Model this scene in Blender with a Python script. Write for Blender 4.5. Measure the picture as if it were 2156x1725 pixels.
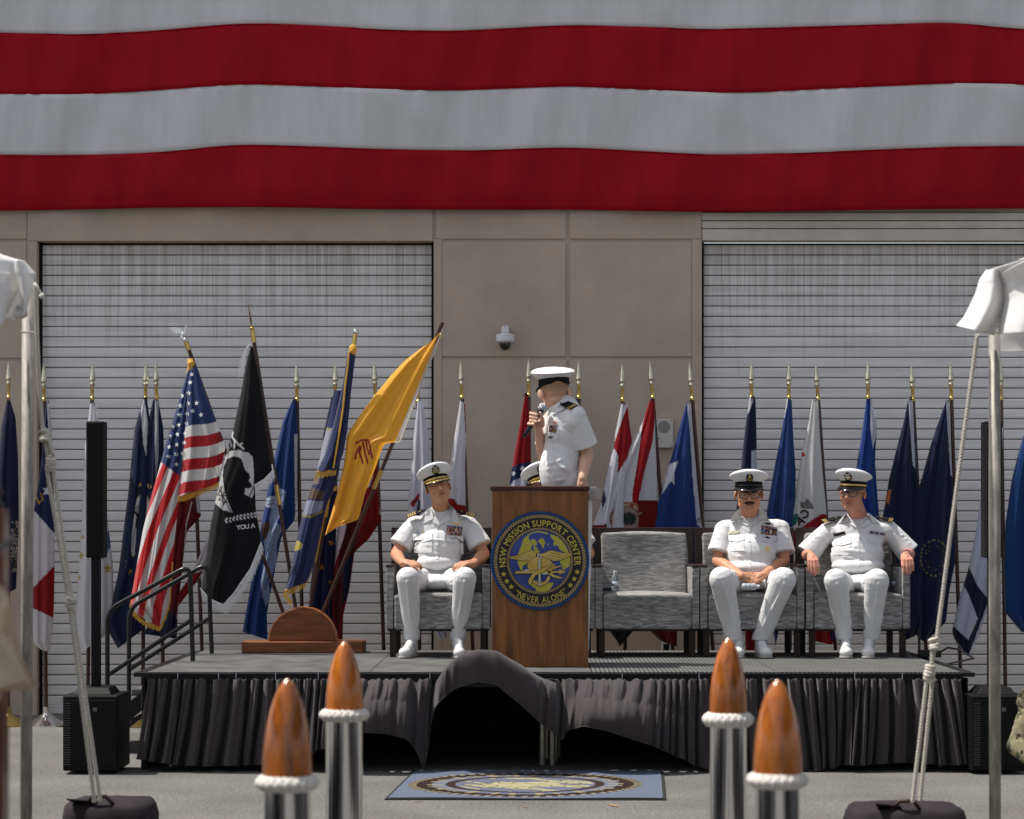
import bpy, math, random
import numpy as np
from mathutils import Vector, Matrix, Euler, noise
from mathutils.bvhtree import BVHTree
random.seed(7)
rng = np.random.default_rng(7)
scene = bpy.context.scene
for o in list(bpy.data.objects):
    bpy.data.objects.remove(o)
COL = scene.collection
R = math.radians

# ------------------------------------------------------------------ camera, sky, sun, exposure
CAMZ = 1.56
FW = 2156.0                       # width of the measured frame
FPX = 4671.0                      # focal length in the same units
CXP, HYP = 1116.0, 1112.4         # principal column and eye-level row
cam_d = bpy.data.cameras.new("camera")
cam = bpy.data.objects.new("camera", cam_d)
COL.objects.link(cam)
cam.location = (0, 0, CAMZ)
cam.rotation_euler = (R(90), 0, 0)
cam_d.sensor_width = 36.0
cam_d.lens = 36.0 * FPX / FW
cam_d.shift_x = -(CXP - FW / 2) / FW
cam_d.shift_y = (HYP - 1725 / 2) / FW
cam_d.clip_end = 2000
cam_d.dof.use_dof = True
cam_d.dof.focus_distance = 15.6
cam_d.dof.aperture_fstop = 4.5
scene.camera = cam

SUN = Vector((-0.50, 0.055, 1.0)).normalized()     # direction towards the sun
world = bpy.data.worlds.new("World")
scene.world = world
world.use_nodes = True
wn = world.node_tree.nodes; wl = world.node_tree.links
for n in list(wn): wn.remove(n)
wo = wn.new('ShaderNodeOutputWorld'); wb = wn.new('ShaderNodeBackground'); ws = wn.new('ShaderNodeTexSky')
ws.sky_type = 'NISHITA'; ws.sun_disc = False
ws.sun_elevation = math.asin(SUN.z)
ws.sun_rotation = math.atan2(SUN.x, SUN.y)
ws.dust_density = 2.5; ws.air_density = 1.0; ws.ozone_density = 1.0
wb.inputs['Strength'].default_value = 0.13
hsv = wn.new('ShaderNodeHueSaturation'); hsv.inputs['Saturation'].default_value = 0.45
wl.new(ws.outputs[0], hsv.inputs['Color']); wl.new(hsv.outputs[0], wb.inputs[0]); wl.new(wb.outputs[0], wo.inputs[0])
sd = bpy.data.lights.new("sun", 'SUN'); sun = bpy.data.objects.new("sun", sd); COL.objects.link(sun)
sd.energy = 4.5; sd.angle = R(0.5); sd.color = (1.0, 0.955, 0.89)
sun.rotation_euler = SUN.to_track_quat('Z', 'Y').to_euler()
sun.location = (-6, 14, 12)
scene.view_settings.view_transform = 'Standard'
scene.view_settings.look = 'None'
scene.view_settings.exposure = 0.32
scene.view_settings.gamma = 1.0
scene.view_settings.use_curve_mapping = False
scene.cycles.max_bounces = 8
scene.cycles.use_denoising = True

# ------------------------------------------------------------------ helpers
def P(x, y, D):
    """point that lies at depth D (metres from the camera plane)"""
    return Vector(((x - CXP) * D / FPX, D, CAMZ + (HYP - y) * D / FPX))
def Pn(x, y, D):
    x = np.asarray(x, float); y = np.asarray(y, float); D = np.asarray(D, float) + 0 * x
    return np.stack([(x - CXP) * D / FPX, D, CAMZ + (HYP - y) * D / FPX], -1)
def crop(x0, y0, z):
    k = 1 / 1.1596
    def f(cx, cy): return (x0 * k + cx / z * k, y0 * k + cy / z * k)
    return f
def lin(h):
    h = h.lstrip('#')
    c = [int(h[i:i + 2], 16) / 255 for i in (0, 2, 4)]
    return tuple(((v / 12.92) if v <= 0.04045 else ((v + 0.055) / 1.055) ** 2.4) for v in c)
def lin_s(h, s=1.0):
    return tuple(v * s for v in lin(h))

def empty(name, loc, label=None, cat=None, group=None, kind=None):
    o = bpy.data.objects.new(name, None); COL.objects.link(o); o.location = loc
    o.empty_display_size = 0.1
    tag(o, label, cat, group, kind); return o
def tag(o, label=None, cat=None, group=None, kind=None):
    if label: o['label'] = label
    if cat: o['category'] = cat
    if group: o['group'] = group
    if kind: o['kind'] = kind
    return o
def adopt(o, parent):
    if parent is None: return
    o.parent = parent
    if parent.type == 'EMPTY':
        o.matrix_parent_inverse = Matrix.Translation(-Vector(parent.location))
def link_mesh(name, me, parent=None):
    o = bpy.data.objects.new(name, me); COL.objects.link(o); adopt(o, parent); return o
def mesh_np(name, V, F, mat=None, parent=None, smooth=False, colors=None, midx=None, mats=None):
    me = bpy.data.meshes.new(name)
    V = np.asarray(V, float)
    me.from_pydata([tuple(v) for v in V], [], [tuple(int(i) for i in f) for f in F])
    if mats:
        for m in mats: me.materials.append(m)
    elif mat: me.materials.append(mat)
    if midx is not None: me.polygons.foreach_set('material_index', np.asarray(midx, np.int32))
    if smooth: me.polygons.foreach_set('use_smooth', [True] * len(me.polygons))
    if colors is not None:
        a = me.color_attributes.new('Paint', 'FLOAT_COLOR', 'POINT')
        c = np.ones((len(V), 4)); c[:, :3] = colors
        a.data.foreach_set('color', c.ravel())
    me.update()
    return link_mesh(name, me, parent)

def fix_normals(me):
    import bmesh
    b = bmesh.new(); b.from_mesh(me); bmesh.ops.recalc_face_normals(b, faces=b.faces); b.to_mesh(me); b.free()

class MB:
    def __init__(s): s.v = []; s.f = []; s.m = []; s.cur = 0
    def add(s, vs, fs):
        n = len(s.v); s.v += [tuple(v) for v in vs]; s.f += [tuple(i + n for i in f) for f in fs]; s.m += [s.cur] * len(fs); return s
    def box(s, lo, hi, rot=None, org=None):
        x0, y0, z0 = lo; x1, y1, z1 = hi
        vs = [Vector(v) for v in ((x0,y0,z0),(x1,y0,z0),(x1,y1,z0),(x0,y1,z0),(x0,y0,z1),(x1,y0,z1),(x1,y1,z1),(x0,y1,z1))]
        if rot is not None:
            o = Vector(org if org is not None else ((x0+x1)/2,(y0+y1)/2,(z0+z1)/2))
            vs = [o + rot @ (v - o) for v in vs]
        return s.add(vs, [(0,3,2,1),(4,5,6,7),(0,1,5,4),(1,2,6,5),(2,3,7,6),(3,0,4,7)])
    def obox(s, p0, p1, w, d, up=Vector((0,0,1))):
        """bar from p0 to p1 of section w x d"""
        p0, p1 = Vector(p0), Vector(p1); a = (p1 - p0).normalized()
        if abs(a.dot(up)) > 0.95: up = Vector((0,1,0))
        u = a.cross(up).normalized() * w / 2; v = u.cross(a).normalized() * d / 2
        vs = [p + su * u + sv * v for p in (p0, p1) for su, sv in ((-1,-1),(1,-1),(1,1),(-1,1))]
        return s.add(vs, [(3,2,1,0),(4,5,6,7),(0,1,5,4),(1,2,6,5),(2,3,7,6),(3,0,4,7)])
    def tube(s, pts, r, n=10, caps=True, closed=False):
        pts = [Vector(p) for p in pts]; N = len(pts)
        rs = r if hasattr(r, '__len__') else [r] * N
        prev = None; base = len(s.v); vs = []
        for i, p in enumerate(pts):
            if closed: t = pts[(i+1) % N] - pts[i-1]
            else: t = pts[min(i+1, N-1)] - pts[max(i-1, 0)]
            t.normalize() if t.length > 1e-9 else None
            if prev is None:
                a = Vector((0,0,1)) if abs(t.z) < 0.9 else Vector((1,0,0))
                u = t.cross(a).normalized()
            else:
                u = (prev - t * prev.dot(t)); u = u.normalized() if u.length > 1e-6 else prev
            prev = u; w = t.cross(u)
            for k in range(n):
                an = 2 * math.pi * k / n
                vs.append(p + rs[i] * (math.cos(an) * u + math.sin(an) * w))
        fs = []
        M = N if closed else N - 1
        for i in range(M):
            for k in range(n):
                a = i*n+k; b = i*n+(k+1)%n; c = ((i+1)%N)*n+(k+1)%n; d = ((i+1)%N)*n+k
                fs.append((a,b,c,d))
        if caps and not closed:
            fs.append(tuple(range(n-1,-1,-1))); fs.append(tuple((N-1)*n+k for k in range(n)))
        return s.add(vs, fs)
    def lathe(s, prof, c=(0,0,0), n=24, M=None, sx=1, sy=1):
        """prof: list of (r, z)"""
        c = Vector(c); vs = []; fs = []
        for r_, z_ in prof:
            for k in range(n):
                a = 2*math.pi*k/n
                v = Vector((r_*math.cos(a)*sx, r_*math.sin(a)*sy, z_))
                if M is not None: v = M @ v
                vs.append(c + v)
        for i in range(len(prof)-1):
            for k in range(n):
                fs.append((i*n+k, i*n+(k+1)%n, (i+1)*n+(k+1)%n, (i+1)*n+k))
        fs.append(tuple(range(n-1,-1,-1))); fs.append(tuple((len(prof)-1)*n+k for k in range(n)))
        return s.add(vs, fs)
    def ell(s, c, r, M=None, nu=14, nv=9):
        """ellipsoid; M rotates it"""
        c = Vector(c); vs = []; fs = []
        if not hasattr(r, '__len__'): r = (r, r, r)
        for j in range(nv+1):
            th = math.pi*j/nv
            for k in range(nu):
                a = 2*math.pi*k/nu
                v = Vector((r[0]*math.sin(th)*math.cos(a), r[1]*math.sin(th)*math.sin(a), -r[2]*math.cos(th)))
                if M is not None: v = M @ v
                vs.append(c + v)
        for j in range(nv):
            for k in range(nu):
                q = (j*nu+k, j*nu+(k+1)%nu, (j+1)*nu+(k+1)%nu, (j+1)*nu+k)
                fs.append(q)
        return s.add(vs, fs)
    def cap(s, p0, p1, r0, r1, n=12):
        """tapered capsule"""
        p0, p1 = Vector(p0), Vector(p1); a = p1 - p0; L = a.length
        if L < 1e-6: return s.ell(p0, r0)
        a.normalize(); pts = []; rs = []
        for t in (-1, -0.85, -0.5, 0):
            pts.append(p0 + a*r0*t); rs.append(max(1e-4, r0*math.sqrt(max(0, 1-t*t))))
        for t in (0.25, 0.5, 0.75): pts.append(p0.lerp(p1, t)); rs.append(r0+(r1-r0)*t)
        for t in (0, 0.5, 0.85, 1):
            pts.append(p1 + a*r1*t); rs.append(max(1e-4, r1*math.sqrt(max(0, 1-t*t))))
        return s.tube(pts, rs, n)
    def prism(s, pts, D, th, back=None):
        """outline in frame units at depth D, thickness th away from the camera"""
        n = len(pts); f = [P(x, y, D) for x, y in pts]; b = [v + Vector((0, th, 0)) for v in f]
        fs = [tuple(range(n)), tuple(range(2*n-1, n-1, -1))]
        for i in range(n): fs.append((i, (i+1)%n, n+(i+1)%n, n+i)[::-1])
        return s.add(f + b, fs)
    def prism3(s, pts, off):
        """outline of 3D points, extruded by vector off"""
        f = [Vector(p) for p in pts]; n = len(f); b = [v + Vector(off) for v in f]
        fs = [tuple(range(n)), tuple(range(2*n-1, n-1, -1))]
        for i in range(n): fs.append((i, (i+1)%n, n+(i+1)%n, n+i)[::-1])
        return s.add(f + b, fs)
    def build(s, name, mat, parent=None, smooth=False, bevel=0, seg=2, fix=True, auto=None):
        me = bpy.data.meshes.new(name); me.from_pydata(s.v, [], s.f)
        for m in (mat if isinstance(mat, (list, tuple)) else [mat]): me.materials.append(m)
        if any(s.m): me.polygons.foreach_set('material_index', s.m)
        if fix: fix_normals(me)
        if smooth: me.polygons.foreach_set('use_smooth', [True]*len(me.polygons))
        if auto is not None:
            me.polygons.foreach_set('use_smooth', [True]*len(me.polygons))
            me.set_sharp_from_angle(angle=R(auto))
        o = link_mesh(name, me, parent)
        if bevel:
            b = o.modifiers.new('bevel', 'BEVEL'); b.width = bevel; b.segments = seg; b.limit_method = 'ANGLE'; b.angle_limit = R(40)
            me.polygons.foreach_set('use_smooth', [True]*len(me.polygons))
            w = o.modifiers.new('wn', 'WEIGHTED_NORMAL'); w.keep_sharp = True
        return o

def fuse(mb, voxel, smooth=3, factor=0.6):
    """one continuous skin over overlapping solids"""
    me = bpy.data.meshes.new('tmp'); me.from_pydata(mb.v, [], mb.f); fix_normals(me)
    o = bpy.data.objects.new('tmp', me); COL.objects.link(o)
    m = o.modifiers.new('r', 'REMESH'); m.mode = 'VOXEL'; m.voxel_size = voxel; m.adaptivity = 0
    if smooth:
        q = o.modifiers.new('s', 'SMOOTH'); q.iterations = smooth; q.factor = factor
    dg = bpy.context.evaluated_depsgraph_get(); dg.update()
    ev = o.evaluated_get(dg)
    out = bpy.data.meshes.new_from_object(ev)
    bpy.data.objects.remove(o); bpy.data.meshes.remove(me)
    return out
def verts_np(me):
    a = np.empty(len(me.vertices)*3); me.vertices.foreach_get('co', a); return a.reshape(-1, 3)
def normals_np(me):
    a = np.empty(len(me.vertices)*3, np.float32); me.vertex_normals.foreach_get('vector', a); return a.reshape(-1, 3).astype(float)
def set_verts(me, v):
    me.vertices.foreach_set('co', np.asarray(v, np.float32).ravel()); me.update()
def finish(me, name, mat, parent):
    me.name = name; me.materials.clear(); me.materials.append(mat)
    me.polygons.foreach_set('use_smooth', [True]*len(me.polygons))
    return link_mesh(name, me, parent)
def bvh_of(*objs):
    V = []; F = []
    for o in objs:
        n = len(V); V += [v.co.copy() for v in o.data.vertices]; F += [tuple(i+n for i in p.vertices) for p in o.data.polygons]
    return BVHTree.FromPolygons(V, F)
CAM0 = Vector((0, 0, CAMZ))
def cast(bvh, x, y, Dd, off=0.0):
    d = (P(x, y, 1.0) - CAM0).normalized()
    h = bvh.ray_cast(CAM0, d)
    if h[0] is None: return P(x, y, Dd)
    return h[0] - d * off
def surf_patch(bvh, quad, Dd, n, m, off, th, mb=None):
    """a quad (four corners TL,TR,BR,BL in frame units) laid on a surface, thickness th"""
    mb = mb or MB(); g = []
    for j in range(m+1):
        t = j/m
        for i in range(n+1):
            s = i/n
            x = (1-t)*((1-s)*quad[0][0]+s*quad[1][0])+t*((1-s)*quad[3][0]+s*quad[2][0])
            y = (1-t)*((1-s)*quad[0][1]+s*quad[1][1])+t*((1-s)*quad[3][1]+s*quad[2][1])
            g.append(cast(bvh, x, y, Dd, off))
    N = len(g); g2 = [v + Vector((0, th, 0)) for v in g]
    fs = []
    for j in range(m):
        for i in range(n):
            a = j*(n+1)+i; fs.append((a, a+1, a+n+2, a+n+1)); fs.append((N+a, N+a+n+1, N+a+n+2, N+a+1))
    rim = [i for i in range(n+1)] + [j*(n+1)+n for j in range(1, m+1)] + [m*(n+1)+i for i in range(n-1, -1, -1)] + [j*(n+1) for j in range(m-1, 0, -1)]
    for k in range(len(rim)):
        a, b = rim[k], rim[(k+1) % len(rim)]; fs.append((a, N+a, N+b, b))
    mb.add(g + g2, fs); return mb
def surf_poly(bvh, pts, Dd, off, th, mb=None, step=3.0):
    mb = mb or MB(); q = []
    for i, p in enumerate(pts):
        n = pts[(i+1) % len(pts)]; L = math.dist(p, n); k = max(1, int(L/step))
        for j in range(k): q.append((p[0]+(n[0]-p[0])*j/k, p[1]+(n[1]-p[1])*j/k))
    # flat cap: keep it near the surface by taking the nearest hit along the rim
    v = [cast(bvh, x, y, Dd, off) for x, y in q]
    return mb.prism3(v, (0, th, 0))

def star_pts(cx, cy, r, rot=0, k=0.4):
    out = []
    for i in range(10):
        a = -math.pi/2 + rot + i*math.pi/5; rr = r if i % 2 == 0 else r*k
        out.append((cx + rr*math.cos(a), cy + rr*math.sin(a)))
    return out

# ------------------------------------------------------------------ materials
MATS = {}
def mat(name, col, rough=0.7, metal=0.0, var=0.0, vscale=6.0, bump=0.0, bscale=200.0, spec=None, sheen=0.0, stretch=(1,1,1),
        col2=None, clear=0.0, coat=0.0, transl=0.0, attr=False, trans=0.0):
    if name in MATS: return MATS[name]
    m = bpy.data.materials.new(name); m.use_nodes = True
    if spec is None: spec = 0.12 if rough >= .65 and metal == 0 else (0.3 if metal == 0 else 0.5)
    nt = m.node_tree; N = nt.nodes; L = nt.links
    b = N['Principled BSDF']; out = N['Material Output']
    if isinstance(col, str): col = lin(col)
    b.inputs['Base Color'].default_value = (*col, 1)
    b.inputs['Roughness'].default_value = rough; b.inputs['Metallic'].default_value = metal
    b.inputs['Specular IOR Level'].default_value = spec
    if sheen: b.inputs['Sheen Weight'].default_value = sheen
    if coat: b.inputs['Coat Weight'].default_value = coat; b.inputs['Coat Roughness'].default_value = 0.08
    if trans: b.inputs['Transmission Weight'].default_value = trans
    tc = N.new('ShaderNodeTexCoord'); mp = N.new('ShaderNodeMapping'); mp.inputs['Scale'].default_value = stretch
    L.new(tc.outputs['Object'], mp.inputs[0])
    csock = None
    if attr:
        at = N.new('ShaderNodeAttribute'); at.attribute_name = 'Paint'; csock = at.outputs['Color']
    if var or col2:
        nz = N.new('ShaderNodeTexNoise'); nz.inputs['Scale'].default_value = vscale; nz.inputs['Detail'].default_value = 6
        nz.inputs['Roughness'].default_value = 0.65
        L.new(mp.outputs[0], nz.inputs['Vector'])
        mx = N.new('ShaderNodeMix'); mx.data_type = 'RGBA'
        cr = N.new('ShaderNodeMapRange'); cr.inputs['From Min'].default_value = 0.3; cr.inputs['From Max'].default_value = 0.7
        L.new(nz.outputs['Fac'], cr.inputs['Value'])
        if col2:
            if isinstance(col2, str): col2 = lin(col2)
            L.new(cr.outputs[0], mx.inputs['Factor'])
            mx.inputs['A'].default_value = (*col, 1); mx.inputs['B'].default_value = (*col2, 1)
            L.new(mx.outputs['Result'], b.inputs['Base Color'])
        else:
            mx.blend_type = 'MULTIPLY'; mx.inputs['Factor'].default_value = 1
            if csock: L.new(csock, mx.inputs['A'])
            else: mx.inputs['A'].default_value = (*col, 1)
            r2 = N.new('ShaderNodeMapRange'); r2.inputs['From Min'].default_value = 0.3; r2.inputs['From Max'].default_value = 0.7
            r2.inputs['To Min'].default_value = 1-var; r2.inputs['To Max'].default_value = 1+var*0.5
            L.new(nz.outputs['Fac'], r2.inputs['Value'])
            L.new(r2.outputs[0], mx.inputs['B'])
            L.new(mx.outputs['Result'], b.inputs['Base Color'])
    elif csock: L.new(csock, b.inputs['Base Color'])
    if bump:
        nb = N.new('ShaderNodeTexNoise'); nb.inputs['Scale'].default_value = bscale; nb.inputs['Detail'].default_value = 4
        L.new(mp.outputs[0], nb.inputs['Vector'])
        bp = N.new('ShaderNodeBump'); bp.inputs['Strength'].default_value = min(1, bump); bp.inputs['Distance'].default_value = 0.01
        L.new(nb.outputs['Fac'], bp.inputs['Height']); L.new(bp.outputs[0], b.inputs['Normal'])
    if transl:
        tr = N.new('ShaderNodeBsdfTranslucent'); ms = N.new('ShaderNodeMixShader'); ms.inputs[0].default_value = transl
        src = b.inputs['Base Color'].links[0].from_socket if b.inputs['Base Color'].links else None
        if src: L.new(src, tr.inputs['Color'])
        else: tr.inputs['Color'].default_value = (*col, 1)
        L.new(b.outputs[0], ms.inputs[1]); L.new(tr.outputs[0], ms.inputs[2]); L.new(ms.outputs[0], out.inputs['Surface'])
    MATS[name] = m
    return m
def nodes_of(m): return m.node_tree.nodes, m.node_tree.links, m.node_tree.nodes['Principled BSDF']

def wood(name, c1, c2, rough=0.4, scale=3.0, axis='Z', coat=0.0, streak=14.0, hi=None):
    m = mat(name, c1, rough, coat=coat); N, L, b = nodes_of(m)
    tc = N.new('ShaderNodeTexCoord'); mp = N.new('ShaderNodeMapping')
    st = {'Z': (streak, streak, 1), 'X': (1, streak, streak), 'Y': (streak, 1, streak)}[axis]
    mp.inputs['Scale'].default_value = st
    n1 = N.new('ShaderNodeTexNoise'); n1.inputs['Scale'].default_value = scale; n1.inputs['Detail'].default_value = 8; n1.inputs['Distortion'].default_value = 1.2
    n2 = N.new('ShaderNodeTexNoise'); n2.inputs['Scale'].default_value = scale*6; n2.inputs['Detail'].default_value = 3
    cr = N.new('ShaderNodeValToRGB'); e = cr.color_ramp.elements
    e[0].position = 0.3; e[0].color = (*lin(c2), 1); e[1].position = 0.68; e[1].color = (*lin(c1), 1)
    L.new(tc.outputs['Object'], mp.inputs[0]); L.new(mp.outputs[0], n1.inputs['Vector']); L.new(mp.outputs[0], n2.inputs['Vector'])
    ad = N.new('ShaderNodeMix'); ad.data_type = 'FLOAT'; ad.inputs['Factor'].default_value = 0.3
    L.new(n1.outputs['Fac'], ad.inputs['A']); L.new(n2.outputs['Fac'], ad.inputs['B'])
    L.new(ad.outputs['Result'], cr.inputs[0]); L.new(cr.outputs[0], b.inputs['Base Color'])
    bp = N.new('ShaderNodeBump'); bp.inputs['Strength'].default_value = 0.15; bp.inputs['Distance'].default_value = 0.002
    L.new(n2.outputs['Fac'], bp.inputs['Height']); L.new(bp.outputs[0], b.inputs['Normal'])
    return m

# text as flat meshes -------------------------------------------------
GLY = {}
def glyph(ch, bold=0.0):
    k = (ch, bold)
    if k in GLY: return GLY[k]
    cu = bpy.data.curves.new('g', 'FONT'); cu.body = ch; cu.size = 1.0; cu.offset = bold; cu.resolution_u = 3; cu.fill_mode = 'FRONT'
    o = bpy.data.objects.new('g', cu); COL.objects.link(o)
    dg = bpy.context.evaluated_depsgraph_get(); dg.update()
    me = bpy.data.meshes.new_from_object(o.evaluated_get(dg))
    V = [tuple(v.co[:2]) for v in me.vertices]; F = [tuple(p.vertices) for p in me.polygons]
    bpy.data.objects.remove(o); bpy.data.curves.remove(cu); bpy.data.meshes.remove(me)
    x0 = min([v[0] for v in V], default=0); x1 = max([v[0] for v in V], default=0.3)
    GLY[k] = (V, F, x0, x1); return GLY[k]
def text_layout(s, size, bold=0.0, xs=1.0, gap=0.09):
    """list of (glyph, x-offset) and total width; advance by glyph width + gap"""
    out = []; x = 0
    for ch in s:
        if ch == ' ': x += 0.32*size*xs; continue
        V, F, a, b = glyph(ch, bold); out.append((V, F, x - a*size*xs)); x += (b - a)*size*xs + gap*size
    return out, x - gap*size

# ================================================================== SETTING
# ---- materials of the setting
def asphalt():
    m = mat('asphalt', (0.2, 0.19, 0.18), 0.92); N, L, b = nodes_of(m)
    tc = N.new('ShaderNodeTexCoord')
    def noise_(sc, det=3):
        n = N.new('ShaderNodeTexNoise'); n.inputs['Scale'].default_value = sc; n.inputs['Detail'].default_value = det
        L.new(tc.outputs['Object'], n.inputs['Vector']); return n
    n1 = noise_(110, 5); n2 = noise_(1.3, 5); n3 = noise_(38, 3)
    r1 = N.new('ShaderNodeValToRGB'); e = r1.color_ramp.elements
    e[0].position = 0.36; e[0].color = (0.08, 0.078, 0.075, 1); e[1].position = 0.66; e[1].color = (0.215, 0.206, 0.192, 1)
    L.new(n1.outputs['Fac'], r1.inputs[0])
    mr = N.new('ShaderNodeMapRange'); mr.inputs['From Min'].default_value = 0.3; mr.inputs['From Max'].default_value = 0.7; mr.inputs['To Min'].default_value = 0.78; mr.inputs['To Max'].default_value = 1.12
    L.new(n2.outputs['Fac'], mr.inputs[0])
    mr3 = N.new('ShaderNodeMapRange'); mr3.inputs['From Min'].default_value = 0.35; mr3.inputs['From Max'].default_value = 0.65; mr3.inputs['To Min'].default_value = 0.8; mr3.inputs['To Max'].default_value = 1.15
    L.new(n3.outputs['Fac'], mr3.inputs[0])
    mm = N.new('ShaderNodeMath'); mm.operation = 'MULTIPLY'; L.new(mr.outputs[0], mm.inputs[0]); L.new(mr3.outputs[0], mm.inputs[1])
    mx = N.new('ShaderNodeMix'); mx.data_type = 'RGBA'; mx.blend_type = 'MULTIPLY'; mx.inputs['Factor'].default_value = 1
    L.new(r1.outputs[0], mx.inputs['A']); L.new(mm.outputs[0], mx.inputs['B']); L.new(mx.outputs['Result'], b.inputs['Base Color'])
    bp = N.new('ShaderNodeBump'); bp.inputs['Strength'].default_value = 0.35; bp.inputs['Distance'].default_value = 0.004
    L.new(n1.outputs['Fac'], bp.inputs['Height']); L.new(bp.outputs[0], b.inputs['Normal'])
    return m
ASPH = asphalt()
def stucco():
    m = mat('stucco', (0.44, 0.365, 0.30), 0.92, var=0.15, vscale=1.3, bump=0.35, bscale=170); return m
STUC = stucco()
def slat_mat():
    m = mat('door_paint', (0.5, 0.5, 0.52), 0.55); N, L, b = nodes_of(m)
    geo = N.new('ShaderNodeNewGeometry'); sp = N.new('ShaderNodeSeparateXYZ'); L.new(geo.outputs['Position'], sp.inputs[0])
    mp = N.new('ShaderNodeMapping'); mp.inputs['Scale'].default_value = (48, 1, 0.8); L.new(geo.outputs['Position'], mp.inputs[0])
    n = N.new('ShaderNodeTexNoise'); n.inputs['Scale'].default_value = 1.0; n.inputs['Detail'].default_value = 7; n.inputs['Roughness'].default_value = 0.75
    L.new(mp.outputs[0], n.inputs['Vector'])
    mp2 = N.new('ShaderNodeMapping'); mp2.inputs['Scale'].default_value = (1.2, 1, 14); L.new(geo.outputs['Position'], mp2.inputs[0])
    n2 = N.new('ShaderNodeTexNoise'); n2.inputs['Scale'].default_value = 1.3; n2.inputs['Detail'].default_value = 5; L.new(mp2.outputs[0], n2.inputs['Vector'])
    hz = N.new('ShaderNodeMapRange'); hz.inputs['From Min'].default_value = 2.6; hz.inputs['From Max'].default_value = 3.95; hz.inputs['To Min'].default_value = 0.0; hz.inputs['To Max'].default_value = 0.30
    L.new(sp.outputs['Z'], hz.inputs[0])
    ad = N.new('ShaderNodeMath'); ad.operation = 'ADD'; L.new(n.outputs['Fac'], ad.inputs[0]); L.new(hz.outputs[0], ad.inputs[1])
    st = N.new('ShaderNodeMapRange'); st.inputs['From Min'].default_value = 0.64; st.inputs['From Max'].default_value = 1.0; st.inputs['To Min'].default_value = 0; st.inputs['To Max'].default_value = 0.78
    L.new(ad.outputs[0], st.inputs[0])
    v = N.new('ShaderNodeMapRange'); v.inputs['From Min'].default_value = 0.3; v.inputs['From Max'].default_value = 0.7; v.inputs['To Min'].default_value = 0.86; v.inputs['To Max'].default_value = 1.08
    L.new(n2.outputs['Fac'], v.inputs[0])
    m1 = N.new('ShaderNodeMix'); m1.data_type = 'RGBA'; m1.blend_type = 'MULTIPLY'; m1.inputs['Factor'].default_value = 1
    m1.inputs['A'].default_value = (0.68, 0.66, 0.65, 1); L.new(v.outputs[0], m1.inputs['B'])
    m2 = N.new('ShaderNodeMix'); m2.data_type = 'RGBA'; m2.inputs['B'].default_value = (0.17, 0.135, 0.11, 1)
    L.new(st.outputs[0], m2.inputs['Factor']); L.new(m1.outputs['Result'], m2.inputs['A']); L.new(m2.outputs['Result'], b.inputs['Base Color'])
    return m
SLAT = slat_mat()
BLACKM = mat('black_metal', (0.012, 0.012, 0.013), 0.35, metal=0.0)
DARKM = mat('dark_recess', (0.01, 0.01, 0.011), 0.8)
TRIM = mat('trim_paint', (0.36, 0.31, 0.26), 0.7, var=0.12, vscale=3)

# ---- ground
g = MB(); g.add([(-400, -300, 0), (400, -300, 0), (400, 500, 0), (-400, 500, 0)], [(0, 1, 2, 3)])
tag(g.build('ground', ASPH), kind='structure')

# ---- building
WD = 18.5
def WX(x): return (x - CXP) * WD / FPX
def WZ(y): return CAMZ + (HYP - y) * WD / FPX
bld = empty('warehouse_building', (0, WD, 0), 'beige stucco warehouse wall with two roller doors behind the stage', 'building')
WTOP = 9.4
OX0, OX1, OZ = WX(78), WX(913), WZ(508)
QX0 = WX(1478); QX1 = QX0 + 3.31; QZ = WZ(508)
def wallbox(x0, x1, z0, z1, y0=WD + 0.015, y1=WD + 0.35):
    return MB().box((x0, y0, z0), (x1, y1, z1))
w = MB()
for x0, x1, z0, z1 in ((-11, OX0, 0, OZ), (OX1, QX0, 0, OZ), (QX1, 12, 0, OZ), (-11, QX0, OZ, WTOP), (QX1, 12, OZ, WTOP), (QX0, QX1, WZ(446), WTOP)):
    w.box((x0, WD + 0.015, z0), (x1, WD + 0.35, z1))
w.build('wall', STUC, bld)
# raised panels with recessed joints between them
PAN = [(-1700, 56, -300, 503), (-1700, 56, 509, 754), (-1700, 56, 760, 1510), (57, 911, -300, 507.5), (918, 1192, -300, 503), (1199, 1477.6, -300, 503),
       (931, 1191, 509.5, 751), (1200, 1456, 509.5, 751), (931, 1192, 757, 1510), (1199, 1456, 757, 1510),
       (57, 78, 508, 1510), (913.5, 930.6, 503.6, 1510), (1456.4, 1477.6, 503.6, 1510)]
for x0, x1, y0, y1 in PAN:
    zb = max(0, WZ(y1)); zt = min(WTOP, WZ(y0))
    MB().box((WX(x0), WD, zb), (WX(x1), WD + 0.013, zt)).build('wall_panel', STUC, bld, bevel=0.004, seg=2)
MB().box((QX1, WD, 0), (12, WD + 0.013, WTOP)).build('wall_panel', STUC, bld)
MB().box((-11, WD - 0.06, WTOP), (12, WD + 0.45, WTOP + 0.1)).build('coping', TRIM, bld, bevel=0.01)
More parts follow.
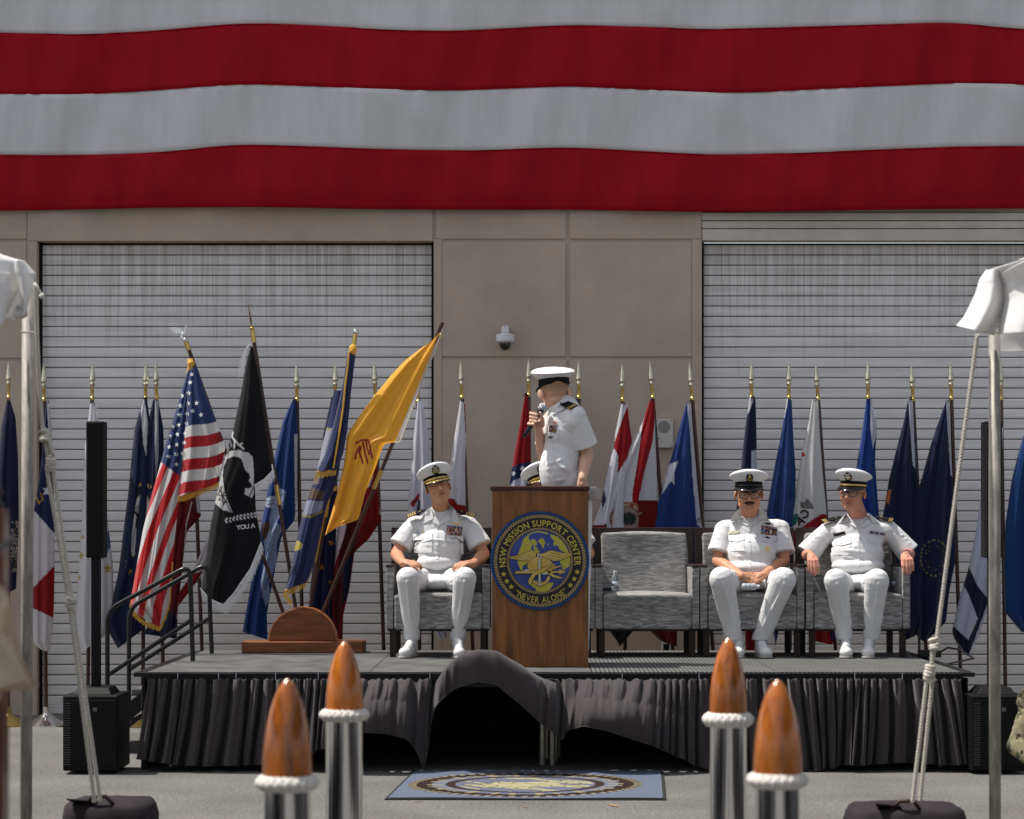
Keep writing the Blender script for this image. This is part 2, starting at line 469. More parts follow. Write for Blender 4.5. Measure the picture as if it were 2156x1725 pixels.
# roller doors
pitch = 25.0 / 1.1596 * (WD + 0.12) / FPX
SW = OX1 - OX0 - 0.03
prof = [(0.004, 0.0), (-0.003, 0.004), (-0.005, 0.012), (-0.005, pitch * 0.8), (-0.002, pitch - 0.009), (0.002, pitch - 0.0065), (0.02, pitch - 0.0065), (0.02, 0.0)]
sv = []; sf = []
for xx in (0, SW):
    for yy, zz in prof: sv.append((xx, yy, zz))
npf = len(prof)
for i in range(npf): sf.append((i, (i + 1) % npf, npf + (i + 1) % npf, npf + i))
sf.append(tuple(range(npf))); sf.append(tuple(range(2 * npf - 1, npf - 1, -1)))
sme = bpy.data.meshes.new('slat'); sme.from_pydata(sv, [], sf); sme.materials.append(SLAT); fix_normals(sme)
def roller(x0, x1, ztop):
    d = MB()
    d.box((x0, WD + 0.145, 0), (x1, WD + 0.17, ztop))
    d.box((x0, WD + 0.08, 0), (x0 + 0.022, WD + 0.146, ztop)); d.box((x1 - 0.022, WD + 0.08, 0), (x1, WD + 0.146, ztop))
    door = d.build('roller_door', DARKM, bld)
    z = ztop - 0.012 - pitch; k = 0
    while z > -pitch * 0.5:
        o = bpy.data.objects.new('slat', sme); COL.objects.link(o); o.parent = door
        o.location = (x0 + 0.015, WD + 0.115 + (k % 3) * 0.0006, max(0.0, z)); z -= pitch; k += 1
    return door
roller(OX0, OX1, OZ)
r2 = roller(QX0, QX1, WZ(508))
h = MB()
for y0, y1, pr in ((448, 464, -0.028), (466, 481, -0.022), (483, 507, -0.012)):
    h.box((QX0 + 0.002, WD - 0.03 - pr, WZ(y1)), (QX1 - 0.002, WD + 0.13, WZ(y0)))
h.build('door_header', mat('header_paint', (0.50, 0.46, 0.40), 0.6, var=0.15, vscale=4), r2, bevel=0.004)

# ---- giant flag hung over the wall
fx = np.array([-400, -150, 0, 150, 300, 500, 600, 800, 950, 1200, 1500, 1600, 1800, 2000, 2156, 2400, 2700])
L0 = np.array([60, 66, 70, 73, 68, 50, 51, 62, 67, 53, 62, 60, 54, 48, 62, 70, 60])
L1 = np.array([190, 194, 197, 200, 192, 177, 179, 188, 191, 181, 196, 194, 184, 175, 178, 190, 188])
L2 = np.array([320, 324, 327, 328, 324, 305, 307, 315, 318, 311, 327, 325, 318, 310, 308, 318, 318])
L3 = np.array([440, 443, 444, 442, 438, 436, 437, 441, 442, 442, 447, 446, 443, 440, 439, 441, 441])
xs = np.linspace(-380, 2650, 420)
def smooth_curve(y):
    v = np.interp(np.linspace(-700, 3000, 1200), fx, y); k = np.hanning(61); k /= k.sum()
    v = np.convolve(np.pad(v, 30, mode='edge'), k, 'valid'); return np.interp(xs, np.linspace(-700, 3000, 1200), v)
base = [smooth_curve(v) for v in (L0, L1, L2, L3)]
bounds = [base[0] - 129 * 3, base[0] - 129 * 2, base[0] - 129, base[0], base[1], base[2], base[3]]
REDF = mat('flag_red', (0.30, 0.003, 0.010), 0.75, var=0.16, vscale=2.5, bump=0.5, bscale=5, stretch=(2.5, 1, 0.6))
WHTF = mat('flag_white', (0.53, 0.53, 0.54), 0.8, var=0.08, vscale=3, bump=0.5, bscale=5, stretch=(3, 1, 0.5))
for FM in (WHTF, REDF):
    N_, L_2, B_ = nodes_of(FM); src_ = B_.inputs['Base Color'].links[0].from_socket
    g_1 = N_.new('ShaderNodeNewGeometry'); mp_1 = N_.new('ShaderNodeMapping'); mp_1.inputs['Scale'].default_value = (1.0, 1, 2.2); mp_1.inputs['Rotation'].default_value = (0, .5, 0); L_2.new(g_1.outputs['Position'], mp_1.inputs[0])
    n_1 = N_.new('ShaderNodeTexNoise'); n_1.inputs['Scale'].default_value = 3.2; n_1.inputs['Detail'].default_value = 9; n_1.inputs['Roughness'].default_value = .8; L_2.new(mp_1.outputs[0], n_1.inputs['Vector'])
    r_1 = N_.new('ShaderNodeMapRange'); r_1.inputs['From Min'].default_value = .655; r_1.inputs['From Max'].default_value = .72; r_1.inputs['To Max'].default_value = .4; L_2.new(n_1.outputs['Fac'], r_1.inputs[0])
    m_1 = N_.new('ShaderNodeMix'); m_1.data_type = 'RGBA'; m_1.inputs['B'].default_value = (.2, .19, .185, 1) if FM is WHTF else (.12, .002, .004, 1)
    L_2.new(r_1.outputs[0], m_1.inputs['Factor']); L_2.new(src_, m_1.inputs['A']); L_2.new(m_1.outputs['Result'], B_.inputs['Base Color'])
gf = empty('giant_flag', (0, WD - 0.2, 4.2), 'enormous flag with red and white stripes hung across the wall above the doors', 'flag')
rows_y = []
for b in range(6):
    ny = 12; V = []; F = []
    for j in range(ny + 1):
        t = j / ny; yy = bounds[b] * (1 - t) + bounds[b + 1] * t
        G = yy / 130.0
        D = WD - 0.11 + 0.025 * np.sin(xs / 190 + 0.5 * G) + 0.013 * np.sin(xs / 23 + 2.2 * G + 2 * np.sin(xs / 150)) * (0.4 + 0.6 * np.sin(xs / 310 + 1) ** 2) \
            + 0.018 * np.sin((xs + 90 * G) / 55 + np.sin(xs / 260))
        D = D - 0.007 * np.abs(np.sin(xs / 14.5 + 1.9 * G + 1.5 * np.sin(xs / 97))) ** 5 * (.35 + .65 * np.exp(-t * 4)) * (.3 + .7 * np.sin(xs / 130 + b) ** 2) - 0.012 * np.abs(np.sin((xs - 260 * G) / 210 + b * .7)) ** 24
        if b == 5: D = D + 0.10 * max(0, t - 0.72) ** 1.0 * 1.2
        V.append(Pn(xs, yy, D))
    V = np.concatenate(V); n = len(xs)
    for j in range(ny):
        for i in range(n - 1): F.append((j * n + i, (j + 1) * n + i, (j + 1) * n + i + 1, j * n + i + 1))
    s_ = mesh_np('stripe', V, F, REDF if b % 2 == 1 else WHTF, gf, smooth=True)
    so = s_.modifiers.new('thick', 'SOLIDIFY'); so.thickness = 0.004; so.offset = 1
    if b < 5 :
        # sewn seam
        sm = MB(); yy = bounds[b + 1]; G = yy / 130.0
        D = WD - 0.118 + 0.025 * np.sin(xs / 190 + 0.5 * G) + 0.013 * np.sin(xs / 23 + 2.2 * G + 2 * np.sin(xs / 150)) * (0.4 + 0.6 * np.sin(xs / 310 + 1) ** 2) + 0.018 * np.sin((xs + 90 * G) / 55 + np.sin(xs / 260))
        sm.tube([P(a, c, d) for a, c, d in zip(xs[::2], yy[::2], D[::2])], 0.0035, 5)
        sm.build('seam', REDF, gf, smooth=True)

# ---- dome camera, intercom, outlet on the wall
fc = crop(1180, 770, 15.68)
WPL = mat('white_plastic', (0.62, 0.63, 0.65), 0.4, var=0.06)
dc = empty('security_camera', P(1063, 712, WD - 0.1), 'white dome security camera mounted on the beige wall between the doors', 'security camera')
def fx3(cx, cy, D): return P(*fc(cx, cy), D)
cc = fx3(835, 860, WD - 0.13)
sc_ = (1 / 15.68 / 1.1596) * (WD - 0.13) / FPX
MB().prism([fc(*q) for q in ((690, 670), (705, 470), (730, 400), (945, 400), (975, 470), (995, 670))], WD - 0.16, 0.158).build('bracket', WPL, dc, bevel=0.006)
MB().lathe([(0.001, 175 * sc_), (150 * sc_, 170 * sc_), (345 * sc_, 120 * sc_), (362 * sc_, 105 * sc_), (366 * sc_, -130 * sc_), (350 * sc_, -150 * sc_), (290 * sc_, -195 * sc_), (0.001, -195 * sc_)], cc, 32).build('housing', WPL, dc, auto=35)
MB().ell(cc + Vector((0, 0, -225 * sc_)), (222 * sc_, 222 * sc_, 265 * sc_), nu=28, nv=18).build('dome', mat('smoked_dome', (0.008, 0.01, 0.01), 0.06, spec=0.8), dc, smooth=True)
MB().ell(fx3(838, 447, WD - 0.163), 0.004).build('screw', BLACKM, dc)
f5 = crop(1400, 860, 2.2115)
ib = empty('intercom_box', P(1400, 912, WD), 'square grey metal intercom speaker box on the wall beside a flag pole', 'intercom')
MB().prism([f5(*q) for q in ((448, 362), (539, 362), (539, 517), (448, 517))], WD - 0.05, 0.049).build('housing', mat('intercom_grey', (0.5, 0.48, 0.45), 0.5, metal=0.2, var=0.08), ib, bevel=0.006)
gm = MB(); c0 = f5(489, 404)
pts_d = []
for rr in np.arange(0, 12.5, 1.55):
    for k in range(max(1, int(rr * 4))):
        a = 2 * math.pi * k / max(1, int(rr * 4)); pts_d.append((c0[0] + rr * math.cos(a), c0[1] + rr * math.sin(a)))
for q in pts_d: gm.prism([(q[0] - .45, q[1] - .45), (q[0] + .45, q[1] - .45), (q[0] + .45, q[1] + .45), (q[0] - .45, q[1] + .45)], WD - 0.0515, 0.001)
gm.build('speaker_grille', DARKM, ib)
for q in ((456, 370), (531, 370), (456, 508), (531, 508)):
    MB().ell(P(*f5(*q), WD - 0.052), 0.004, nu=8, nv=5).build('screw', BLACKM, ib)
MB().ell(P(*f5(462, 465), WD - 0.052), 0.006, nu=8, nv=5).build('button', BLACKM, ib)
oo = empty('outlet_box', P(1403, 1362, WD - 0.1), 'small white outlet box low on the wall, seen under the empty armchair', 'outlet')
MB().box(P(1393, 1376, WD - 0.08), tuple(P(1413, 1348, WD - 0.002)), ).build('housing', WPL, oo, bevel=0.004)
MB().prism([(1397, 1356), (1409, 1356), (1409, 1370), (1397, 1370)], WD - 0.086, 0.005).build('socket_cover', DARKM, oo)

# ================================================================== STAGE
SF, SB, SZ = 14.3, 16.8, 0.635
SX0, SX1 = P(310, 0, SF).x, P(2024, 0, SF).x
def deck_mat(ribbed):
    m = mat('deck_ribbed' if ribbed else 'deck_plain', (0.09, 0.09, 0.088), 0.62); N, L, b = nodes_of(m)
    geo = N.new('ShaderNodeNewGeometry')
    n = N.new('ShaderNodeTexNoise'); n.inputs['Scale'].default_value = 5; n.inputs['Detail'].default_value = 6; L.new(geo.outputs['Position'], n.inputs['Vector'])
    n2 = N.new('ShaderNodeTexNoise'); n2.inputs['Scale'].default_value = 160; L.new(geo.outputs['Position'], n2.inputs['Vector'])
    ad = N.new('ShaderNodeMath'); ad.operation = 'MULTIPLY_ADD'; L.new(n2.outputs['Fac'], ad.inputs[0]); ad.inputs[1].default_value = 0.35; L.new(n.outputs['Fac'], ad.inputs[2])
    r = N.new('ShaderNodeValToRGB'); e = r.color_ramp.elements; e[0].position = 0.45; e[1].position = 0.9
    e[0].color = (0.055, 0.056, 0.055, 1); e[1].color = (0.13, 0.13, 0.125, 1)
    L.new(ad.outputs[0], r.inputs[0])
    if ribbed:
        w1 = N.new('ShaderNodeTexWave'); w1.inputs['Scale'].default_value = 11; w1.bands_direction = 'X'; L.new(geo.outputs['Position'], w1.inputs['Vector'])
        w2 = N.new('ShaderNodeTexWave'); w2.inputs['Scale'].default_value = 5; w2.bands_direction = 'Y'; L.new(geo.outputs['Position'], w2.inputs['Vector'])
        mm = N.new('ShaderNodeMath'); mm.operation = 'MULTIPLY'; L.new(w1.outputs['Fac'], mm.inputs[0]); L.new(w2.outputs['Fac'], mm.inputs[1])
        mx = N.new('ShaderNodeMix'); mx.data_type = 'RGBA'; mx.inputs['A'].default_value = (0.02, 0.02, 0.021, 1); mx.inputs['B'].default_value = (0.32, 0.32, 0.30, 1)
        L.new(mm.outputs[0], mx.inputs['Factor']); m3 = N.new('ShaderNodeMix'); m3.data_type = 'RGBA'; m3.inputs['Factor'].default_value = 0.6
        L.new(r.outputs[0], m3.inputs['A']); L.new(mx.outputs['Result'], m3.inputs['B']); L.new(m3.outputs['Result'], b.inputs['Base Color'])
        bp = N.new('ShaderNodeBump'); bp.inputs['Strength'].default_value = 0.5; bp.inputs['Distance'].default_value = 0.004; L.new(mm.outputs[0], bp.inputs['Height']); L.new(bp.outputs[0], b.inputs['Normal'])
    else:
        L.new(r.outputs[0], b.inputs['Base Color'])
    return m
stage = empty('stage_platform', ((SX0 + SX1) / 2, SF, 0), 'low black portable stage with a pleated cloth skirt along its front', 'stage')
xm = P(1246, 0, SF).x
nsx = [SX0, SX0 + (xm - SX0) / 2, xm, xm + (SX1 - xm) / 2, SX1]
for i in range(4):
    for j, (y0, y1) in enumerate(((SF, SF + 1.22), (SF + 1.22, SB))):
        rib = i >= 2
        MB().box((nsx[i] + 0.002, y0 + 0.002, SZ - 0.03), (nsx[i + 1] - 0.002, y1 - 0.002, SZ)).build('deck_panel', deck_mat(rib), stage, bevel=0.003)
MB().box((SX0 + .004, SF + 0.006, SZ - 0.10), (SX1 - .004, SB - 0.006, SZ - 0.031)).build('frame', BLACKM, stage)
LEGM = mat('scuffed_steel', (0.35, 0.33, 0.29), 0.35, metal=0.8, var=0.3, vscale=30)
for lx, ly in ((1142, 14.62), (1163, 14.62), (1152, 15.0), (1176, 15.1), (1170, 14.9)):
    x_ = P(lx, 0, ly).x; MB().tube([(x_, ly, 0.0), (x_, ly, SZ - 0.1)], 0.021, 14).build('leg', LEGM, stage, auto=40)
for x_, y_ in ((SX0 + .12, 14.5), (SX1 - .1, 14.5), (SX0 + .12, 16.6), (SX1 - .1, 16.6)):
    MB().tube([(x_, y_, 0.0), (x_, y_, SZ - 0.1)], 0.024, 12).build('leg', LEGM, stage, auto=40)
# skirt
SKM = mat('skirt_cloth', (0.052, 0.043, 0.045), 0.85, var=0.12, vscale=30, bump=0.15, bscale=400, sheen=0.15)
nU, nV = 1100, 46
hx = np.array([285, 310, 380, 440, 520, 600, 640, 659, 685, 720, 766, 819, 860, 890, 899, 905, 909, 913, 931, 959, 1001, 1043, 1048, 1090, 1137, 1171, 1182, 1187, 1192, 1230, 1272, 1297, 1340, 1384, 1454, 1490, 1520, 1600, 1700, 1760, 1790, 1830, 1900, 1990, 2030, 2050])
hy = np.array([1598, 1602, 1612, 1614, 1612, 1606, 1595, 1582, 1576, 1560, 1543, 1545, 1556, 1590, 1622, 1626, 1570, 1500, 1473, 1450, 1436, 1442, 1450, 1484, 1526, 1551, 1562, 1556, 1540, 1530, 1537, 1544, 1558, 1573, 1607, 1622, 1622, 1626, 1626, 1618, 1611, 1613, 1606, 1612, 1610, 1606])
U = np.linspace(0, 1, nU); xt = 312 + U * (2022 - 312)
xh = 291 + U * (2034 - 291)
def curve(x, px, py): return np.interp(x, px, py)
hem = np.interp(xh, hx, hy)
k = np.hanning(13); k /= k.sum(); hem = np.convolve(np.pad(hem, 6, mode='edge'), k, 'valid')
# how much the wind fills the cloth and lifts it
bl = curve(xh, [640, 680, 720, 800, 860, 895, 905, 915, 935, 1000, 1040, 1100, 1150, 1178, 1186, 1195, 1205, 1240, 1300, 1380, 1440, 1490], [0, .4, .8, .95, .7, .2, 0, .35, .8, 1.25, 1.3, 1.15, .7, .3, 0, .25, .7, 1.1, 1.1, .8, .4, 0])
bl = np.convolve(np.pad(bl, 8, mode='edge'), np.hanning(17) / np.hanning(17).sum(), 'valid')
lift = curve(xh, [903, 915, 935, 965, 1000, 1040, 1090, 1130, 1162, 1182], [0, 42, 80, 104, 114, 114, 96, 66, 28, 0]); lift = np.convolve(np.pad(lift, 14, mode='edge'), np.hanning(29) / np.hanning(29).sum(), 'valid')
ph = np.cumsum(1 / (29 + 9 * np.sin(xt / 61.0) + 7 * np.sin(xt / 23.0) + np.where(xt > 1480, 9 * np.sin(xt / 37.0 + 1), 0))) * (1710 / nU) * 2 * np.pi
PL = []; ytop = 1430 + 1.8 * np.clip(1 - lift / 20, 0, 1) * np.sin(ph * 2 + 1)
for j in range(nV + 1):
    v = j / nV
    x = xt * (1 - v) + xh * v
    yc = (ytop + hem) / 2 - lift * 1.15
    y = (1 - v) ** 2 * ytop + 2 * v * (1 - v) * yc + v * v * hem
    fwd = bl * (2 * v * (1 - v) * 0.42 + v * v * 0.30)
    pl = 1 - np.clip(bl, 0, 1) * np.minimum(1, v * (2.6 + np.clip(lift / 12, 0, 1) * 9))
    s = np.sin(ph + 0.6 * np.sin(3 * v + xt / 120))
    s = s + 0.25 * np.sin(ph * .37 + 1.3 * v); shape = np.clip(2.0 * s + 0.55, -1, 1) + .12 * np.sin(ph * 2.3 + 2 * v)
    D = SF - 0.012 - fwd - pl * (0.050 + 0.022 * v) * (shape + 0.8) - bl * 0.012 * np.sin(xt / 31 + 4 * v)
    g_ = np.clip(1 - lift / 30, 0, 1) * np.clip(bl, 0, 1) * math.exp(-(v / .38) ** 2) * min(1, v * 8); D += -0.030 * g_ * (np.abs(np.sin(ph * .62 + 1 + 1.6 * v * np.sin(xt / 90))) ** .7 - .5)
    D += -0.012 * np.clip(lift / 60, 0, 1) * (np.abs(np.sin((x + 60 * v) / 47)) ** 3 + .6 * np.abs(np.sin((x - 90 * v) / 29 + 1)) ** 5) * math.sin(math.pi * v)
    D += 0.045 * np.exp(-((x - (1212 - 14 * v)) / 9.0) ** 2) * min(1, v * 3) * (1 - v)
    rs_ = np.clip((xt - 1470) / 60, 0, 1); D += -rs_ * v * 0.035 * np.sin(xt / 48 + 2 * np.sin(xt / 41) + v)
    x = x + pl * 5.0 * v * np.sin(ph * 0.5) + 6 * v * np.sin(xt / 77) + rs_ * 13 * v * np.sin(xt / 52 + 1)
    PL.append(Pn(x, y, D))
V = np.concatenate(PL); F = []
for j in range(nV):
    for i in range(nU - 1): F.append((j * nU + i, (j + 1) * nU + i, (j + 1) * nU + i + 1, j * nU + i + 1))
sk = mesh_np('skirt', V, F, SKM, stage, smooth=True)
hm_ = MB(); hm_.tube([Vector(v) + Vector((0, -.003, .004)) for v in PL[-1][::4]], .0042, 6); hm_.build('hem', SKM, stage, smooth=True)
so = sk.modifiers.new('thick', 'SOLIDIFY'); so.thickness = 0.004; so.offset = -1
band = MB().box((SX0 - .003, SF - 0.022, SZ - 0.066), (SX1 + .003, SF + 0.004, SZ - 0.010)); band.build('skirt_band', mat('band_black', (0.015, 0.014, 0.016), 0.8), stage, bevel=0.003)
for cx_ in (374, 460, 497, 580, 670, 718, 905, 1310, 1472, 1800, 1900):
    a = P(cx_, 1413, SF - 0.026); MB().box((a.x - .0018, a.y, SZ - .055), (a.x + .0018, a.y + .003, SZ - .006)).build('skirt_clip', WPL, stage)
# side and back skirts
def wavy(x0, y0, x1, y1, n, name):
    V = []; F = []
    for j in range(9):
        z = (SZ - 0.04) * (1 - j / 8) - 0.005
        for i in range(n):
            t = i / (n - 1); a = 0.03 * math.sin(i * 0.9) * (0.4 + 0.6 * j / 8)
            dx, dy = (x1 - x0), (y1 - y0); Ln = math.hypot(dx, dy)
            V.append((x0 + dx * t + a * dy / Ln, y0 + dy * t - a * dx / Ln, z))
    for j in range(8):
        for i in range(n - 1): F.append((j * n + i, j * n + i + 1, (j + 1) * n + i + 1, (j + 1) * n + i))
    o = mesh_np(name, V, F, SKM, stage, smooth=True); m_ = o.modifiers.new('t', 'SOLIDIFY'); m_.thickness = 0.003
MB().box((SX0 - .09, SF + .01, SZ - .034), (SX0 + .01, SB + .09, SZ - .008)).build('sun_block_strip', BLACKM, stage); MB().box((SX1 - .01, SF + .01, SZ - .034), (SX1 + .09, SB + .09, SZ - .008)).build('sun_block_strip', BLACKM, stage); MB().box((SX0 + .011, SB - .01, SZ - .034), (SX1 - .011, SB + .09, SZ - .008)).build('sun_block_strip', BLACKM, stage)  # strips added over the skirt gap to block sunlight from under the stage
wavy(SX0 - .04, SF + .02, SX0 - .04, SB, 90, 'side_skirt'); wavy(SX1 + .04, SF + .02, SX1 + .04, SB, 90, 'side_skirt'); wavy(SX0, SB + .04, SX1, SB + .04, 200, 'back_skirt')

# steps and handrails at the left rear of the stage
st = empty('stage_steps', P(330, 1500, 16.0), 'black metal steps with two tubular handrails at the left end of the stage', 'steps')
for k in range(2):
    x1_ = SX0 - 0.02 - 0.27 * k; zt = SZ - 0.02 - 0.2 * (k + 0.0) - 0.17
    if zt > 0.02: MB().box((x1_ - 0.27, 15.35, zt - 0.04), (x1_, 16.3, zt)).build('tread', deck_mat(False), st, bevel=0.004)
MB().obox((SX0 - 0.60, 15.36, 0.06), (SX0 - .02, 15.36, 0.52), 0.03, 0.10).build('stringer', BLACKM, st)
MB().obox((SX0 - 0.60, 16.29, 0.06), (SX0 - .02, 16.29, 0.52), 0.03, 0.10).build('stringer', BLACKM, st)
def arc_path(pts, D, rad=18, n=6):
    out = []
    for i, p in enumerate(pts):
        if i == 0 or i == len(pts) - 1: out.append(p); continue
        a, b = pts[i - 1], pts[i + 1]
        def tow(q, r_):
            d = math.dist(p, q); return (p[0] + (q[0] - p[0]) * r_ / d, p[1] + (q[1] - p[1]) * r_ / d)
        s_, e_ = tow(a, min(rad, math.dist(p, a) * .48)), tow(b, min(rad, math.dist(p, b) * .48))
        for k in range(n + 1):
            t = k / n; out.append(((1 - t) ** 2 * s_[0] + 2 * t * (1 - t) * p[0] + t * t * e_[0], (1 - t) ** 2 * s_[1] + 2 * t * (1 - t) * p[1] + t * t * e_[1]))
    return [P(x, y, D) for x, y in out]
RAILM = mat('rail_black', (0.014, 0.014, 0.016), 0.28)
def rail(pts, low, D, r_=0.0165):
    MB().tube(arc_path(pts, D, 26), r_, 14).build('handrail', RAILM, st, auto=40)
    MB().tube([P(*low[0], D), P(*low[1], D)], r_ * 0.93, 12).build('lower_rail', RAILM, st, auto=40)
rail([(226, 1500), (226, 1285), (400, 1190), (406, 1392)], [(229, 1421), (404, 1305)], 15.4)
rail([(271, 1500), (272, 1280), (438, 1185), (446, 1376)], [(274, 1409), (444, 1300)], 16.2)

# doormat with printed emblem
dm = empty('emblem_mat', P(1100, 1660, 13.7), 'blue mat printed with a yellow round emblem on the asphalt before the stage', 'mat')
mc = [P(817, 1684, 1), P(1396, 1685, 1), P(1391, 1624, 1), P(876, 1624, 1)]
def onground(x, y):
    D = CAMZ * FPX / (y - HYP); v = P(x, y, D); v.z = 0; return v
q = [onground(817, 1684), onground(1396, 1685), onground(1391, 1626), onground(876, 1626)]
nx_, ny_ = 420, 130
A = np.array([list(v) for v in q]); s_, t_ = np.meshgrid(np.linspace(0, 1, nx_), np.linspace(0, 1, ny_))
s3, t3 = s_[..., None], t_[..., None]
V = (1 - t3) * ((1 - s3) * A[0] + s3 * A[1]) + t3 * ((1 - s3) * A[3] + s3 * A[2])
V[..., 2] = 0.012 + 0.002 * np.sin(s_ * 9)
Cc = np.zeros((ny_, nx_, 3)) + np.array(lin('#767f93'))
Wm = 1.85; Hm = 1.85 * 0.62
X = (s_ - 0.475) * 1.78; Y = (t_ - 0.47) * 1.16
def ring(r0, r1, col, mask=None, ax=0.80, ay=0.50):
    rr = np.hypot(X / ax, Y / ay); m_ = (rr >= r0) & (rr < r1)
    if mask is not None: m_ &= mask
    Cc[m_] = lin(col) if isinstance(col, str) else col
ang = np.arctan2(Y / .5, X / .8)
ring(0.93, 1.0, '#43322c'); ring(0.93, 1.0, '#a39a7c', (np.sin(ang * 60 + 12 * np.hypot(X / .8, Y / .5)) > 0))
ring(0.80, 0.93, '#3a2b28')
ring(0.66, 0.93, '#a89f7c', (np.sin(ang * 26) > 0.0) & (np.sin(ang * 41 + 1) > -0.4) & (np.hypot(X / .8, Y / .5) > .70) & (np.hypot(X / .8, Y / .5) < .84))
ring(0.60, 0.68, '#43322c'); ring(0.0, 0.60, '#777c92')
nz = np.sin(X * 6 + 1 + 2 * np.sin(Y * 9)) * np.cos(Y * 24 + X * 3) + 0.5 * np.sin(X * 15 + Y * 31) + .35 * np.sin(X * 41 + Y * 50)
ring(0, 0.58, '#b9b58f', nz > 0.05); ring(0, 0.59, '#6b6450', np.abs(nz - .05) < .09); ring(0, 0.30, '#bfba94', np.abs(Y - 0.02 * np.sin(X * 20)) < 0.10)
ring(0.05, 0.5, '#6a5c38', (np.abs(np.sin(X * 34 + Y * 22 + 2 * np.sin(Y * 30))) < 0.22) & (nz > .05))
F = [(j * nx_ + i, j * nx_ + i + 1, (j + 1) * nx_ + i + 1, (j + 1) * nx_ + i) for j in range(ny_ - 1) for i in range(nx_ - 1)]
mesh_np('pile', V.reshape(-1, 3), F, mat('mat_pile', (1, 1, 1), 0.95, attr=True, var=0.22, vscale=160, bump=0.3, bscale=300), dm, colors=(Cc * 0.60).reshape(-1, 3))
e_ = MB(); ctr = sum((v for v in q), Vector()) / 4
lo_ = [ctr + (v - ctr) * 1.0 + Vector(((v - ctr).x * 0.022, (v - ctr).y * 0.03, 0)) for v in q]
e_.prism3([Vector((v.x, v.y, 0.008)) for v in lo_], (0, 0, -0.0065)); e_.build('rubber_edge', mat('rubber', (0.03, 0.03, 0.03), 0.8), dm)

# ================================================================== FLAGS
f2 = crop(300, 720, 2.0532); f3 = crop(550, 720, 2.0532); f4 = crop(920, 860, 2.2116); f7 = crop(1980, 600, 2.4635)
f9 = crop(1800, 1400, 2.874); f8 = crop(0, 1150, 2.029); f1 = crop(0, 580, 2.782)
def mp_(f, pts): return [f(*p) for p in pts]
def ident(a, b): return (a, b)
def inpoly(x, y, poly):
    m = np.zeros(x.shape, bool); n = len(poly); j = n - 1
    for i in range(n):
        xi, yi = poly[i]; xj, yj = poly[j]
        c = ((yi > y) != (yj > y)) & (x < (xj - xi) * (y - yi) / ((yj - yi) + 1e-12) + xi)
        m ^= c; j = i
    return m
def seg_d(x, y, pts):
    d = np.full(x.shape, 1e9)
    for (ax, ay), (bx, by) in zip(pts[:-1], pts[1:]):
        dx, dy = bx - ax, by - ay; t = np.clip(((x - ax) * dx + (y - ay) * dy) / (dx * dx + dy * dy + 1e-9), 0, 1)
        d = np.minimum(d, np.hypot(x - ax - t * dx, y - ay - t * dy))
    return d
def resample(pts, n):
    p = np.array(pts, float); d = np.r_[0, np.cumsum(np.hypot(*np.diff(p, axis=0).T))]; t = np.linspace(0, d[-1], n)
    x = np.interp(t, d, p[:, 0]); y = np.interp(t, d, p[:, 1])
    k = max(3, n // 24) | 1
    if k > 3:
        h = np.hanning(k + 2)[1:-1]; h /= h.sum(); e = k // 2
        xx = np.convolve(np.r_[2 * x[0] - x[e:0:-1], x, 2 * x[-1] - x[-2:-e - 2:-1]], h, 'valid'); yy = np.convolve(np.r_[2 * y[0] - y[e:0:-1], y, 2 * y[-1] - y[-2:-e - 2:-1]], h, 'valid')
        x, y = xx, yy
    return x, y
CLOTH = mat('flag_cloth', (1, 1, 1), 0.7, attr=True, var=0.06, vscale=40, bump=0.12, bscale=300, transl=0.28, sheen=0.2)
SATIN = mat('flag_satin', (1, 1, 1), 0.42, attr=True, var=0.05, vscale=40, bump=0.08, bscale=260, transl=0.32, sheen=0.3)
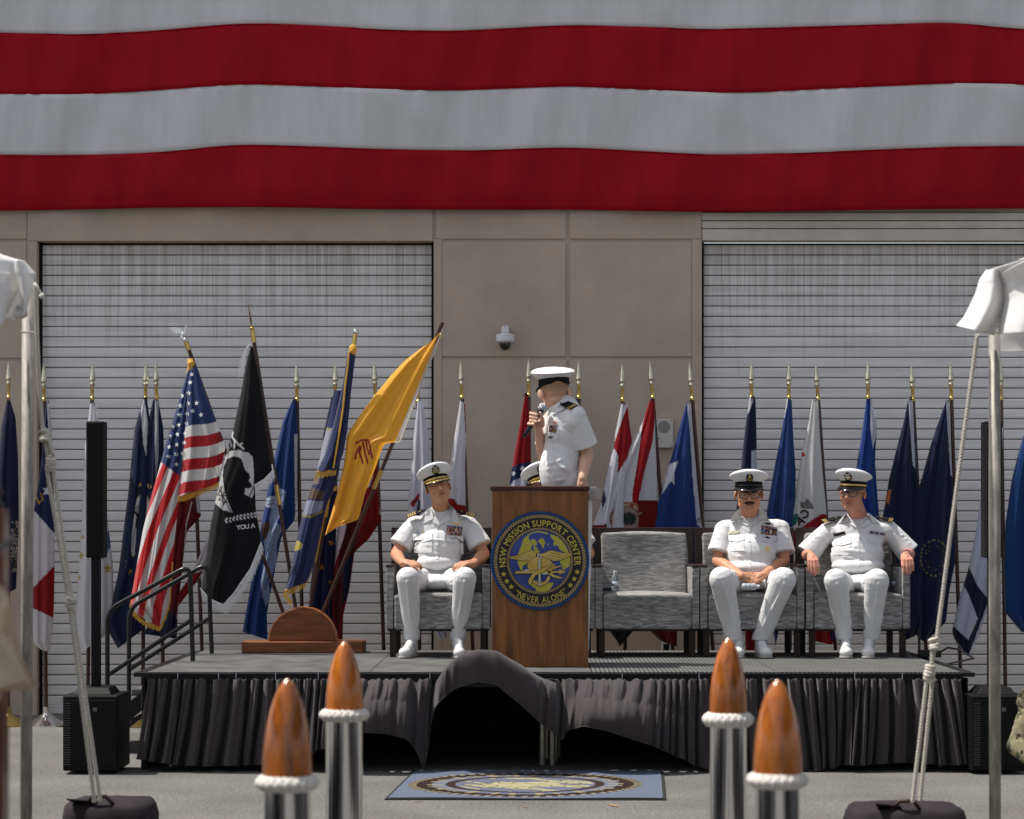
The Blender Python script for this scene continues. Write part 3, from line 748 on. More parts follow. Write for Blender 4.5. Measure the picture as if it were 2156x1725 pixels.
def cloth(name, parent, left, right, D, paint, amp=0.03, nf=2.5, ph=0.0, back=0.05, dD=0.0, m=None, step=2.0, tilt=0.0, bulge=0.05):
    Lp = np.array(left); Rp = np.array(right)
    hgt = max(np.hypot(*np.diff(Lp, axis=0).T).sum(), np.hypot(*np.diff(Rp, axis=0).T).sum())
    wid = max(10, np.abs(Rp[:, 0].max() - Lp[:, 0].min()) * 0.8)
    nv = int(min(260, hgt / step)); nu = int(max(10, min(110, wid / step)))
    lx, ly = resample(left, nv); rx, ry = resample(right, nv)
    u = np.linspace(0, 1, nu)[None, :]; v = np.linspace(0, 1, nv)[:, None]
    x = lx[:, None] * (1 - u) + rx[:, None] * u; y = ly[:, None] * (1 - u) + ry[:, None] * u
    w = np.hypot(rx - lx, ry - ly)[:, None]
    a = amp * np.minimum(1, w / 60.0) * (0.35 + 0.65 * v)
    s1 = np.sin(2 * np.pi * nf * u + ph + 0.7 * np.sin(2.3 * v + ph) + 1.2 * v)
    f = a * (0.62 * np.sign(s1) * np.abs(s1) ** 0.7 + 0.20 * np.sin(2 * np.pi * nf * 2.1 * u + 2 * ph + 1.5 * v) + 0.03 * np.sin(2 * np.pi * nf * 4.3 * u + 9 * v))
    Dm = D + dD * v + f - bulge * np.sqrt(np.clip(np.sin(np.pi * np.clip(u, 0, 1)), 0, 1)) * np.minimum(1, w / 50) + tilt * (u - 0.5)
    col = np.zeros((nv, nu, 3)); paint(x, y, u + 0 * v, v + 0 * u, col)
    V = Pn(x, y, Dm); C_ = col
    if back:
        nb = max(4, nu // 4); ub = np.linspace(1, 0, nb + 2)[None, 1:-1]
        xb = lx[:, None] * (1 - ub) + rx[:, None] * ub; yb = ly[:, None] * (1 - ub) + ry[:, None] * ub
        Db = D + dD * v + back * np.sqrt(np.clip(np.sin(np.pi * ub), 0, 1)) * np.minimum(1, w / 40) + tilt * (ub - 0.5) + 0.004
        cb = np.zeros((nv, nb, 3)); paint(xb, yb, ub + 0 * v, v + 0 * ub, cb)
        V = np.concatenate([V, Pn(xb, yb, Db)], 1); C_ = np.concatenate([C_, cb], 1)
    W_ = V.shape[1]; F = []
    wrap = W_ if back else W_ - 1
    for j in range(nv - 1):
        for i in range(wrap):
            i2 = (i + 1) % W_; F.append((j * W_ + i, j * W_ + i2, (j + 1) * W_ + i2, (j + 1) * W_ + i))
    return mesh_np(name, V.reshape(-1, 3), F, m or CLOTH, parent, smooth=True, colors=np.clip(C_, 0, 1).reshape(-1, 3))
def setc(col, m, c): col[m] = lin(c) if isinstance(c, str) else c

POLEM = wood('pole_wood', '#4a2c20', '#24140e', 0.35, 2.5, 'Z', coat=0.3)
BRASS = mat('brass', (0.62, 0.44, 0.14), 0.28, metal=1.0, var=0.15, vscale=40)
TIPM = mat('tip_brass', (0.66, 0.62, 0.45), 0.3, metal=1.0, var=0.3, vscale=30)
CHROME = mat('chrome', (0.75, 0.75, 0.76), 0.10, metal=1.0)
WHITEC = mat('header_white', (0.7, 0.7, 0.72), 0.8)
FD = 17.5; PXM = FPX / FD
def stand_flag(label, xt, xb, left, right, paint, amp=0.03, nf=2.2, ph=0.0, tip=770, base=False, grp='state flags on wooden poles in floor stands behind the stage', tail=None, D=FD, ring=None, texts=None, back=0.06):
    s = 1.0 / PXM
    if tip == 770: tip = 770 + [-1, 4, 0, 2, -1, 3, 1][int(xt) % 7]
    top = P(xt, tip, D); bot = P(xb, 1530, D); bot.z = 0.02
    root = empty('standing_flag', (bot.x, bot.y, 0), label, 'flag', grp)
    ax = (top - bot).normalized(); M = ax.to_track_quat('Z', 'Y').to_matrix()
    def at(y): return bot + (top - bot) * ((1530 - y) / (1530 - tip))
    pole = MB().tube([bot, at(tip + 66)], 0.0155, 12).build('pole', POLEM, root, auto=50)
    h0 = (at(tip + 66) - bot).length
    MB().lathe([(0.0175, -0.02), (0.0175, 0.0), (0.014, 0.004), (0.0135, 0.07), (0.0155, 0.075), (0.0155, 0.082), (0.010, 0.088)], at(tip + 66), 14, M).build('ferrule', BRASS, root, auto=40)
    MB().lathe([(0.009, 0.0), (0.018, 0.012), (0.021, 0.024), (0.014, 0.038), (0.012, 0.044), (0.022, 0.052), (0.025, 0.058), (0.023, 0.062), (0.0135, 0.135), (0.001, 0.20)], at(tip + 66) + ax * 0.085 * 0.93 - ax * 0.0, 12, M).build('finial', TIPM, root, auto=35)
    c = cloth('flag_cloth', root, left, right, D - 0.03, paint, amp, nf, ph, back=back)
    if tail:
        cloth('flag_cloth', root, tail[0], tail[1], D - 0.02, tail[2], amp, nf, ph + 1, back=0.03)
    # header rings
    for (rx, ry) in ([((left[0][0] + right[0][0]) / 2, left[0][1] + 1)] + (ring or [])):
        p = P(rx, ry, D - 0.075); mm = MB(); mm.tube([p + Vector((0.011 * math.cos(a), 0, 0.011 * math.sin(a))) for a in np.linspace(0, 2 * math.pi, 13)[:-1]], 0.003, 6, closed=True)
        mm.tube([p + Vector((0, 0, .009)), at(max(tip + 68, ry - 8)) + Vector((0, -.012, 0))], 0.003, 6); mm.build('snap_ring', BLACKM, root, smooth=True)
    if base:
        MB().lathe([(0.15, 0), (0.15, 0.012), (0.125, 0.03), (0.12, 0.034), (0.095, 0.05), (0.09, 0.054), (0.065, 0.068), (0.045, 0.085), (0.03, 0.10), (0.027, 0.10), (0.027, 0.15), (0.024, 0.152)], (bot.x, bot.y, 0), 32).build('stand_base', base, root, auto=28)
    else:
        MB().lathe([(0.15, 0), (0.15, 0.012), (0.12, 0.034), (0.09, 0.054), (0.045, 0.085), (0.027, 0.10), (0.027, 0.15)], (bot.x, bot.y, 0), 20).build('stand_base', BRASS, root, auto=28)
    return root, c
def glyphs_on(parent, obj, items, Dd, m, name='lettering', off=0.004):
    """items: (char, x, y, size, angle, mirror, bold) in frame units"""
    bv = bvh_of(obj); V = []; F = []
    for ch, cx, cy, size, ang, mir, bold in items:
        gv, gf_, a, b = glyph(ch, bold); n = len(V); ca, sa = math.cos(ang), math.sin(ang)
        for vx, vy in gv:
            lx_ = (vx - (a + b) / 2) * size * (-1 if mir else 1); ly_ = -(vy - 0.35) * size
            V.append(cast(bv, cx + lx_ * ca - ly_ * sa, cy + lx_ * sa + ly_ * ca, Dd, off))
        F += [tuple(i + n for i in f) for f in gf_]
    return mesh_np(name, V, F, m, parent)
NAVY = '#1b2240'; 
def solid(c):
    def p(x, y, u, v, col): col[:] = lin(c)
    return p
def spec(base, regs, f=ident, extra=None):
    regs = [(mp_(f, r[0]), r[1]) for r in regs]
    def p(x, y, u, v, col):
        col[:] = lin(base)
        for poly, c in regs: setc(col, inpoly(x, y, poly), c)
        if extra: extra(x, y, u, v, col)
    return p
def stars_in(lst, c, k=0.4):
    def e(x, y, u, v, col):
        for (sx, sy, r, rot) in lst: setc(col, inpoly(x, y, star_pts(sx, sy, r, rot, k)), c)
    return e
GOLD = '#a87f2c'
# 1
def p1(x, y, u, v, col):
    col[:] = lin('#191f3a'); m = (np.abs(y - 1150) < 55) & (x > 24)
    setc(col, m & (np.sin(x * 1.3) * np.sin(y * .35) > .25), '#b9b9b4'); setc(col, m & (np.sin(x * .9 + 2) * np.sin(y * .5) > .55), '#a08444')
stand_flag('dark navy flag with a round emblem, at the far left beside the tent pole', 18, 17, [(14, 845), (2, 900), (-8, 1000), (-12, 1120), (-10, 1262)], [(22, 845), (33, 880), (38, 960), (40, 1100), (34, 1240)], p1, base=BRASS, ph=.4)
# 2
def e2(x, y, u, v, col):
    setc(col, inpoly(x, y, star_pts(100, 1034, 13, .2)), '#cfcfd4')
    for c_ in (((76, 1046), (82, 1060), (90, 1052), (86, 1040)), ((78, 990), (81, 1000)), ((74, 1010), (80, 1020))): setc(col, seg_d(x, y, c_) < 1.6, GOLD)
stand_flag('navy, white and red flag with a pale star, just right of the left tent pole', 92, 97,
           [(97, 846), (90, 940), (82, 1010), (70, 1080), (68, 1200), (68, 1300), (70, 1356), (90, 1370)], [(103, 846), (108, 900), (112, 1000), (115, 1080), (115, 1190), (114, 1270), (111, 1320), (104, 1372)],
           spec('#1b2448', [([(60, 1075), (74, 1078), (112, 1121), (122, 1124), (122, 1400), (60, 1400)], '#cfc9cc'), ([(60, 1245), (68, 1240), (110, 1195), (122, 1190), (122, 1305), (112, 1301), (60, 1276)], '#8e0f17'),
                            ([(98, 846), (104, 846), (111, 950), (110, 985), (104, 930)], '#c9c9cc')], ident, e2), base=CHROME, ph=1.2)
# 3
st3 = [(f8(535, 485)[0], f8(535, 485)[1], 12, 0), (f8(400, 420)[0], f8(400, 420)[1], 9, .2), (f8(515, 145)[0], f8(515, 145)[1], 8, .1), (f8(408, 330)[0], f8(408, 330)[1], 6, .1), (f8(392, 530)[0], f8(392, 530)[1], 6, .1)]
def e3(x, y, u, v, col):
    for s_ in st3: setc(col, inpoly(x, y, star_pts(*s_)), '#b59a4a')
    setc(col, inpoly(x, y, mp_(f8, [(520, 305), (545, 300), (550, 370), (525, 420), (505, 440), (505, 360)])), '#41627f')
rf, cf3 = stand_flag('white flag with gold stars and a blue ribbon behind the left column loudspeaker', 195, 184,
           [(190, 850), (178, 950), (172, 1100), (165, 1200), (160, 1290), (161, 1350), (171, 1374)], [(203, 850), (212, 950), (225, 1080), (237, 1180), (240, 1270), (236, 1320), (222, 1338)],
           spec('#d3d2d6', [], ident, e3), amp=.035, ph=2.0, nf=2)
glyphs_on(rf, cf3, [('H', *f8(512, 372), 11, 1.2, False, .02), ('O', *f8(518, 400), 11, 1.2, False, .02)][::1], FD, mat('ribbon_gold', lin(GOLD), .6))
# 4
stand_flag('narrow navy flag with a white header tape, left of the kentucky blue one', 307, 300, [(302, 838), (283, 903), (271, 1027), (262, 1100), (250, 1200)], [(309, 838), (318, 900), (322, 1000), (322, 1100), (318, 1200)],
           spec('#18213f', [([(303, 836), (296, 865), (302, 936), (308, 960), (312, 890)], '#c6c6cc')]), ph=.7)[0]['label'] = 'narrow navy flag with white tape, left of the navy flag with a white seal'
# 5
def e5(x, y, u, v, col):
    ov = mp_(f2, [(5, 1190), (30, 1100), (70, 1020), (98, 995), (122, 1008), (138, 1050), (138, 1110), (115, 1200), (80, 1290), (50, 1312), (22, 1285), (8, 1240)])
    setc(col, inpoly(x, y, ov), '#c4c3c6'); setc(col, seg_d(x, y, ov + ov[:1]) < 1.2, '#9a8a55')
    for pl in ([(62, 1090), (78, 1110), (70, 1160), (90, 1200), (75, 1260)], [(95, 1095), (85, 1150), (100, 1190), (88, 1240)]): setc(col, seg_d(x, y, mp_(f2, pl)) < 3.0, '#2b2a30')
    for pl in ([(5, 1330), (25, 1345), (15, 1365), (38, 1380)], [(20, 1315), (36, 1330)], [(30, 1395), (42, 1385)]): setc(col, seg_d(x, y, mp_(f2, pl)) < 1.5, GOLD)
r5, c5 = stand_flag('navy flag with a white oval seal and reversed gold lettering beside the striped flag', 328, 346,
           [(322, 842), (300, 950), (281, 1050), (262, 1130), (248, 1210), (232, 1280), (218, 1312), (248, 1366)], [(333, 842), (344, 900), (347, 1000), (345, 1100), (332, 1200), (312, 1290), (298, 1328)],
           spec('#18213f', [([(326, 842), (333, 842), (334, 960), (328, 1010), (326, 930)], '#b9b9c0')], ident, e5), ph=2.6)
it = []
for i, ch in enumerate('OMMONWE'):
    a = -0.55 + i * 0.2; px_, py_ = f2(133 - i * 12.5, 962 - 16 * math.sin(i / 6 * math.pi) ** .9 + i * 1.0); it.append((ch, px_, py_, 11, -0.5 + (6 - i) * .04 + .25, True, .01))
glyphs_on(r5, c5, it, FD, mat('lettering_gold', lin('#9c8648'), .6))
it = [(ch, *f2(28 + 6 * abs(i - 5) ** 1.5 * .35 + (60 - 60), 1168 - 0 - (i - 10) * -0.0 - (0)), 1, 0, True, 0) for i, ch in enumerate('')]
path5 = resample(mp_(f2, [(104, 1030), (72, 1062), (45, 1108), (28, 1168)]), 12)
for i, ch in enumerate('ED WE STAND'):
    if ch != ' ': it.append((ch, path5[0][i], path5[1][i], 7.5, -0.85 - .05 * i, True, .01))
glyphs_on(r5, c5, it, FD, BLACKM)
# 6
def e6(x, y, u, v, col):
    setc(col, seg_d(x, y, mp_(f2, [(345, 1040), (318, 1150), (300, 1400), (262, 1700)])) < 1.3, '#b9b2b5'); setc(col, inpoly(x, y, mp_(f2, [(0, 1600), (262, 1590), (300, 1750), (0, 1750)])), '#181d36')
    setc(col, inpoly(x, y, mp_(f2, [(365, 1010), (392, 1010), (398, 1100), (372, 1090)])), '#b8b5ba')
p_tail = spec('#b9b2b6', [([(350, 1400), (400, 1385), (300, 1570), (200, 1600)], '#7c0d15')], f2)
stand_flag('dark red flag with a white edge line, mostly hidden behind the striped flag', 404, 431, mp_(f2, [(255, 900), (256, 1040), (250, 1250), (236, 1420), (190, 1560), (100, 1700)]), mp_(f2, [(360, 900), (382, 1000), (392, 1110), (322, 1185), (302, 1330), (276, 1590), (270, 1725)]),
           spec('#5e0b13', [], ident, e6), tip=800, ph=1, tail=(mp_(f2, [(428, 1212), (350, 1380), (240, 1562)]), mp_(f2, [(440, 1290), (400, 1400), (268, 1575)]), p_tail))
# 7
def e7(x, y, u, v, col):
    setc(col, inpoly(x, y, mp_(f2, [(780, 965), (818, 985), (800, 1080), (770, 1140), (800, 1170), (770, 1250), (775, 1330), (730, 1450), (745, 1520), (715, 1560), (700, 1510), (690, 1440), (700, 1380), (715, 1280), (700, 1220), (740, 1090), (765, 1010)])), '#8fa0bf')
    setc(col, inpoly(x, y, mp_(f2, [(720, 1020), (762, 1005), (770, 1040), (755, 1075), (712, 1060)])), '#a9b4c9')
    setc(col, inpoly(x, y, mp_(f2, [(700, 1150), (735, 1128), (738, 1170), (722, 1215), (705, 1235), (695, 1200)])), '#5b4436')
    for pl in ([(775, 1010), (812, 1000)], [(765, 1050), (800, 1045)], [(750, 1130), (735, 1250), (712, 1330)], [(720, 1035), (762, 1030)], [(718, 1050), (760, 1047)], [(735, 1400), (710, 1480)]): setc(col, seg_d(x, y, mp_(f2, pl)) < .9, '#1a2c55')
stand_flag('blue flag with a pale bird emblem between the black flag and the podium poles', 624, 641, mp_(f2, [(852, 525), (800, 640), (745, 880), (700, 1120), (650, 1400), (622, 1560), (600, 1690)]), mp_(f2, [(866, 525), (876, 700), (874, 1000), (862, 1130), (795, 1212), (768, 1350), (722, 1600), (726, 1730)]),
           spec('#1b3a72', [([(858, 700), (880, 700), (884, 1140), (864, 1135)], '#c3c5ca')], f2, e7), ph=3.2, ring=[f2(878, 1120)])
# 8
stand_flag('dark navy flag with gold stars behind the gold fringed navy flag', 706, 700, mp_(f2, [(1045, 515), (1005, 700), (985, 900), (960, 1300), (935, 1500), (945, 1700)]), mp_(f2, [(1062, 515), (1078, 700), (1075, 1000), (1066, 1300), (1060, 1550), (1052, 1720)]),
           spec('#12183a', [], ident, stars_in([(*f2(1045, 1245), 8, .2), (*f2(998, 1365), 8, 0), (*f2(1040, 1440), 6, 0), (*f2(985, 1210), 6, .3)], '#a5682e')), ph=.2)
# 9
def e9(x, y, u, v, col):
    setc(col, inpoly(x, y, mp_(f3, [(545, 1150), (612, 1130), (590, 1230), (555, 1330), (540, 1400)])), '#c0b4ba')
    setc(col, seg_d(x, y, mp_(f3, [(690, 975), (720, 955), (738, 900)])) < 2.6, '#c3bcc0'); setc(col, inpoly(x, y, mp_(f3, [(730, 860), (750, 860), (745, 900), (705, 935)])), '#1b2344')
    setc(col, inpoly(x, y, mp_(f3, [(590, 1340), (640, 1300), (620, 1480), (590, 1560)])), '#131a3a'); setc(col, inpoly(x, y, mp_(f3, [(774, 1065), (790, 1065), (790, 1105), (774, 1105)])), '#c3bcc0')
stand_flag('deep red and white flag hanging behind the yellow flag', 788, 813, mp_(f3, [(735, 520), (700, 640), (650, 900), (565, 1150), (545, 1350), (532, 1550), (535, 1725)]), mp_(f3, [(752, 520), (762, 800), (768, 1000), (784, 1128), (720, 1225), (648, 1290), (622, 1480), (592, 1600), (588, 1730)]),
           spec('#7d0c14', [([(620, 1000), (700, 900), (690, 1100), (600, 1500), (560, 1725), (540, 1500)], '#4d0c12')], f3, e9), ph=1.5)
# 10
def e10(x, y, u, v, col):
    setc(col, inpoly(x, y, mp_(f3, [(928, 1045), (972, 990), (972, 1020), (945, 1062), (932, 1062)])), '#8e1420'); setc(col, inpoly(x, y, mp_(f3, [(968, 1020), (978, 1040), (978, 1110), (955, 1110)])), '#2a2733')
stand_flag('white flag with a small red ribbon behind the seated captain, left of its twin', 880, 884, mp_(f3, [(966, 520), (940, 750), (920, 1000), (915, 1150), (960, 1400), (1035, 1660), (1070, 1725)]), mp_(f3, [(986, 520), (1018, 700), (1034, 850), (1040, 1100), (1080, 1400), (1112, 1600), (1110, 1725)]),
           spec('#cdced8', [], ident, e10), ph=2.2, amp=.04, tip=778)
# 11
stand_flag('white flag with a red cross at the bottom, right of the seated captain', 970, 1002, mp_(f3, [(1178, 530), (1142, 750), (1118, 900), (1112, 1100), (1110, 1400), (1085, 1700)]), mp_(f3, [(1202, 540), (1208, 700), (1202, 850), (1206, 1080), (1200, 1400), (1170, 1650)]),
           spec('#d0d0d6', [([(1100, 1018), (1150, 1022), (1160, 1050), (1198, 1056), (1210, 1060), (1210, 1110), (1100, 1100)], '#8b0f1a'), ([(1196, 540), (1210, 560), (1214, 700), (1204, 690)], '#7a1a2a')], f3), ph=.3)
# 12
stand_flag('red flag with white stars on a blue band, left of the standing speaker', 1113, 1117, mp_(f4, [(800, 225), (770, 400), (738, 560), (715, 720), (700, 900)]), mp_(f4, [(814, 225), (826, 400), (833, 600), (835, 720), (830, 900)]),
           spec('#8a0c15', [([(700, 640), (725, 622), (780, 600), (840, 590), (840, 930), (690, 930)], '#1c2a52'), ([(700, 750), (735, 695), (790, 672), (812, 690), (808, 760), (720, 900), (690, 900)], '#c5c6d2')], f4, stars_in([(*f4(738, 655), 6.5, .1), (*f4(787, 628), 7.5, -.1)], '#d5d6dc')), ph=1, tip=764, ring=[f4(800, 232)])
# 13
stand_flag('blue and white flag mostly hidden behind the standing speaker', 1218, 1226, mp_(f4, [(1066, 255), (1052, 400), (1070, 700), (1080, 900)]), mp_(f4, [(1084, 255), (1100, 400), (1135, 700), (1140, 900)]),
           spec('#24417f', [([(1060, 250), (1076, 250), (1080, 290), (1062, 300)], '#c9cad0')], f4), ph=2)
# 14
stand_flag('red and white flag with a dark lower corner, third pole right of the speaker', 1310, 1318, mp_(f5, [(258, 280), (230, 420), (200, 560), (160, 760), (135, 880), (150, 1100), (190, 1500), (235, 1560)]), mp_(f5, [(292, 282), (302, 380), (316, 470), (316, 600), (310, 800), (320, 1100), (345, 1480), (250, 1590)]),
           spec('#c6c6cd', [([(292, 290), (258, 380), (214, 510), (243, 560), (238, 660), (320, 520), (320, 440)], '#8b0f18'), ([(165, 740), (178, 800), (150, 860), (140, 960), (110, 900)], '#171d3c'), ([(100, 960), (360, 960), (360, 1700), (100, 1700)], '#14231f')], f5), ph=.9)[0]['label'] = 'red and white flag with dark lower corner, left of the round sealed flag'
# 15
def e15(x, y, u, v, col):
    c0 = f5(292, 905); d = np.hypot((x - c0[0]) * 1.0, y - c0[1])
    inside = x < f5(352, 0)[0]
    setc(col, (d < 38) & inside, '#a58468'); setc(col, (d < 37) & (d > 26) & inside, '#8a4b3a'); setc(col, (d < 25) & inside, '#8a7c72')
    setc(col, (d < 24) & inside & (np.sin(x * .8 + y * .55) > .2), '#a98d84')
    dd = np.hypot((x - c0[0] - 3) * .9, y - c0[1] + 2) + 2.5 * np.sin(x * .9) * np.sin(y * .8); setc(col, (dd < 14) & inside, '#27302c')
r15, c15 = stand_flag('white flag with a broad red diagonal and a round seal, beside the intercom box', 1369, 1429, mp_(f5, [(414, 255), (370, 385), (300, 520), (230, 655), (160, 790), (104, 930), (95, 1000), (200, 1300), (470, 1560)]), mp_(f5, [(438, 268), (442, 450), (450, 620), (455, 800), (458, 960), (480, 1200), (560, 1500), (560, 1590)]),
           spec('#c9c8cc', [([(405, 255), (450, 255), (428, 480), (385, 640), (345, 830), (350, 970), (312, 970), (318, 760), (345, 600), (372, 400)], '#8f0d15'), ([(100, 935), (240, 925), (450, 925), (600, 1700), (100, 1700)], '#6d0c13'), ([(345, 800), (460, 800), (460, 960), (345, 960)], '#6e0d15')], f5, e15), ph=2.4, ring=[f5(425, 262)])
it = []
for i, ch in enumerate('THE STATE'):
    pass
c0 = f5(292, 905)
for i, ch in enumerate('L OF THE STATE'):
    a = R(-28) - R(11.5) * i
    if ch != ' ': it.append((ch, c0[0] + 31 * math.cos(a), c0[1] + 31 * math.sin(a), 8.5, a + R(90), True, .02))
glyphs_on(r15, c15, it, FD, mat('seal_cream', lin('#c9b89a'), .6))
# 16
stand_flag('blue flag with half a white star, leaning pole just right of the intercom box', 1452, 1514, mp_(f5, [(612, 270), (580, 380), (530, 560), (490, 700), (450, 830), (425, 960), (500, 1300)]), mp_(f5, [(634, 275), (646, 450), (668, 700), (688, 900), (698, 960), (720, 1300)]),
           spec('#203a75', [([(612, 262), (640, 262), (700, 960), (668, 930), (645, 700), (630, 450)], '#bfc1c8'), ([(568, 587), (546, 650), (546, 720), (527, 695), (476, 770), (494, 682), (488, 645), (520, 605)], '#cdd0da')], f5), ph=1.7, ring=[f5(676, 910)])
# 17
stand_flag('navy and white flag behind the cap of the moustached sailor', 1582, 1585, mp_(f5, [(952, 240), (935, 350), (910, 550), (900, 700), (878, 850), (880, 1100), (925, 1500), (930, 1640)]), mp_(f5, [(983, 245), (988, 400), (990, 530), (994, 700), (1000, 850), (1000, 1100), (1000, 1500), (985, 1640)]),
           spec('#171d3c', [([(964, 530), (1000, 530), (1000, 860), (955, 860)], '#b9bdd0'), ([(950, 236), (976, 250), (958, 300), (940, 340)], '#c5c6cc'), ([(860, 1000), (1050, 1000), (1050, 1700), (860, 1700)], '#7c0c15')], f5), ph=.5, ring=[f5(968, 252)])
# 18
def e18(x, y, u, v, col): setc(col, (inpoly(x, y, mp_(f5, [(1140, 820), (1190, 780), (1195, 900), (1150, 950)]))) & (np.sin(x * .9) * np.sin(y * .6) > .2), '#4c5c8a')
stand_flag('medium blue flag between the moustached sailor and the bear flag', 1661, 1664, mp_(f5, [(1154, 250), (1120, 450), (1080, 650), (1045, 850), (1040, 950), (1045, 1200), (1090, 1590)]), mp_(f5, [(1178, 258), (1190, 500), (1201, 650), (1198, 800), (1180, 950), (1180, 1200), (1110, 1500)]),
           spec('#263f78', [([(1152, 250), (1162, 250), (1135, 380)], '#c5c6cc')], f5, e18), ph=1.9, amp=.045)[0]['label'] = 'medium blue flag between the moustached sailor and the white flag with dark letters'
# 19
r19, c19 = stand_flag('white flag with a small red star, reversed dark letters and a red lower stripe', 1718, 1770, mp_(f5, [(1290, 255), (1265, 400), (1230, 560), (1200, 750), (1180, 900), (1168, 980), (1250, 1300), (1300, 1560)]), mp_(f5, [(1320, 250), (1334, 500), (1350, 700), (1366, 850), (1370, 980), (1420, 1300), (1400, 1580)]),
           spec('#cbcac9', [([(1229, 545), (1240, 540), (1256, 558), (1236, 568)], '#a01622'), ([(1342, 872), (1290, 905), (1205, 965), (1400, 975), (1375, 880)], '#8e0e17'), ([(1172, 905), (1205, 868), (1218, 880), (1205, 925), (1170, 950)], '#2b6b5c'),
                            ([(1262, 788), (1290, 822), (1302, 850), (1262, 846), (1228, 842), (1222, 806), (1245, 812)], '#77736f'), ([(1160, 960), (1450, 960), (1450, 1700), (1160, 1700)], '#8e0e17')], f5), ph=2.7, ring=[f5(1352, 905)])
glyphs_on(r19, c19, [('C', *f5(1250, 872), 24, -.45, True, .03), ('A', *f5(1224, 910), 24, -.5, True, .03), ('L', *f5(1200, 948), 22, -.55, True, .03)], FD, mat('lettering_dark', (0.02, 0.02, 0.022), .7))
# 20
stand_flag('royal blue flag with a white tape directly behind the bald sailor with glasses', 1827, 1836, mp_(f7, [(332, 930), (310, 1100), (270, 1350), (290, 1600), (330, 1800)] ) + [(1741, 1300), (1748, 1352)], mp_(f7, [(362, 915), (396, 1080), (386, 1300), (400, 1500), (412, 1650), (430, 1800)]) + [(1790, 1300), (1764, 1345)],
           spec('#183b80', [([(358, 915), (372, 960), (396, 1060), (388, 1160), (372, 1225), (358, 1100)], '#c4c6cf')], f7), ph=.8, amp=.045)[0]['label'] = 'royal blue flag directly behind the sailor seated at the right end'
# 21
stand_flag('navy flag with a small orange flame mark, right of the royal blue flag', 1919, 1958, mp_(f7, [(585, 915), (560, 1050), (520, 1200), (470, 1400), (430, 1640), (470, 1800)]) + [(1880, 1300), (1900, 1352)], mp_(f7, [(610, 920), (626, 1100), (642, 1400), (655, 1500), (670, 1700), (690, 1900)]) + [(1958, 1300), (1925, 1340)],
           spec('#151c38', [([(582, 912), (612, 912), (628, 1340), (612, 1320), (588, 980)], '#bcbec8'), ([(455, 1495), (472, 1465), (484, 1470), (474, 1520), (470, 1562), (458, 1540), (448, 1565)], '#b4662c')], f7), ph=2.0, ring=[f7(596, 930)])
# 22
def e22(x, y, u, v, col):
    c0 = (1968, 1175); a = np.arctan2(y - c0[1], x - c0[0]); d = np.hypot(x - c0[0], (y - c0[1]) * .8)
    setc(col, (np.abs(d - 30) < 1.2) & (np.sin(a * 22) > 0), '#8f8254'); setc(col, (np.abs(d - 20) < 3) & (np.sin(a * 9 + 1) * np.sin(d) > .5), '#6d6648')
stand_flag('large dark navy flag with a dotted gold ring beside the right armchair', 2001, 2026, mp_(f7, [(812, 935), (770, 1050), (720, 1200), (660, 1420), (600, 1580), (575, 1700)]) + [(1908, 1180), (1908, 1260), (1926, 1336), (1942, 1350)], mp_(f7, [(830, 940), (842, 1200), (856, 1500), (868, 1700)]) + [(2012, 1180), (1998, 1250), (1992, 1310), (1950, 1350)],
           spec('#161d3e', [([(812, 930), (832, 935), (846, 1200), (856, 1400), (840, 1380), (822, 1100)], '#b9bbc6')], f7, e22), ph=1.1, amp=.04)
# 23
stand_flag('white flag with wide navy border folded to a point by the right pole', 2107, 2118, [(2100, 900), (2080, 990), (2066, 1040), (2055, 1120), (2038, 1200), (2020, 1260), (2004, 1330), (2012, 1352), (2036, 1380)], [(2112, 900), (2108, 1000), (2104, 1100), (2092, 1180), (2083, 1240), (2076, 1290), (2060, 1340), (2040, 1381)],
           spec('#b7bacb', [([(1510, -110), (1620, -60), (1680, 80), (1760, 180), (1755, 215), (1620, 585), (1500, 430), (1512, 365), (1622, 470), (1688, 320), (1640, 190), (1560, 20)], '#161c34'), ([(1760, -200), (1900, -200), (1780, 250), (1760, 180)], '#161c34')], f9), ph=.1, amp=.02, tip=772)
# 24
stand_flag('deep blue flag at the right edge beyond the tent pole', 2172, 2176, [(2168, 880), (2148, 940), (2130, 1010), (2117, 1100), (2113, 1200), (2116, 1290), (2150, 1330)], [(2180, 880), (2200, 960), (2212, 1100), (2215, 1250), (2200, 1345)],
           spec('#143c72', []), ph=1.4, amp=.04)

# ------------------------------------------------------------------ wooden block with the five leaning flags
WB1 = wood('block_wood_light', '#d0864a', '#94562e', 0.45, 2.2, 'X', streak=9)
WB2 = wood('block_wood_dark', '#8e5432', '#54301b', 0.5, 2.2, 'X', streak=12)
pb = empty('flag_block', P(636, 1372, 16.5), 'half round wooden flag block on a plank holding the leaning poles', 'flag stand')
BD = 16.42
zb_ = SZ
bx0, bx1 = P(508, 0, BD).x, P(765, 0, BD).x
MB().box((bx0, BD, zb_ + 0.001), (bx1, BD + 0.30, zb_ + 0.085)).build('plank', [WB2], pb, bevel=0.008)
cxb = P(636, 0, BD + .06).x; rb_ = 70 * (BD + .06) / FPX
hd = MB(); pts = [(cxb + rb_ * math.cos(a), BD + .06, zb_ + .086 + rb_ * 1.0 * math.sin(a)) for a in np.linspace(math.pi, 0, 41)]
hd.prism3(pts, (0, 0.17, 0)); hd.build('half_disc', WB2, pb, bevel=0.005)
rim = MB(); n = 41
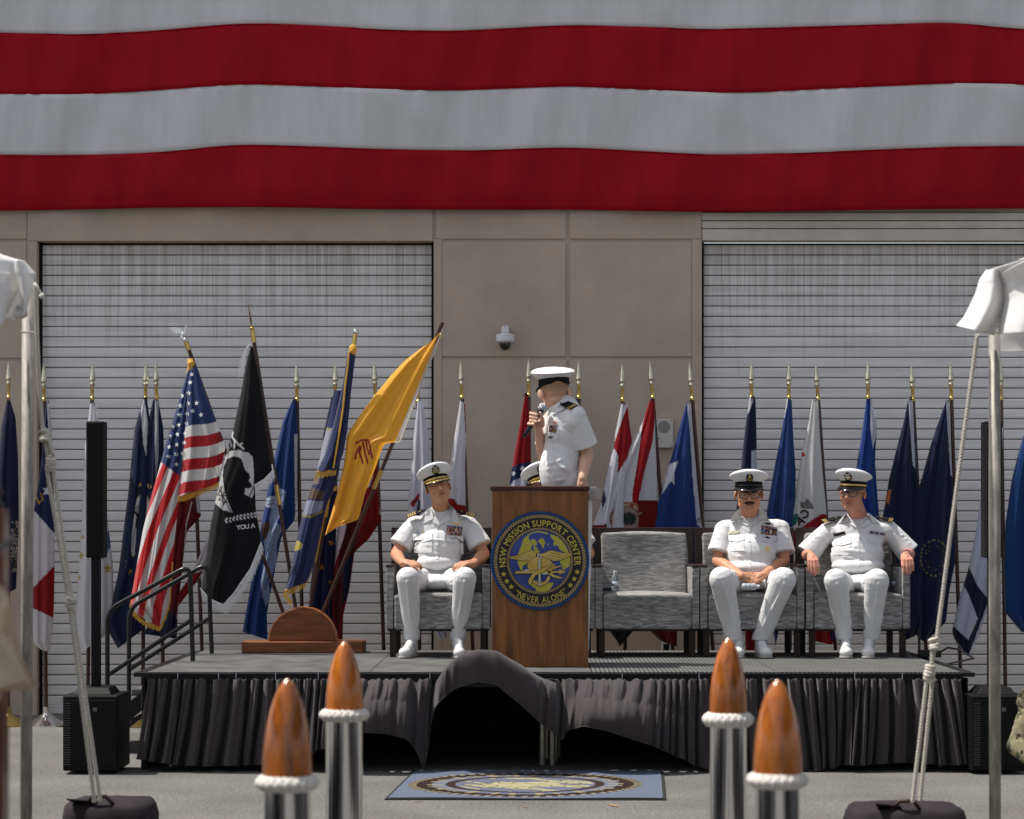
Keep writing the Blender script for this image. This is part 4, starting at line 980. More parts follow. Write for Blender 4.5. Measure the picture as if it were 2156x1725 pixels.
for k in range(n - 1):
    a0, a1 = math.pi * k / (n - 1), math.pi * (k + 1) / (n - 1)
    def pt(a, r, y): return (cxb - r * math.cos(a), y, zb_ + .086 + r * math.sin(a))
    rim.add([pt(a0, rb_ + .001, BD + .075), pt(a1, rb_ + .001, BD + .075), pt(a1, rb_ + .001, BD + .225), pt(a0, rb_ + .001, BD + .225), pt(a0, rb_ + .006, BD + .075), pt(a1, rb_ + .006, BD + .075), pt(a1, rb_ + .006, BD + .225), pt(a0, rb_ + .006, BD + .225)],
            [(0, 1, 2, 3), (4, 5, 6, 7), (0, 1, 5, 4), (2, 3, 7, 6), (1, 2, 6, 5), (3, 0, 4, 7)])
rim.build('edge_band', WB1, pb)

def fringe(name, parent, pts, D, length, m, dirv=(0, 1), dens=1.6, jit=0.25, seed=1, curve=0):
    rg = random.Random(seed); x, y = resample(pts, max(6, int(sum(math.dist(a, b) for a, b in zip(pts[:-1], pts[1:])) * dens)))
    mb = MB(); n = len(x)
    for i in range(n - 1):
        tx, ty = x[i + 1] - x[i], y[i + 1] - y[i]; l = math.hypot(tx, ty) + 1e-6
        L_ = length * (1 + rg.uniform(-jit, jit)); dx, dy = dirv[0] + rg.uniform(-.15, .15), dirv[1]
        w = 0.75 / dens; d0 = D - 0.004 + rg.uniform(-.006, .004)
        a = (x[i] - tx / l * w, y[i] - ty / l * w); b = (x[i] + tx / l * w, y[i] + ty / l * w)
        e = (x[i] + dx * L_, y[i] + dy * L_); mb.add([P(*a, d0), P(*b, d0), P(e[0] + w * .7, e[1], d0 - .003), P(e[0] - w * .7, e[1], d0 - .003)], [(0, 1, 2, 3)])
    mb.tube([P(a, b, D - .004) for a, b in zip(x[::3], y[::3])], 0.005, 5)
    return mb.build(name, m, parent, fix=False)
GFR = mat('gold_fringe', (0.72, 0.40, 0.06), 0.6, var=0.25, vscale=90)
WFR = mat('white_fringe', (0.78, 0.78, 0.78), 0.75, var=0.15, vscale=90)
PGRP = 'leaning ceremonial flags in the wooden block'
def lean_root(nm, label): return empty(nm, (cxb, BD + .15, zb_ + .1), label, 'flag', PGRP)
def lean_pole(root, a, b, D0, D1, r=0.0145, joint=None):
    pa, pb_ = P(*a, D0), P(*b, D1); MB().tube([pb_, pa], r, 12).build('pole', POLEM, root, auto=50)
    ax = (pa - pb_).normalized()
    if joint is not None:
        c = pb_.lerp(pa, joint); MB().tube([c - ax * .075, c + ax * .075], r + .003, 12).build('joint_sleeve', BRASS, root, auto=40)
    return pa, ax, ax.to_track_quat('Z', 'Y').to_matrix()

# --- striped national flag with stars
us = lean_root('national_flag', 'stars and stripes flag with gold fringe leaning left out of the wooden block')
pa, ax, Mx = lean_pole(us, f2(318, 240), f2(806, 1600), 16.55, 16.62)
MB().lathe([(0.018, -.06), (0.018, .0), (0.012, .006)], pa + ax * .0, 14, Mx).build('ferrule', BRASS, us, auto=40)
MB().ell(pa + ax * .022, .021).build('finial_ball', CHROME, us, smooth=True)
eg = MB()
sil = mat('silver_eagle', (0.72, 0.72, 0.70), 0.3, metal=0.7)
D_ = 16.55
eg.prism(mp_(f2, [(296, 222), (286, 212), (292, 195), (268, 196), (250, 185), (239, 172), (238, 163), (262, 163), (285, 167), (298, 180), (303, 190), (308, 168), (318, 148), (319, 160), (312, 180), (314, 190), (306, 205), (300, 220)]), D_, 0.012)
eg.ell(P(*f2(300, 200), D_ + .006), (.008, .016, .02)); eg.build('eagle_finial', sil, us, bevel=.003)
def stripesA(x, y, u, v, col):
    k = 2.0532 * 1.1596; X = x * k - 300 * 2.0532; Y = y * k - 720 * 2.0532
    col[:] = lin('#1d3468')
    q = Y + 0.265 * (X - 300) - 672 + 9 * np.sin((X - 250) / 42)
    s = np.floor(q / 56)
    white = (q > 0) & (s % 2 == 0); red = (q > 0) & (s % 2 == 1)
    setc(col, white, '#d9d6d2'); setc(col, red, '#b3121b')
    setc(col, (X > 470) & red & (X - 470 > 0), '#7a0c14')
def stripesB(x, y, u, v, col):
    k = 2.0532 * 1.1596; X = x * k - 300 * 2.0532; Y = y * k - 720 * 2.0532
    lx_ = np.interp(Y, [850, 960, 1180, 1400, 1560], [190, 160, 100, 60, 35])
    q = (X - lx_) + 0.16 * (Y - 850) - 8 + 6 * np.sin(Y / 70 + X / 30)
    s = np.floor(q / 38)
    setc(col, s % 2 == 0, '#c8161c'); setc(col, s % 2 == 1, '#dcdad8')
    line = 838 + (X - 190) * 0.75
    setc(col, Y < line, '#1d3468')
us1 = cloth('lower_cloth', us, mp_(f2, [(325, 380), (285, 520), (215, 740), (185, 860), (150, 980), (100, 1180), (62, 1400), (36, 1545), (50, 1590), (185, 1672)]), mp_(f2, [(352, 370), (345, 600), (330, 800), (300, 960), (278, 1060), (262, 1200), (248, 1350), (240, 1480), (230, 1560), (190, 1672)]), 16.40, stripesB, amp=.04, nf=3.2, ph=.4, back=0, m=SATIN, step=1.5, dD=-.04)
us2 = cloth('upper_cloth', us, mp_(f2, [(338, 372), (325, 480), (318, 620), (306, 740), (292, 880), (275, 1012)]), mp_(f2, [(372, 362), (420, 520), (468, 632), (502, 720), (514, 765), (498, 850), (480, 945)]), 16.33, stripesA, amp=.035, nf=2.1, ph=2.2, back=0, m=SATIN, step=1.4)
STARM = mat('star_white', (0.75, 0.75, 0.74), 0.6)
bA, bB = bvh_of(us1), bvh_of(us2); both = bvh_of(us1, us2)
for (sx, sy) in ((345, 398), (337, 440), (330, 493), (298, 507), (327, 545), (369, 543), (289, 556), (283, 602), (322, 597), (350, 583), (391, 602), (318, 646), (278, 652), (248, 662), (272, 700), (311, 695), (237, 712), (271, 752), (307, 742), (233, 763), (268, 800), (229, 810), (267, 850), (300, 795)):
    sp_ = star_pts(*f2(sx, sy), 5.6, random.uniform(-.3, .3), .42); b_ = MB()
    b_.prism3([cast(both, x, y, 16.3, .004) for x, y in sp_], (0, .003, 0)); b_.build('star', STARM, us)
fringe('fringe', us, mp_(f2, [(274, 1014), (330, 1002), (400, 975), (482, 942)]), 16.33, 10, GFR, (0, 1), seed=3)
fringe('fringe', us, mp_(f2, [(36, 1548), (60, 1600), (110, 1640), (188, 1668), (215, 1610), (236, 1540), (242, 1440), (250, 1340)]), 16.36, 8, GFR, (-.1, 1), seed=4)
tw = MB(); a0 = P(*f2(338, 335), 16.5)
for k in range(5):
    tw.tube([P(*f2(338 + 10 * math.sin(t * 5 + k * 1.3) + (0 if t < .5 else -8 * (t - .5)), 322 + 70 * t), 16.47 - .01 * math.cos(t * 5 + k)) for t in np.linspace(0, 1.1 - .12 * k, 12)], .0065, 6)
tw.ell(P(*f2(342, 345), 16.47), (.028, .025, .03)); tw.build('gold_cord', GFR, us, smooth=True)

# --- black remembrance flag
pw = lean_root('remembrance_flag', 'black flag with a white disc, man\'s silhouette and white fringe')
pa, ax, Mx = lean_pole(pw, f2(652, 200), f2(866, 1572), 16.60, 16.60, joint=.415)
MB().lathe([(0.0165, -.06), (0.0165, .03), (0.013, .034), (0.019, .045), (0.019, .052), (0.012, .058)], pa + ax * .0, 14, Mx).build('ferrule', BRASS, pw, auto=40)
MB().lathe([(0.010, .0), (0.010, .02), (0.024, .06), (0.018, .09), (0.002, .20)], pa + ax * .055, 8, Mx, sy=.35).build('spear_head', mat('bronze', (0.22, 0.13, 0.08), .45, metal=.8), pw)
def paintP(x, y, u, v, col):
    k = 2.0532 * 1.1596; X = x * k - 300 * 2.0532; Y = y * k - 720 * 2.0532
    col[:] = (0.008, 0.008, 0.010); W_ = (0.62, 0.62, 0.63)
    disc = [(508, 815), (530, 785), (575, 778), (630, 792), (652, 815), (656, 880), (656, 1000), (640, 1025), (560, 1095), (500, 1078), (458, 1042), (470, 980), (490, 890)]
    setc(col, inpoly(X, Y, disc), W_)
    head = [(500, 905), (505, 860), (522, 822), (560, 808), (592, 820), (605, 850), (610, 872), (618, 884), (634, 898), (640, 918), (630, 930), (648, 955), (644, 968), (612, 972), (610, 1000), (640, 1016), (668, 1018), (668, 1085), (560, 1108), (545, 1080), (520, 1020), (505, 960)]
    setc(col, inpoly(X, Y, head), (0.008, 0.008, 0.010))
    for pl in ([(478, 965), (545, 1095)], [(500, 960), (470, 1010)], [(515, 985), (480, 1030)], [(530, 1010), (500, 1060)], [(470, 1000), (520, 1010)], [(480, 1030), (535, 1040)], [(490, 960), (505, 1050)], [(655, 960), (635, 1010)]):
        setc(col, seg_d(X, Y, pl) < 2.4, (0.008, .008, .01))
    for pl, w in (([(540, 695), (552, 720), (575, 745), (605, 772)], 4.5), ([(532, 715), (545, 760)], 4), ([(552, 690), (545, 715), (570, 740)], 3.5), ([(520, 740), (530, 770), (522, 785)], 5), ([(560, 735), (558, 768)], 3.5), ([(575, 755), (600, 745)], 3)):
        setc(col, seg_d(X, Y, pl) < w, W_)
    for i in range(9):
        cx_ = 518 + i * 18; cy_ = 1132 - 2 * i - 14 * math.sin(i / 8 * 1.4)
        for s in (-1, 1): setc(col, inpoly(X, Y, [(cx_ - 8, cy_), (cx_ - 1, cy_ + s * 12), (cx_ + 9, cy_ + s * 13), (cx_ + 5, cy_ + s * 2)]), W_)
pc = cloth('flag_cloth', pw, mp_(f2, [(640, 262), (618, 340), (590, 500), (552, 680), (520, 790), (478, 970), (440, 1150), (410, 1350), (390, 1470), (440, 1530)]), mp_(f2, [(652, 262), (688, 440), (715, 640), (740, 820), (752, 880), (700, 935), (662, 975), (668, 1090), (694, 1225), (650, 1360), (580, 1490), (510, 1550)]), 16.44, paintP, amp=.03, nf=1.6, ph=.9, back=0, step=1.3)
fringe('fringe', pw, mp_(f2, [(388, 1470), (430, 1522), (505, 1556), (560, 1490), (640, 1375), (695, 1240)]), 16.40, 17, WFR, (.25, 1), seed=5, dens=3.2)
fringe('fringe', pw, mp_(f2, [(660, 955), (710, 925), (752, 882), (748, 850)]), 16.40, 16, WFR, (.2, 1), seed=6, dens=3.2)
fringe('fringe', pw, mp_(f2, [(642, 240), (622, 270), (608, 330), (602, 395)]), 16.40, 13, WFR, (-.7, .75), seed=7, dens=3.4)
it = []; xo = 580
for ch, dx in (('Y', 0), ('O', 21), ('U', 43), ('A', 72)): it.append((ch, *f2(xo + dx, 1166 - dx * .12), 13.5, -.12, False, .02))
it.append(('R', *f2(668, 1152), 17.5, -.12, False, .015))
glyphs_on(pw, pc, it[:4], 16.4, mat('print_white', (.62, .62, .63), .7))

# --- gold fringed navy flag
nv_ = lean_root('navy_flag', 'navy flag with gold fringe and gold cord leaning right beside the yellow flag')
pa, ax, Mx = lean_pole(nv_, f3(652, 200), f3(425, 1572), 16.62, 16.62, joint=.37)
MB().lathe([(0.0175, -.085), (0.0175, .0), (0.012, .006)], pa, 14, Mx).build('ferrule', BRASS, nv_, auto=40)
MB().ell(pa + ax * .022, .024).build('finial_ball', CHROME, nv_, smooth=True)
def paintN(x, y, u, v, col):
    k = 2.0532 * 1.1596; X = x * k - 550 * 2.0532; Y = y * k - 720 * 2.0532
    col[:] = lin('#232b5c')
    setc(col, inpoly(X, Y, [(500, 665), (540, 670), (520, 820), (450, 950), (430, 940), (455, 840), (480, 740)]), '#a4a6b6')
    setc(col, inpoly(X, Y, [(440, 880), (480, 885), (470, 950), (430, 950)]), '#7a6a5c')
    setc(col, inpoly(X, Y, [(425, 965), (500, 985), (490, 1030), (455, 1028), (408, 1020)]), '#4b3a30')
    setc(col, (Y < 1030) & (Y > 965) & (np.sin(X * .35 + Y * .1) > .5) & inpoly(X, Y, [(425, 965), (500, 985), (490, 1030), (408, 1020)]), '#6f5a4a')
    setc(col, inpoly(X, Y, [(405, 1030), (495, 1035), (482, 1085), (385, 1110), (392, 1060)]), '#8f94ad')
    setc(col, (seg_d(X, Y, [(385, 1108), (430, 1112), (485, 1085)]) < 6), '#a3954d'); setc(col, (seg_d(X, Y, [(385, 1108), (430, 1112), (485, 1085)]) < 6) & (np.sin(X * .6 + Y * .3) > .4), '#4a4528')
    setc(col, inpoly(X, Y, [(340, 1285), (350, 1230), (372, 1235), (388, 1252), (380, 1275)]), '#b5a548')
    setc(col, seg_d(X, Y, [(508, 672), (520, 676)]) < 6, '#a3954d'); setc(col, seg_d(X, Y, [(500, 700), (512, 720)]) < 3, '#a33')if False else None
cloth('lower_cloth', nv_, mp_(f3, [(545, 480), (520, 620), (490, 740), (455, 900), (405, 1040), (360, 1210), (330, 1370), (298, 1480)]), mp_(f3, [(600, 480), (598, 700), (560, 950), (510, 1050), (490, 1150), (450, 1340), (412, 1440)]), 16.52, paintN, amp=.03, nf=1.8, ph=.2, back=0, m=SATIN, step=1.4)
cloth('upper_cloth', nv_, mp_(f3, [(612, 290), (590, 440), (545, 640), (500, 800), (458, 885)]), mp_(f3, [(655, 285), (632, 480), (612, 680), (590, 800), (556, 880)]), 16.44, solid('#26305c'), amp=.045, nf=1.5, ph=1.0, back=0.03, m=SATIN, step=1.6)
fringe('fringe', nv_, mp_(f3, [(460, 885), (490, 890), (525, 880), (558, 876)]), 16.42, 11, GFR, (-.15, 1), seed=8)
fringe('fringe', nv_, mp_(f3, [(452, 905), (480, 935), (520, 955), (565, 965)]), 16.50, 8, GFR, (0, 1), seed=9)
fringe('fringe', nv_, mp_(f3, [(298, 1482), (330, 1470), (372, 1452), (413, 1430)]), 16.50, 13, GFR, (-.25, 1), seed=10)
fringe('fringe', nv_, mp_(f3, [(300, 1500), (322, 1525), (335, 1550)]), 16.50, 7, GFR, (-.6, .8), seed=11)
fringe('fringe', nv_, mp_(f3, [(510, 985), (500, 1100), (480, 1200), (452, 1340)]), 16.53, 6, GFR, (-.8, .6), seed=12)
cd = MB()
for k in range(2): cd.tube([P(*f3(x_ + 3 * k, y_), 16.40) for x_, y_ in ((645, 265), (618, 290), (612, 360), (600, 450), (590, 560), (572, 680), (552, 800), (540, 870))], .005, 6)
cd.ell(P(*f3(640, 272), 16.42), (.03, .02, .035)); cd.tube([P(*f3(628, 260), 16.42), P(*f3(650, 300), 16.42)], .012, 8); cd.build('gold_cord', GFR, nv_, smooth=True)

# --- yellow flag
ye = lean_root('yellow_flag', 'bright yellow flag with a red sun symbol on the steepest leaning pole')
pa, ax, Mx = lean_pole(ye, f3(1090, 138), f3(490, 1590), 16.42, 16.60, joint=.46)
def paintY(x, y, u, v, col):
    k = 2.0532 * 1.1596; X = x * k - 550 * 2.0532; Y = y * k - 720 * 2.0532
    col[:] = lin('#f2ae2c')
    setc(col, (X > 1096 - (Y - 138) * 0.413 + 2) & (Y < 750), '#cfcac2')
    for pl in ([(655, 745), (680, 730), (715, 727), (722, 745), (730, 790), (738, 818)], [(690, 740), (700, 790), (715, 845)], [(700, 735), (712, 790), (728, 825)] if False else [(706, 737), (712, 770), (722, 800)], [(680, 760), (672, 790), (690, 845)], [(672, 762), (655, 800), (652, 822)]):
        setc(col, seg_d(X, Y, pl) < 5.0, '#8c1812')
cloth('flag_cloth', ye, mp_(f3, [(1036, 233), (980, 268), (900, 330), (830, 405), (760, 490), (670, 610), (612, 700), (595, 850), (560, 1000), (525, 1120), (500, 1205)]), mp_(f3, [(1090, 168), (1050, 290), (985, 450), (930, 600), (876, 742), (835, 740), (795, 748), (748, 880), (702, 990), (668, 1128), (560, 1165)]), 16.45, paintY, amp=.04, nf=1.7, ph=3.6, back=0, m=SATIN, step=1.3)
mm = MB()
for gx, gy in ((1080, 205), (866, 722)):
    p_ = P(*f3(gx, gy), 16.39); mm.tube([p_ + Vector((.012 * math.cos(a), 0, .012 * math.sin(a))) for a in np.linspace(0, 6.28, 12)[:-1]], .004, 6, closed=True)
mm.build('grommet', BRASS, ye, smooth=True)

# ================================================================== FURNITURE AND EQUIPMENT
def upholstery():
    m = mat('chair_fabric', (0.25, 0.25, 0.24), 0.85, sheen=0.1); N, L, b = nodes_of(m)
    geo = N.new('ShaderNodeNewGeometry')
    sx = N.new('ShaderNodeSeparateXYZ'); L.new(geo.outputs['Position'], sx.inputs[0])
    def mth(op, a, b_=None):
        m_ = N.new('ShaderNodeMath'); m_.operation = op
        for k_, v_ in enumerate((a, b_)):
            if v_ is None: continue
            if isinstance(v_, (int, float)): m_.inputs[k_].default_value = v_
            else: L.new(v_, m_.inputs[k_])
        return m_.outputs[0]
    row = mth('FLOOR', mth('DIVIDE', mth('ADD', sx.outputs['Z'], mth('MULTIPLY', sx.outputs['Y'], 0.8)), 0.0085))
    rn = N.new('ShaderNodeTexWhiteNoise'); rn.noise_dimensions = '1D'; L.new(row, rn.inputs['W'])
    cell = mth('FLOOR', mth('ADD', mth('DIVIDE', mth('ADD', sx.outputs['X'], mth('MULTIPLY', sx.outputs['Y'], 0.6)), 0.05), mth('MULTIPLY', rn.outputs['Value'], 9.0)))
    cb = N.new('ShaderNodeCombineXYZ'); L.new(cell, cb.inputs[0]); L.new(row, cb.inputs[1]); wn_ = N.new('ShaderNodeTexWhiteNoise'); wn_.noise_dimensions = '2D'; L.new(cb.outputs[0], wn_.inputs['Vector'])
    n = N.new('ShaderNodeTexNoise'); n.inputs['Scale'].default_value = 9; L.new(geo.outputs['Position'], n.inputs['Vector'])
    md = N.new('ShaderNodeMath'); md.operation = 'MULTIPLY_ADD'; md.inputs[1].default_value = 0.62; L.new(wn_.outputs['Value'], md.inputs[0]); L.new(mth('MULTIPLY', n.outputs['Fac'], 0.4), md.inputs[2])
    sp = N.new('ShaderNodeSeparateColor'); L.new(wn_.outputs['Color'], sp.inputs[0])
    cr = N.new('ShaderNodeValToRGB'); e = cr.color_ramp.elements
    e[0].position = 0.1; e[0].color = (0.12, 0.12, 0.118, 1); e[1].position = 0.95; e[1].color = (0.40, 0.39, 0.37, 1)
    x = e.new(0.5); x.color = (0.235, 0.23, 0.222, 1)
    L.new(md.outputs[0], cr.inputs[0]); L.new(cr.outputs[0], b.inputs['Base Color'])
    bp = N.new('ShaderNodeBump'); bp.inputs['Strength'].default_value = 0.3; bp.inputs['Distance'].default_value = 0.002; L.new(sp.outputs[0], bp.inputs['Height']); L.new(bp.outputs[0], b.inputs['Normal'])
    return m
UPH = upholstery()
FRW = wood('frame_wood', '#3b2826', '#241817', 0.35, 2.0, 'X', coat=0.2)
LGW = wood('leg_wood', '#2a1d18', '#17100d', 0.4, 2.0, 'Z')
def cushion(name, lo, hi, parent, rot=None, puff=0.02, nrm=None):
    """box cushion, rounded and slightly crowned"""
    import bmesh
    bm = bmesh.new(); bmesh.ops.create_cube(bm, size=1)
    bmesh.ops.subdivide_edges(bm, edges=bm.edges, cuts=7, use_grid_fill=True)
    c = [(a + b) / 2 for a, b in zip(lo, hi)]; s = [(b - a) for a, b in zip(lo, hi)]
    for v in bm.verts:
        p = v.co * 2; q = Vector(p)
        r = 0.16
        for ax in range(3):
            o1, o2 = (ax + 1) % 3, (ax + 2) % 3
            if abs(p[ax]) > 0.99:
                q[ax] += puff / s[ax] * 2 * (1 - p[o1] ** 2) * (1 - p[o2] ** 2)
        v.co = Vector((c[0] + q.x * s[0] / 2, c[1] + q.y * s[1] / 2, c[2] + q.z * s[2] / 2))
    me = bpy.data.meshes.new(name); bm.to_mesh(me); bm.free(); me.materials.append(UPH)
    if rot: me.transform(Matrix.Translation(c) @ rot.to_4x4() @ Matrix.Translation(-Vector(c)))
    me.polygons.foreach_set('use_smooth', [True] * len(me.polygons))
    o = link_mesh(name, me, parent)
    b = o.modifiers.new('b', 'BEVEL'); b.width = 0.022; b.segments = 4; b.limit_method = 'ANGLE'; b.angle_limit = R(45)
    return o
CF, CB = 15.88, 16.56
def chair_at0():
    c = empty('armchair', (0, 0, SZ), 'x', 'armchair', 'row of upholstered armchairs on the stage')
    w = 0.372; aw = 0.052
    for s in (-1, 1):
        a, b = sorted((s * w, s * (w - aw)))
        cushion('arm_panel', (a, 0.0, SZ + 0.205), (b, 0.62, SZ + 0.645), c, puff=0.003)
        MB().box((a - .001, -0.008, SZ + 0.646), (b + .001, 0.62, SZ + 0.664)).build('armrest_cap', FRW, c, bevel=0.005)
    cushion('seat', (-w + aw + .004, -0.012, SZ + 0.20), (w - aw - .004, 0.52, SZ + 0.452), c, puff=0.018)
    rt = Matrix.Rotation(R(-9), 3, 'X')
    cushion('backrest', (-w + aw + .006, 0.50, SZ + 0.42), (w - aw - .006, 0.61, SZ + 0.885), c, rot=rt, puff=0.02)
    MB().box((-w - .001, 0.635, SZ + 0.20), (w + .001, 0.665, SZ + 0.93)).build('back_frame', FRW, c, bevel=0.004)
    MB().box((-w + .01, 0.02, SZ + 0.186), (w - .01, 0.64, SZ + 0.204)).build('seat_frame', LGW, c, bevel=0.003)
    for sx in (-1, 1):
        for yy in (0.03, 0.60):
            MB().box((sx * 0.325 - .022, yy, SZ + 0.001), (sx * 0.325 + .022, yy + .044, SZ + 0.187)).build('leg', LGW, c, bevel=0.004)
    return c
def copy_tree(root, label=None):
    r = root.copy(); COL.objects.link(r)
    if label: r['label'] = label
    for ch in list(root.children):
        c = ch.copy(); COL.objects.link(c); mi = ch.matrix_parent_inverse.copy(); c.parent = r; c.matrix_parent_inverse = mi
        for g in list(ch.children):
            d = g.copy(); COL.objects.link(d); mi = g.matrix_parent_inverse.copy(); d.parent = c; d.matrix_parent_inverse = mi
    return r
CL = ['grey woven armchair at the left, occupied by the captain beside the podium', 'grey woven armchair mostly hidden behind the podium',
      'empty grey woven armchair right of the podium, holding a water bottle', 'grey woven armchair occupied by the moustached sailor with clasped hands',
      'grey woven armchair at the right end, occupied by the sailor gripping both arms']
ch0 = chair_at0()
for i, px in enumerate((922, 1142.5, 1363, 1584, 1807)):
    c = ch0 if i == 0 else copy_tree(ch0)
    c['label'] = CL[i]; c.location = (P(px, 0, CF).x, CF, SZ)
# water bottle and phone on the empty chair
wb_ = P(1295, 1243, 16.18); wz = SZ + 0.470
bt = empty('water_bottle', (wb_.x, 16.18, wz), 'small clear water bottle on the seat of the empty armchair', 'bottle')
GLS = mat('clear_plastic', (0.85, 0.9, 0.93), 0.06, trans=0.92); 
MB().lathe([(0.024, 0), (0.027, 0.006), (0.027, 0.03), (0.025, 0.034), (0.027, 0.04), (0.027, 0.085), (0.020, 0.105), (0.012, 0.12), (0.012, 0.128)], (wb_.x, 16.18, wz), 20).build('bottle_body', GLS, bt, smooth=True)
MB().lathe([(0.0275, 0.036), (0.0276, 0.066)], (wb_.x, 16.18, wz), 20).build('paper_label', mat('label_blue', (0.35, 0.42, 0.6), .6, col2='#d8dce4', vscale=60), bt, smooth=True)
MB().lathe([(0.014, 0.128), (0.014, 0.142), (0.012, 0.144)], (wb_.x, 16.18, wz), 16).build('screw_cap', WPL, bt)
ph_ = P(1279, 1240, 16.15); tag(MB().box((ph_.x - .035, 16.13, wz - .002), (ph_.x + .03, 16.25, wz + .02)).build('notebook', mat('navy_cover', (0.015, 0.02, 0.035), .6), None, bevel=.004), 'dark folded notebook beside the water bottle on the empty armchair', 'notebook')
wb2 = P(2188 / 1.1596 - 0, 1240, 16.2)
b2 = copy_tree(bt, 'clear water bottle wedged between the right end sailor and his armrest'); b2.location = (P(1888, 0, 16.2).x, 16.25, wz)

# ---- podium
LW1 = wood('podium_wood', '#8d5a2f', '#553217', 0.38, 1.5, 'Z', coat=0.15, streak=10)
LW2 = wood('podium_edge', '#4c2618', '#30170f', 0.35, 1.5, 'X')
LD = 14.76
lx0, lx1 = P(1036, 0, LD).x, P(1239, 0, LD).x; lz1 = SZ + 1.205
pod = empty('podium', ((lx0 + lx1) / 2, LD, SZ), 'tall wooden podium with a large round command emblem on its front', 'podium')
MB().box((lx0, LD, SZ + .001), (lx1, LD + 0.02, lz1 - .03)).build('front_panel', LW1, pod, bevel=0.003)
for x_ in (lx0 + .001, lx1 - .021): MB().box((x_, LD + .021, SZ + .001), (x_ + .02, LD + 0.42, lz1 - .03)).build('side_panel', LW1, pod, bevel=0.003)
MB().box((lx0 - .012, LD - .015, lz1 - .029), (lx1 + .008, LD + .45, lz1 + .0)).build('top', LW2, pod, bevel=0.006)
MB().box((lx0 + .022, LD + .05, SZ + .7), (lx1 - .022, LD + .4, SZ + .72)).build('shelf', LW1, pod)
sh = MB(); sh.box((lx1 + .009, 15.0, lz1 - .085), (lx1 + .088, 15.3, lz1 - .012)); sh.build('side_tray', mat('grey_wood', (0.42, 0.39, 0.35), .6, var=.2, vscale=20, stretch=(1, 1, 8)), pod, bevel=.004)
tag(MB().box((lx1 + .012, 15.03, lz1 - .011), (lx1 + .06, 15.24, lz1 + .003)).build('paper_stack', mat('paper', (.7, .7, .68), .8), None, bevel=.001), 'small stack of white papers on the tray at the podium\'s right side', 'papers')
# emblem
SD = LD - 0.002
def sk_(cx, cy): return (1136.8 + (cx - 795) * 0.14998, 1180.8 + (cy - 858) * 0.14998)
def s3d(cx, cy, lay): v = P(*sk_(cx, cy), SD); v.y = SD - 0.016 - lay * 0.0012; return v
emb = MB(); cE = P(*sk_(795, 858), SD); u_ = 0.14998 * SD / FPX
MROT = Matrix.Rotation(R(90), 3, 'X')
BLU = mat('emblem_blue', lin('#123a68'), .45); BLK = mat('emblem_black', (0.012, 0.012, 0.013), .45); 
emb.lathe([(694 * u_, 0.0), (694 * u_, 0.012), (690 * u_, 0.0155), (0.001, 0.0155)], (cE.x, SD, cE.z), 96, MROT)
eo = emb.build('emblem', BLU, pod, auto=40)
MB().lathe([(655 * u_, 0.0), (655 * u_, 0.0008), (0.001, 0.0009)], (cE.x, SD - .0156, cE.z), 96, MROT).build('black_disc', BLK, eo)
GBL = mat('globe_blue', lin('#2b2c63'), .5, col2='#41539a', vscale=3)
MB().lathe([(428 * u_, 0.0), (428 * u_, 0.0008), (0.001, 0.0009)], (cE.x, SD - .0166, cE.z), 72, MROT).build('globe', GBL, eo)
YL = mat('emblem_gold', lin('#b3a23c'), .5, var=.08, vscale=30); YG = mat('continent_yellow', lin('#a3a53a'), .55, col2='#b3a641', vscale=9)
RPM = mat('rope_gold', lin('#97835c'), .6, var=.15, vscale=40); LET = mat('letter_gold', lin('#b7a848'), .5)
def flat(name, polys, lay, m, parent=None, th=.0009):
    b_ = MB()
    for pl in polys: b_.prism3([s3d(a, b, lay) for a, b in pl], (0, th, 0))
    return b_.build(name, m, parent or eo)
def rope(r0, r1, n, slant, lay, name):
    pl = []
    for k in range(n):
        a = 2 * math.pi * k / n; da = 2 * math.pi / n * .62; q = []
        for rr, aa in ((r0, a), (r0, a + da), ((r0 + r1) / 2, a + da + slant * .62), (r1, a + da + slant), (r1, a + slant), ((r0 + r1) / 2, a + slant * .38)):
            q.append((795 + rr * math.cos(aa), 858 + rr * math.sin(aa)))
        pl.append(q)
    return flat(name, pl, 1, RPM)
rope(600, 648, 92, .055, 1, 'outer_rope'); rope(432, 466, 92, .05, 1, 'inner_rope')
flat('inner_ring', [[(795 + r_ * math.cos(a), 858 + r_ * math.sin(a)) for r_, a in [(431, t) for t in np.linspace(0, 2 * math.pi, 73)] + [(426, t) for t in np.linspace(2 * math.pi, 0, 73)]]], 1.5, BLK)
def arc_text(txt, Rb, size, a0, a1, name, bold, top=True, xs=.86):
    lay_, W_ = text_layout(txt, size, bold, xs, .10); V = []; F = []
    for gv, gf_, off in lay_:
        n = len(V)
        for vx, vy in gv:
            t = (off + vx * size * xs) / W_; a = a0 + (a1 - a0) * t
            rr = Rb + vy * size if top else Rb - vy * size
            V.append(s3d(795 + rr * math.cos(a), 858 - rr * math.sin(a), 1.8))
        F += [tuple(i + n for i in f) for f in gf_]
    return mesh_np(name, V, F, LET, eo)
arc_text('NSW MISSION SUPPORT CENTER', 484, 124, R(189.5), R(-7.5), 'lettering', .018)
arc_text('\u201cNEVER ALONE\u201d', 594, 124, R(232), R(312), 'lettering', .004, top=False, xs=.78)
for sx, sy in ((287, 1047), (330, 1143), (392, 1223), (1317, 1015), (1277, 1113), (1222, 1200)):
    flat('star', [star_pts(sx, sy, 43, 0, .42)], 2, LET)
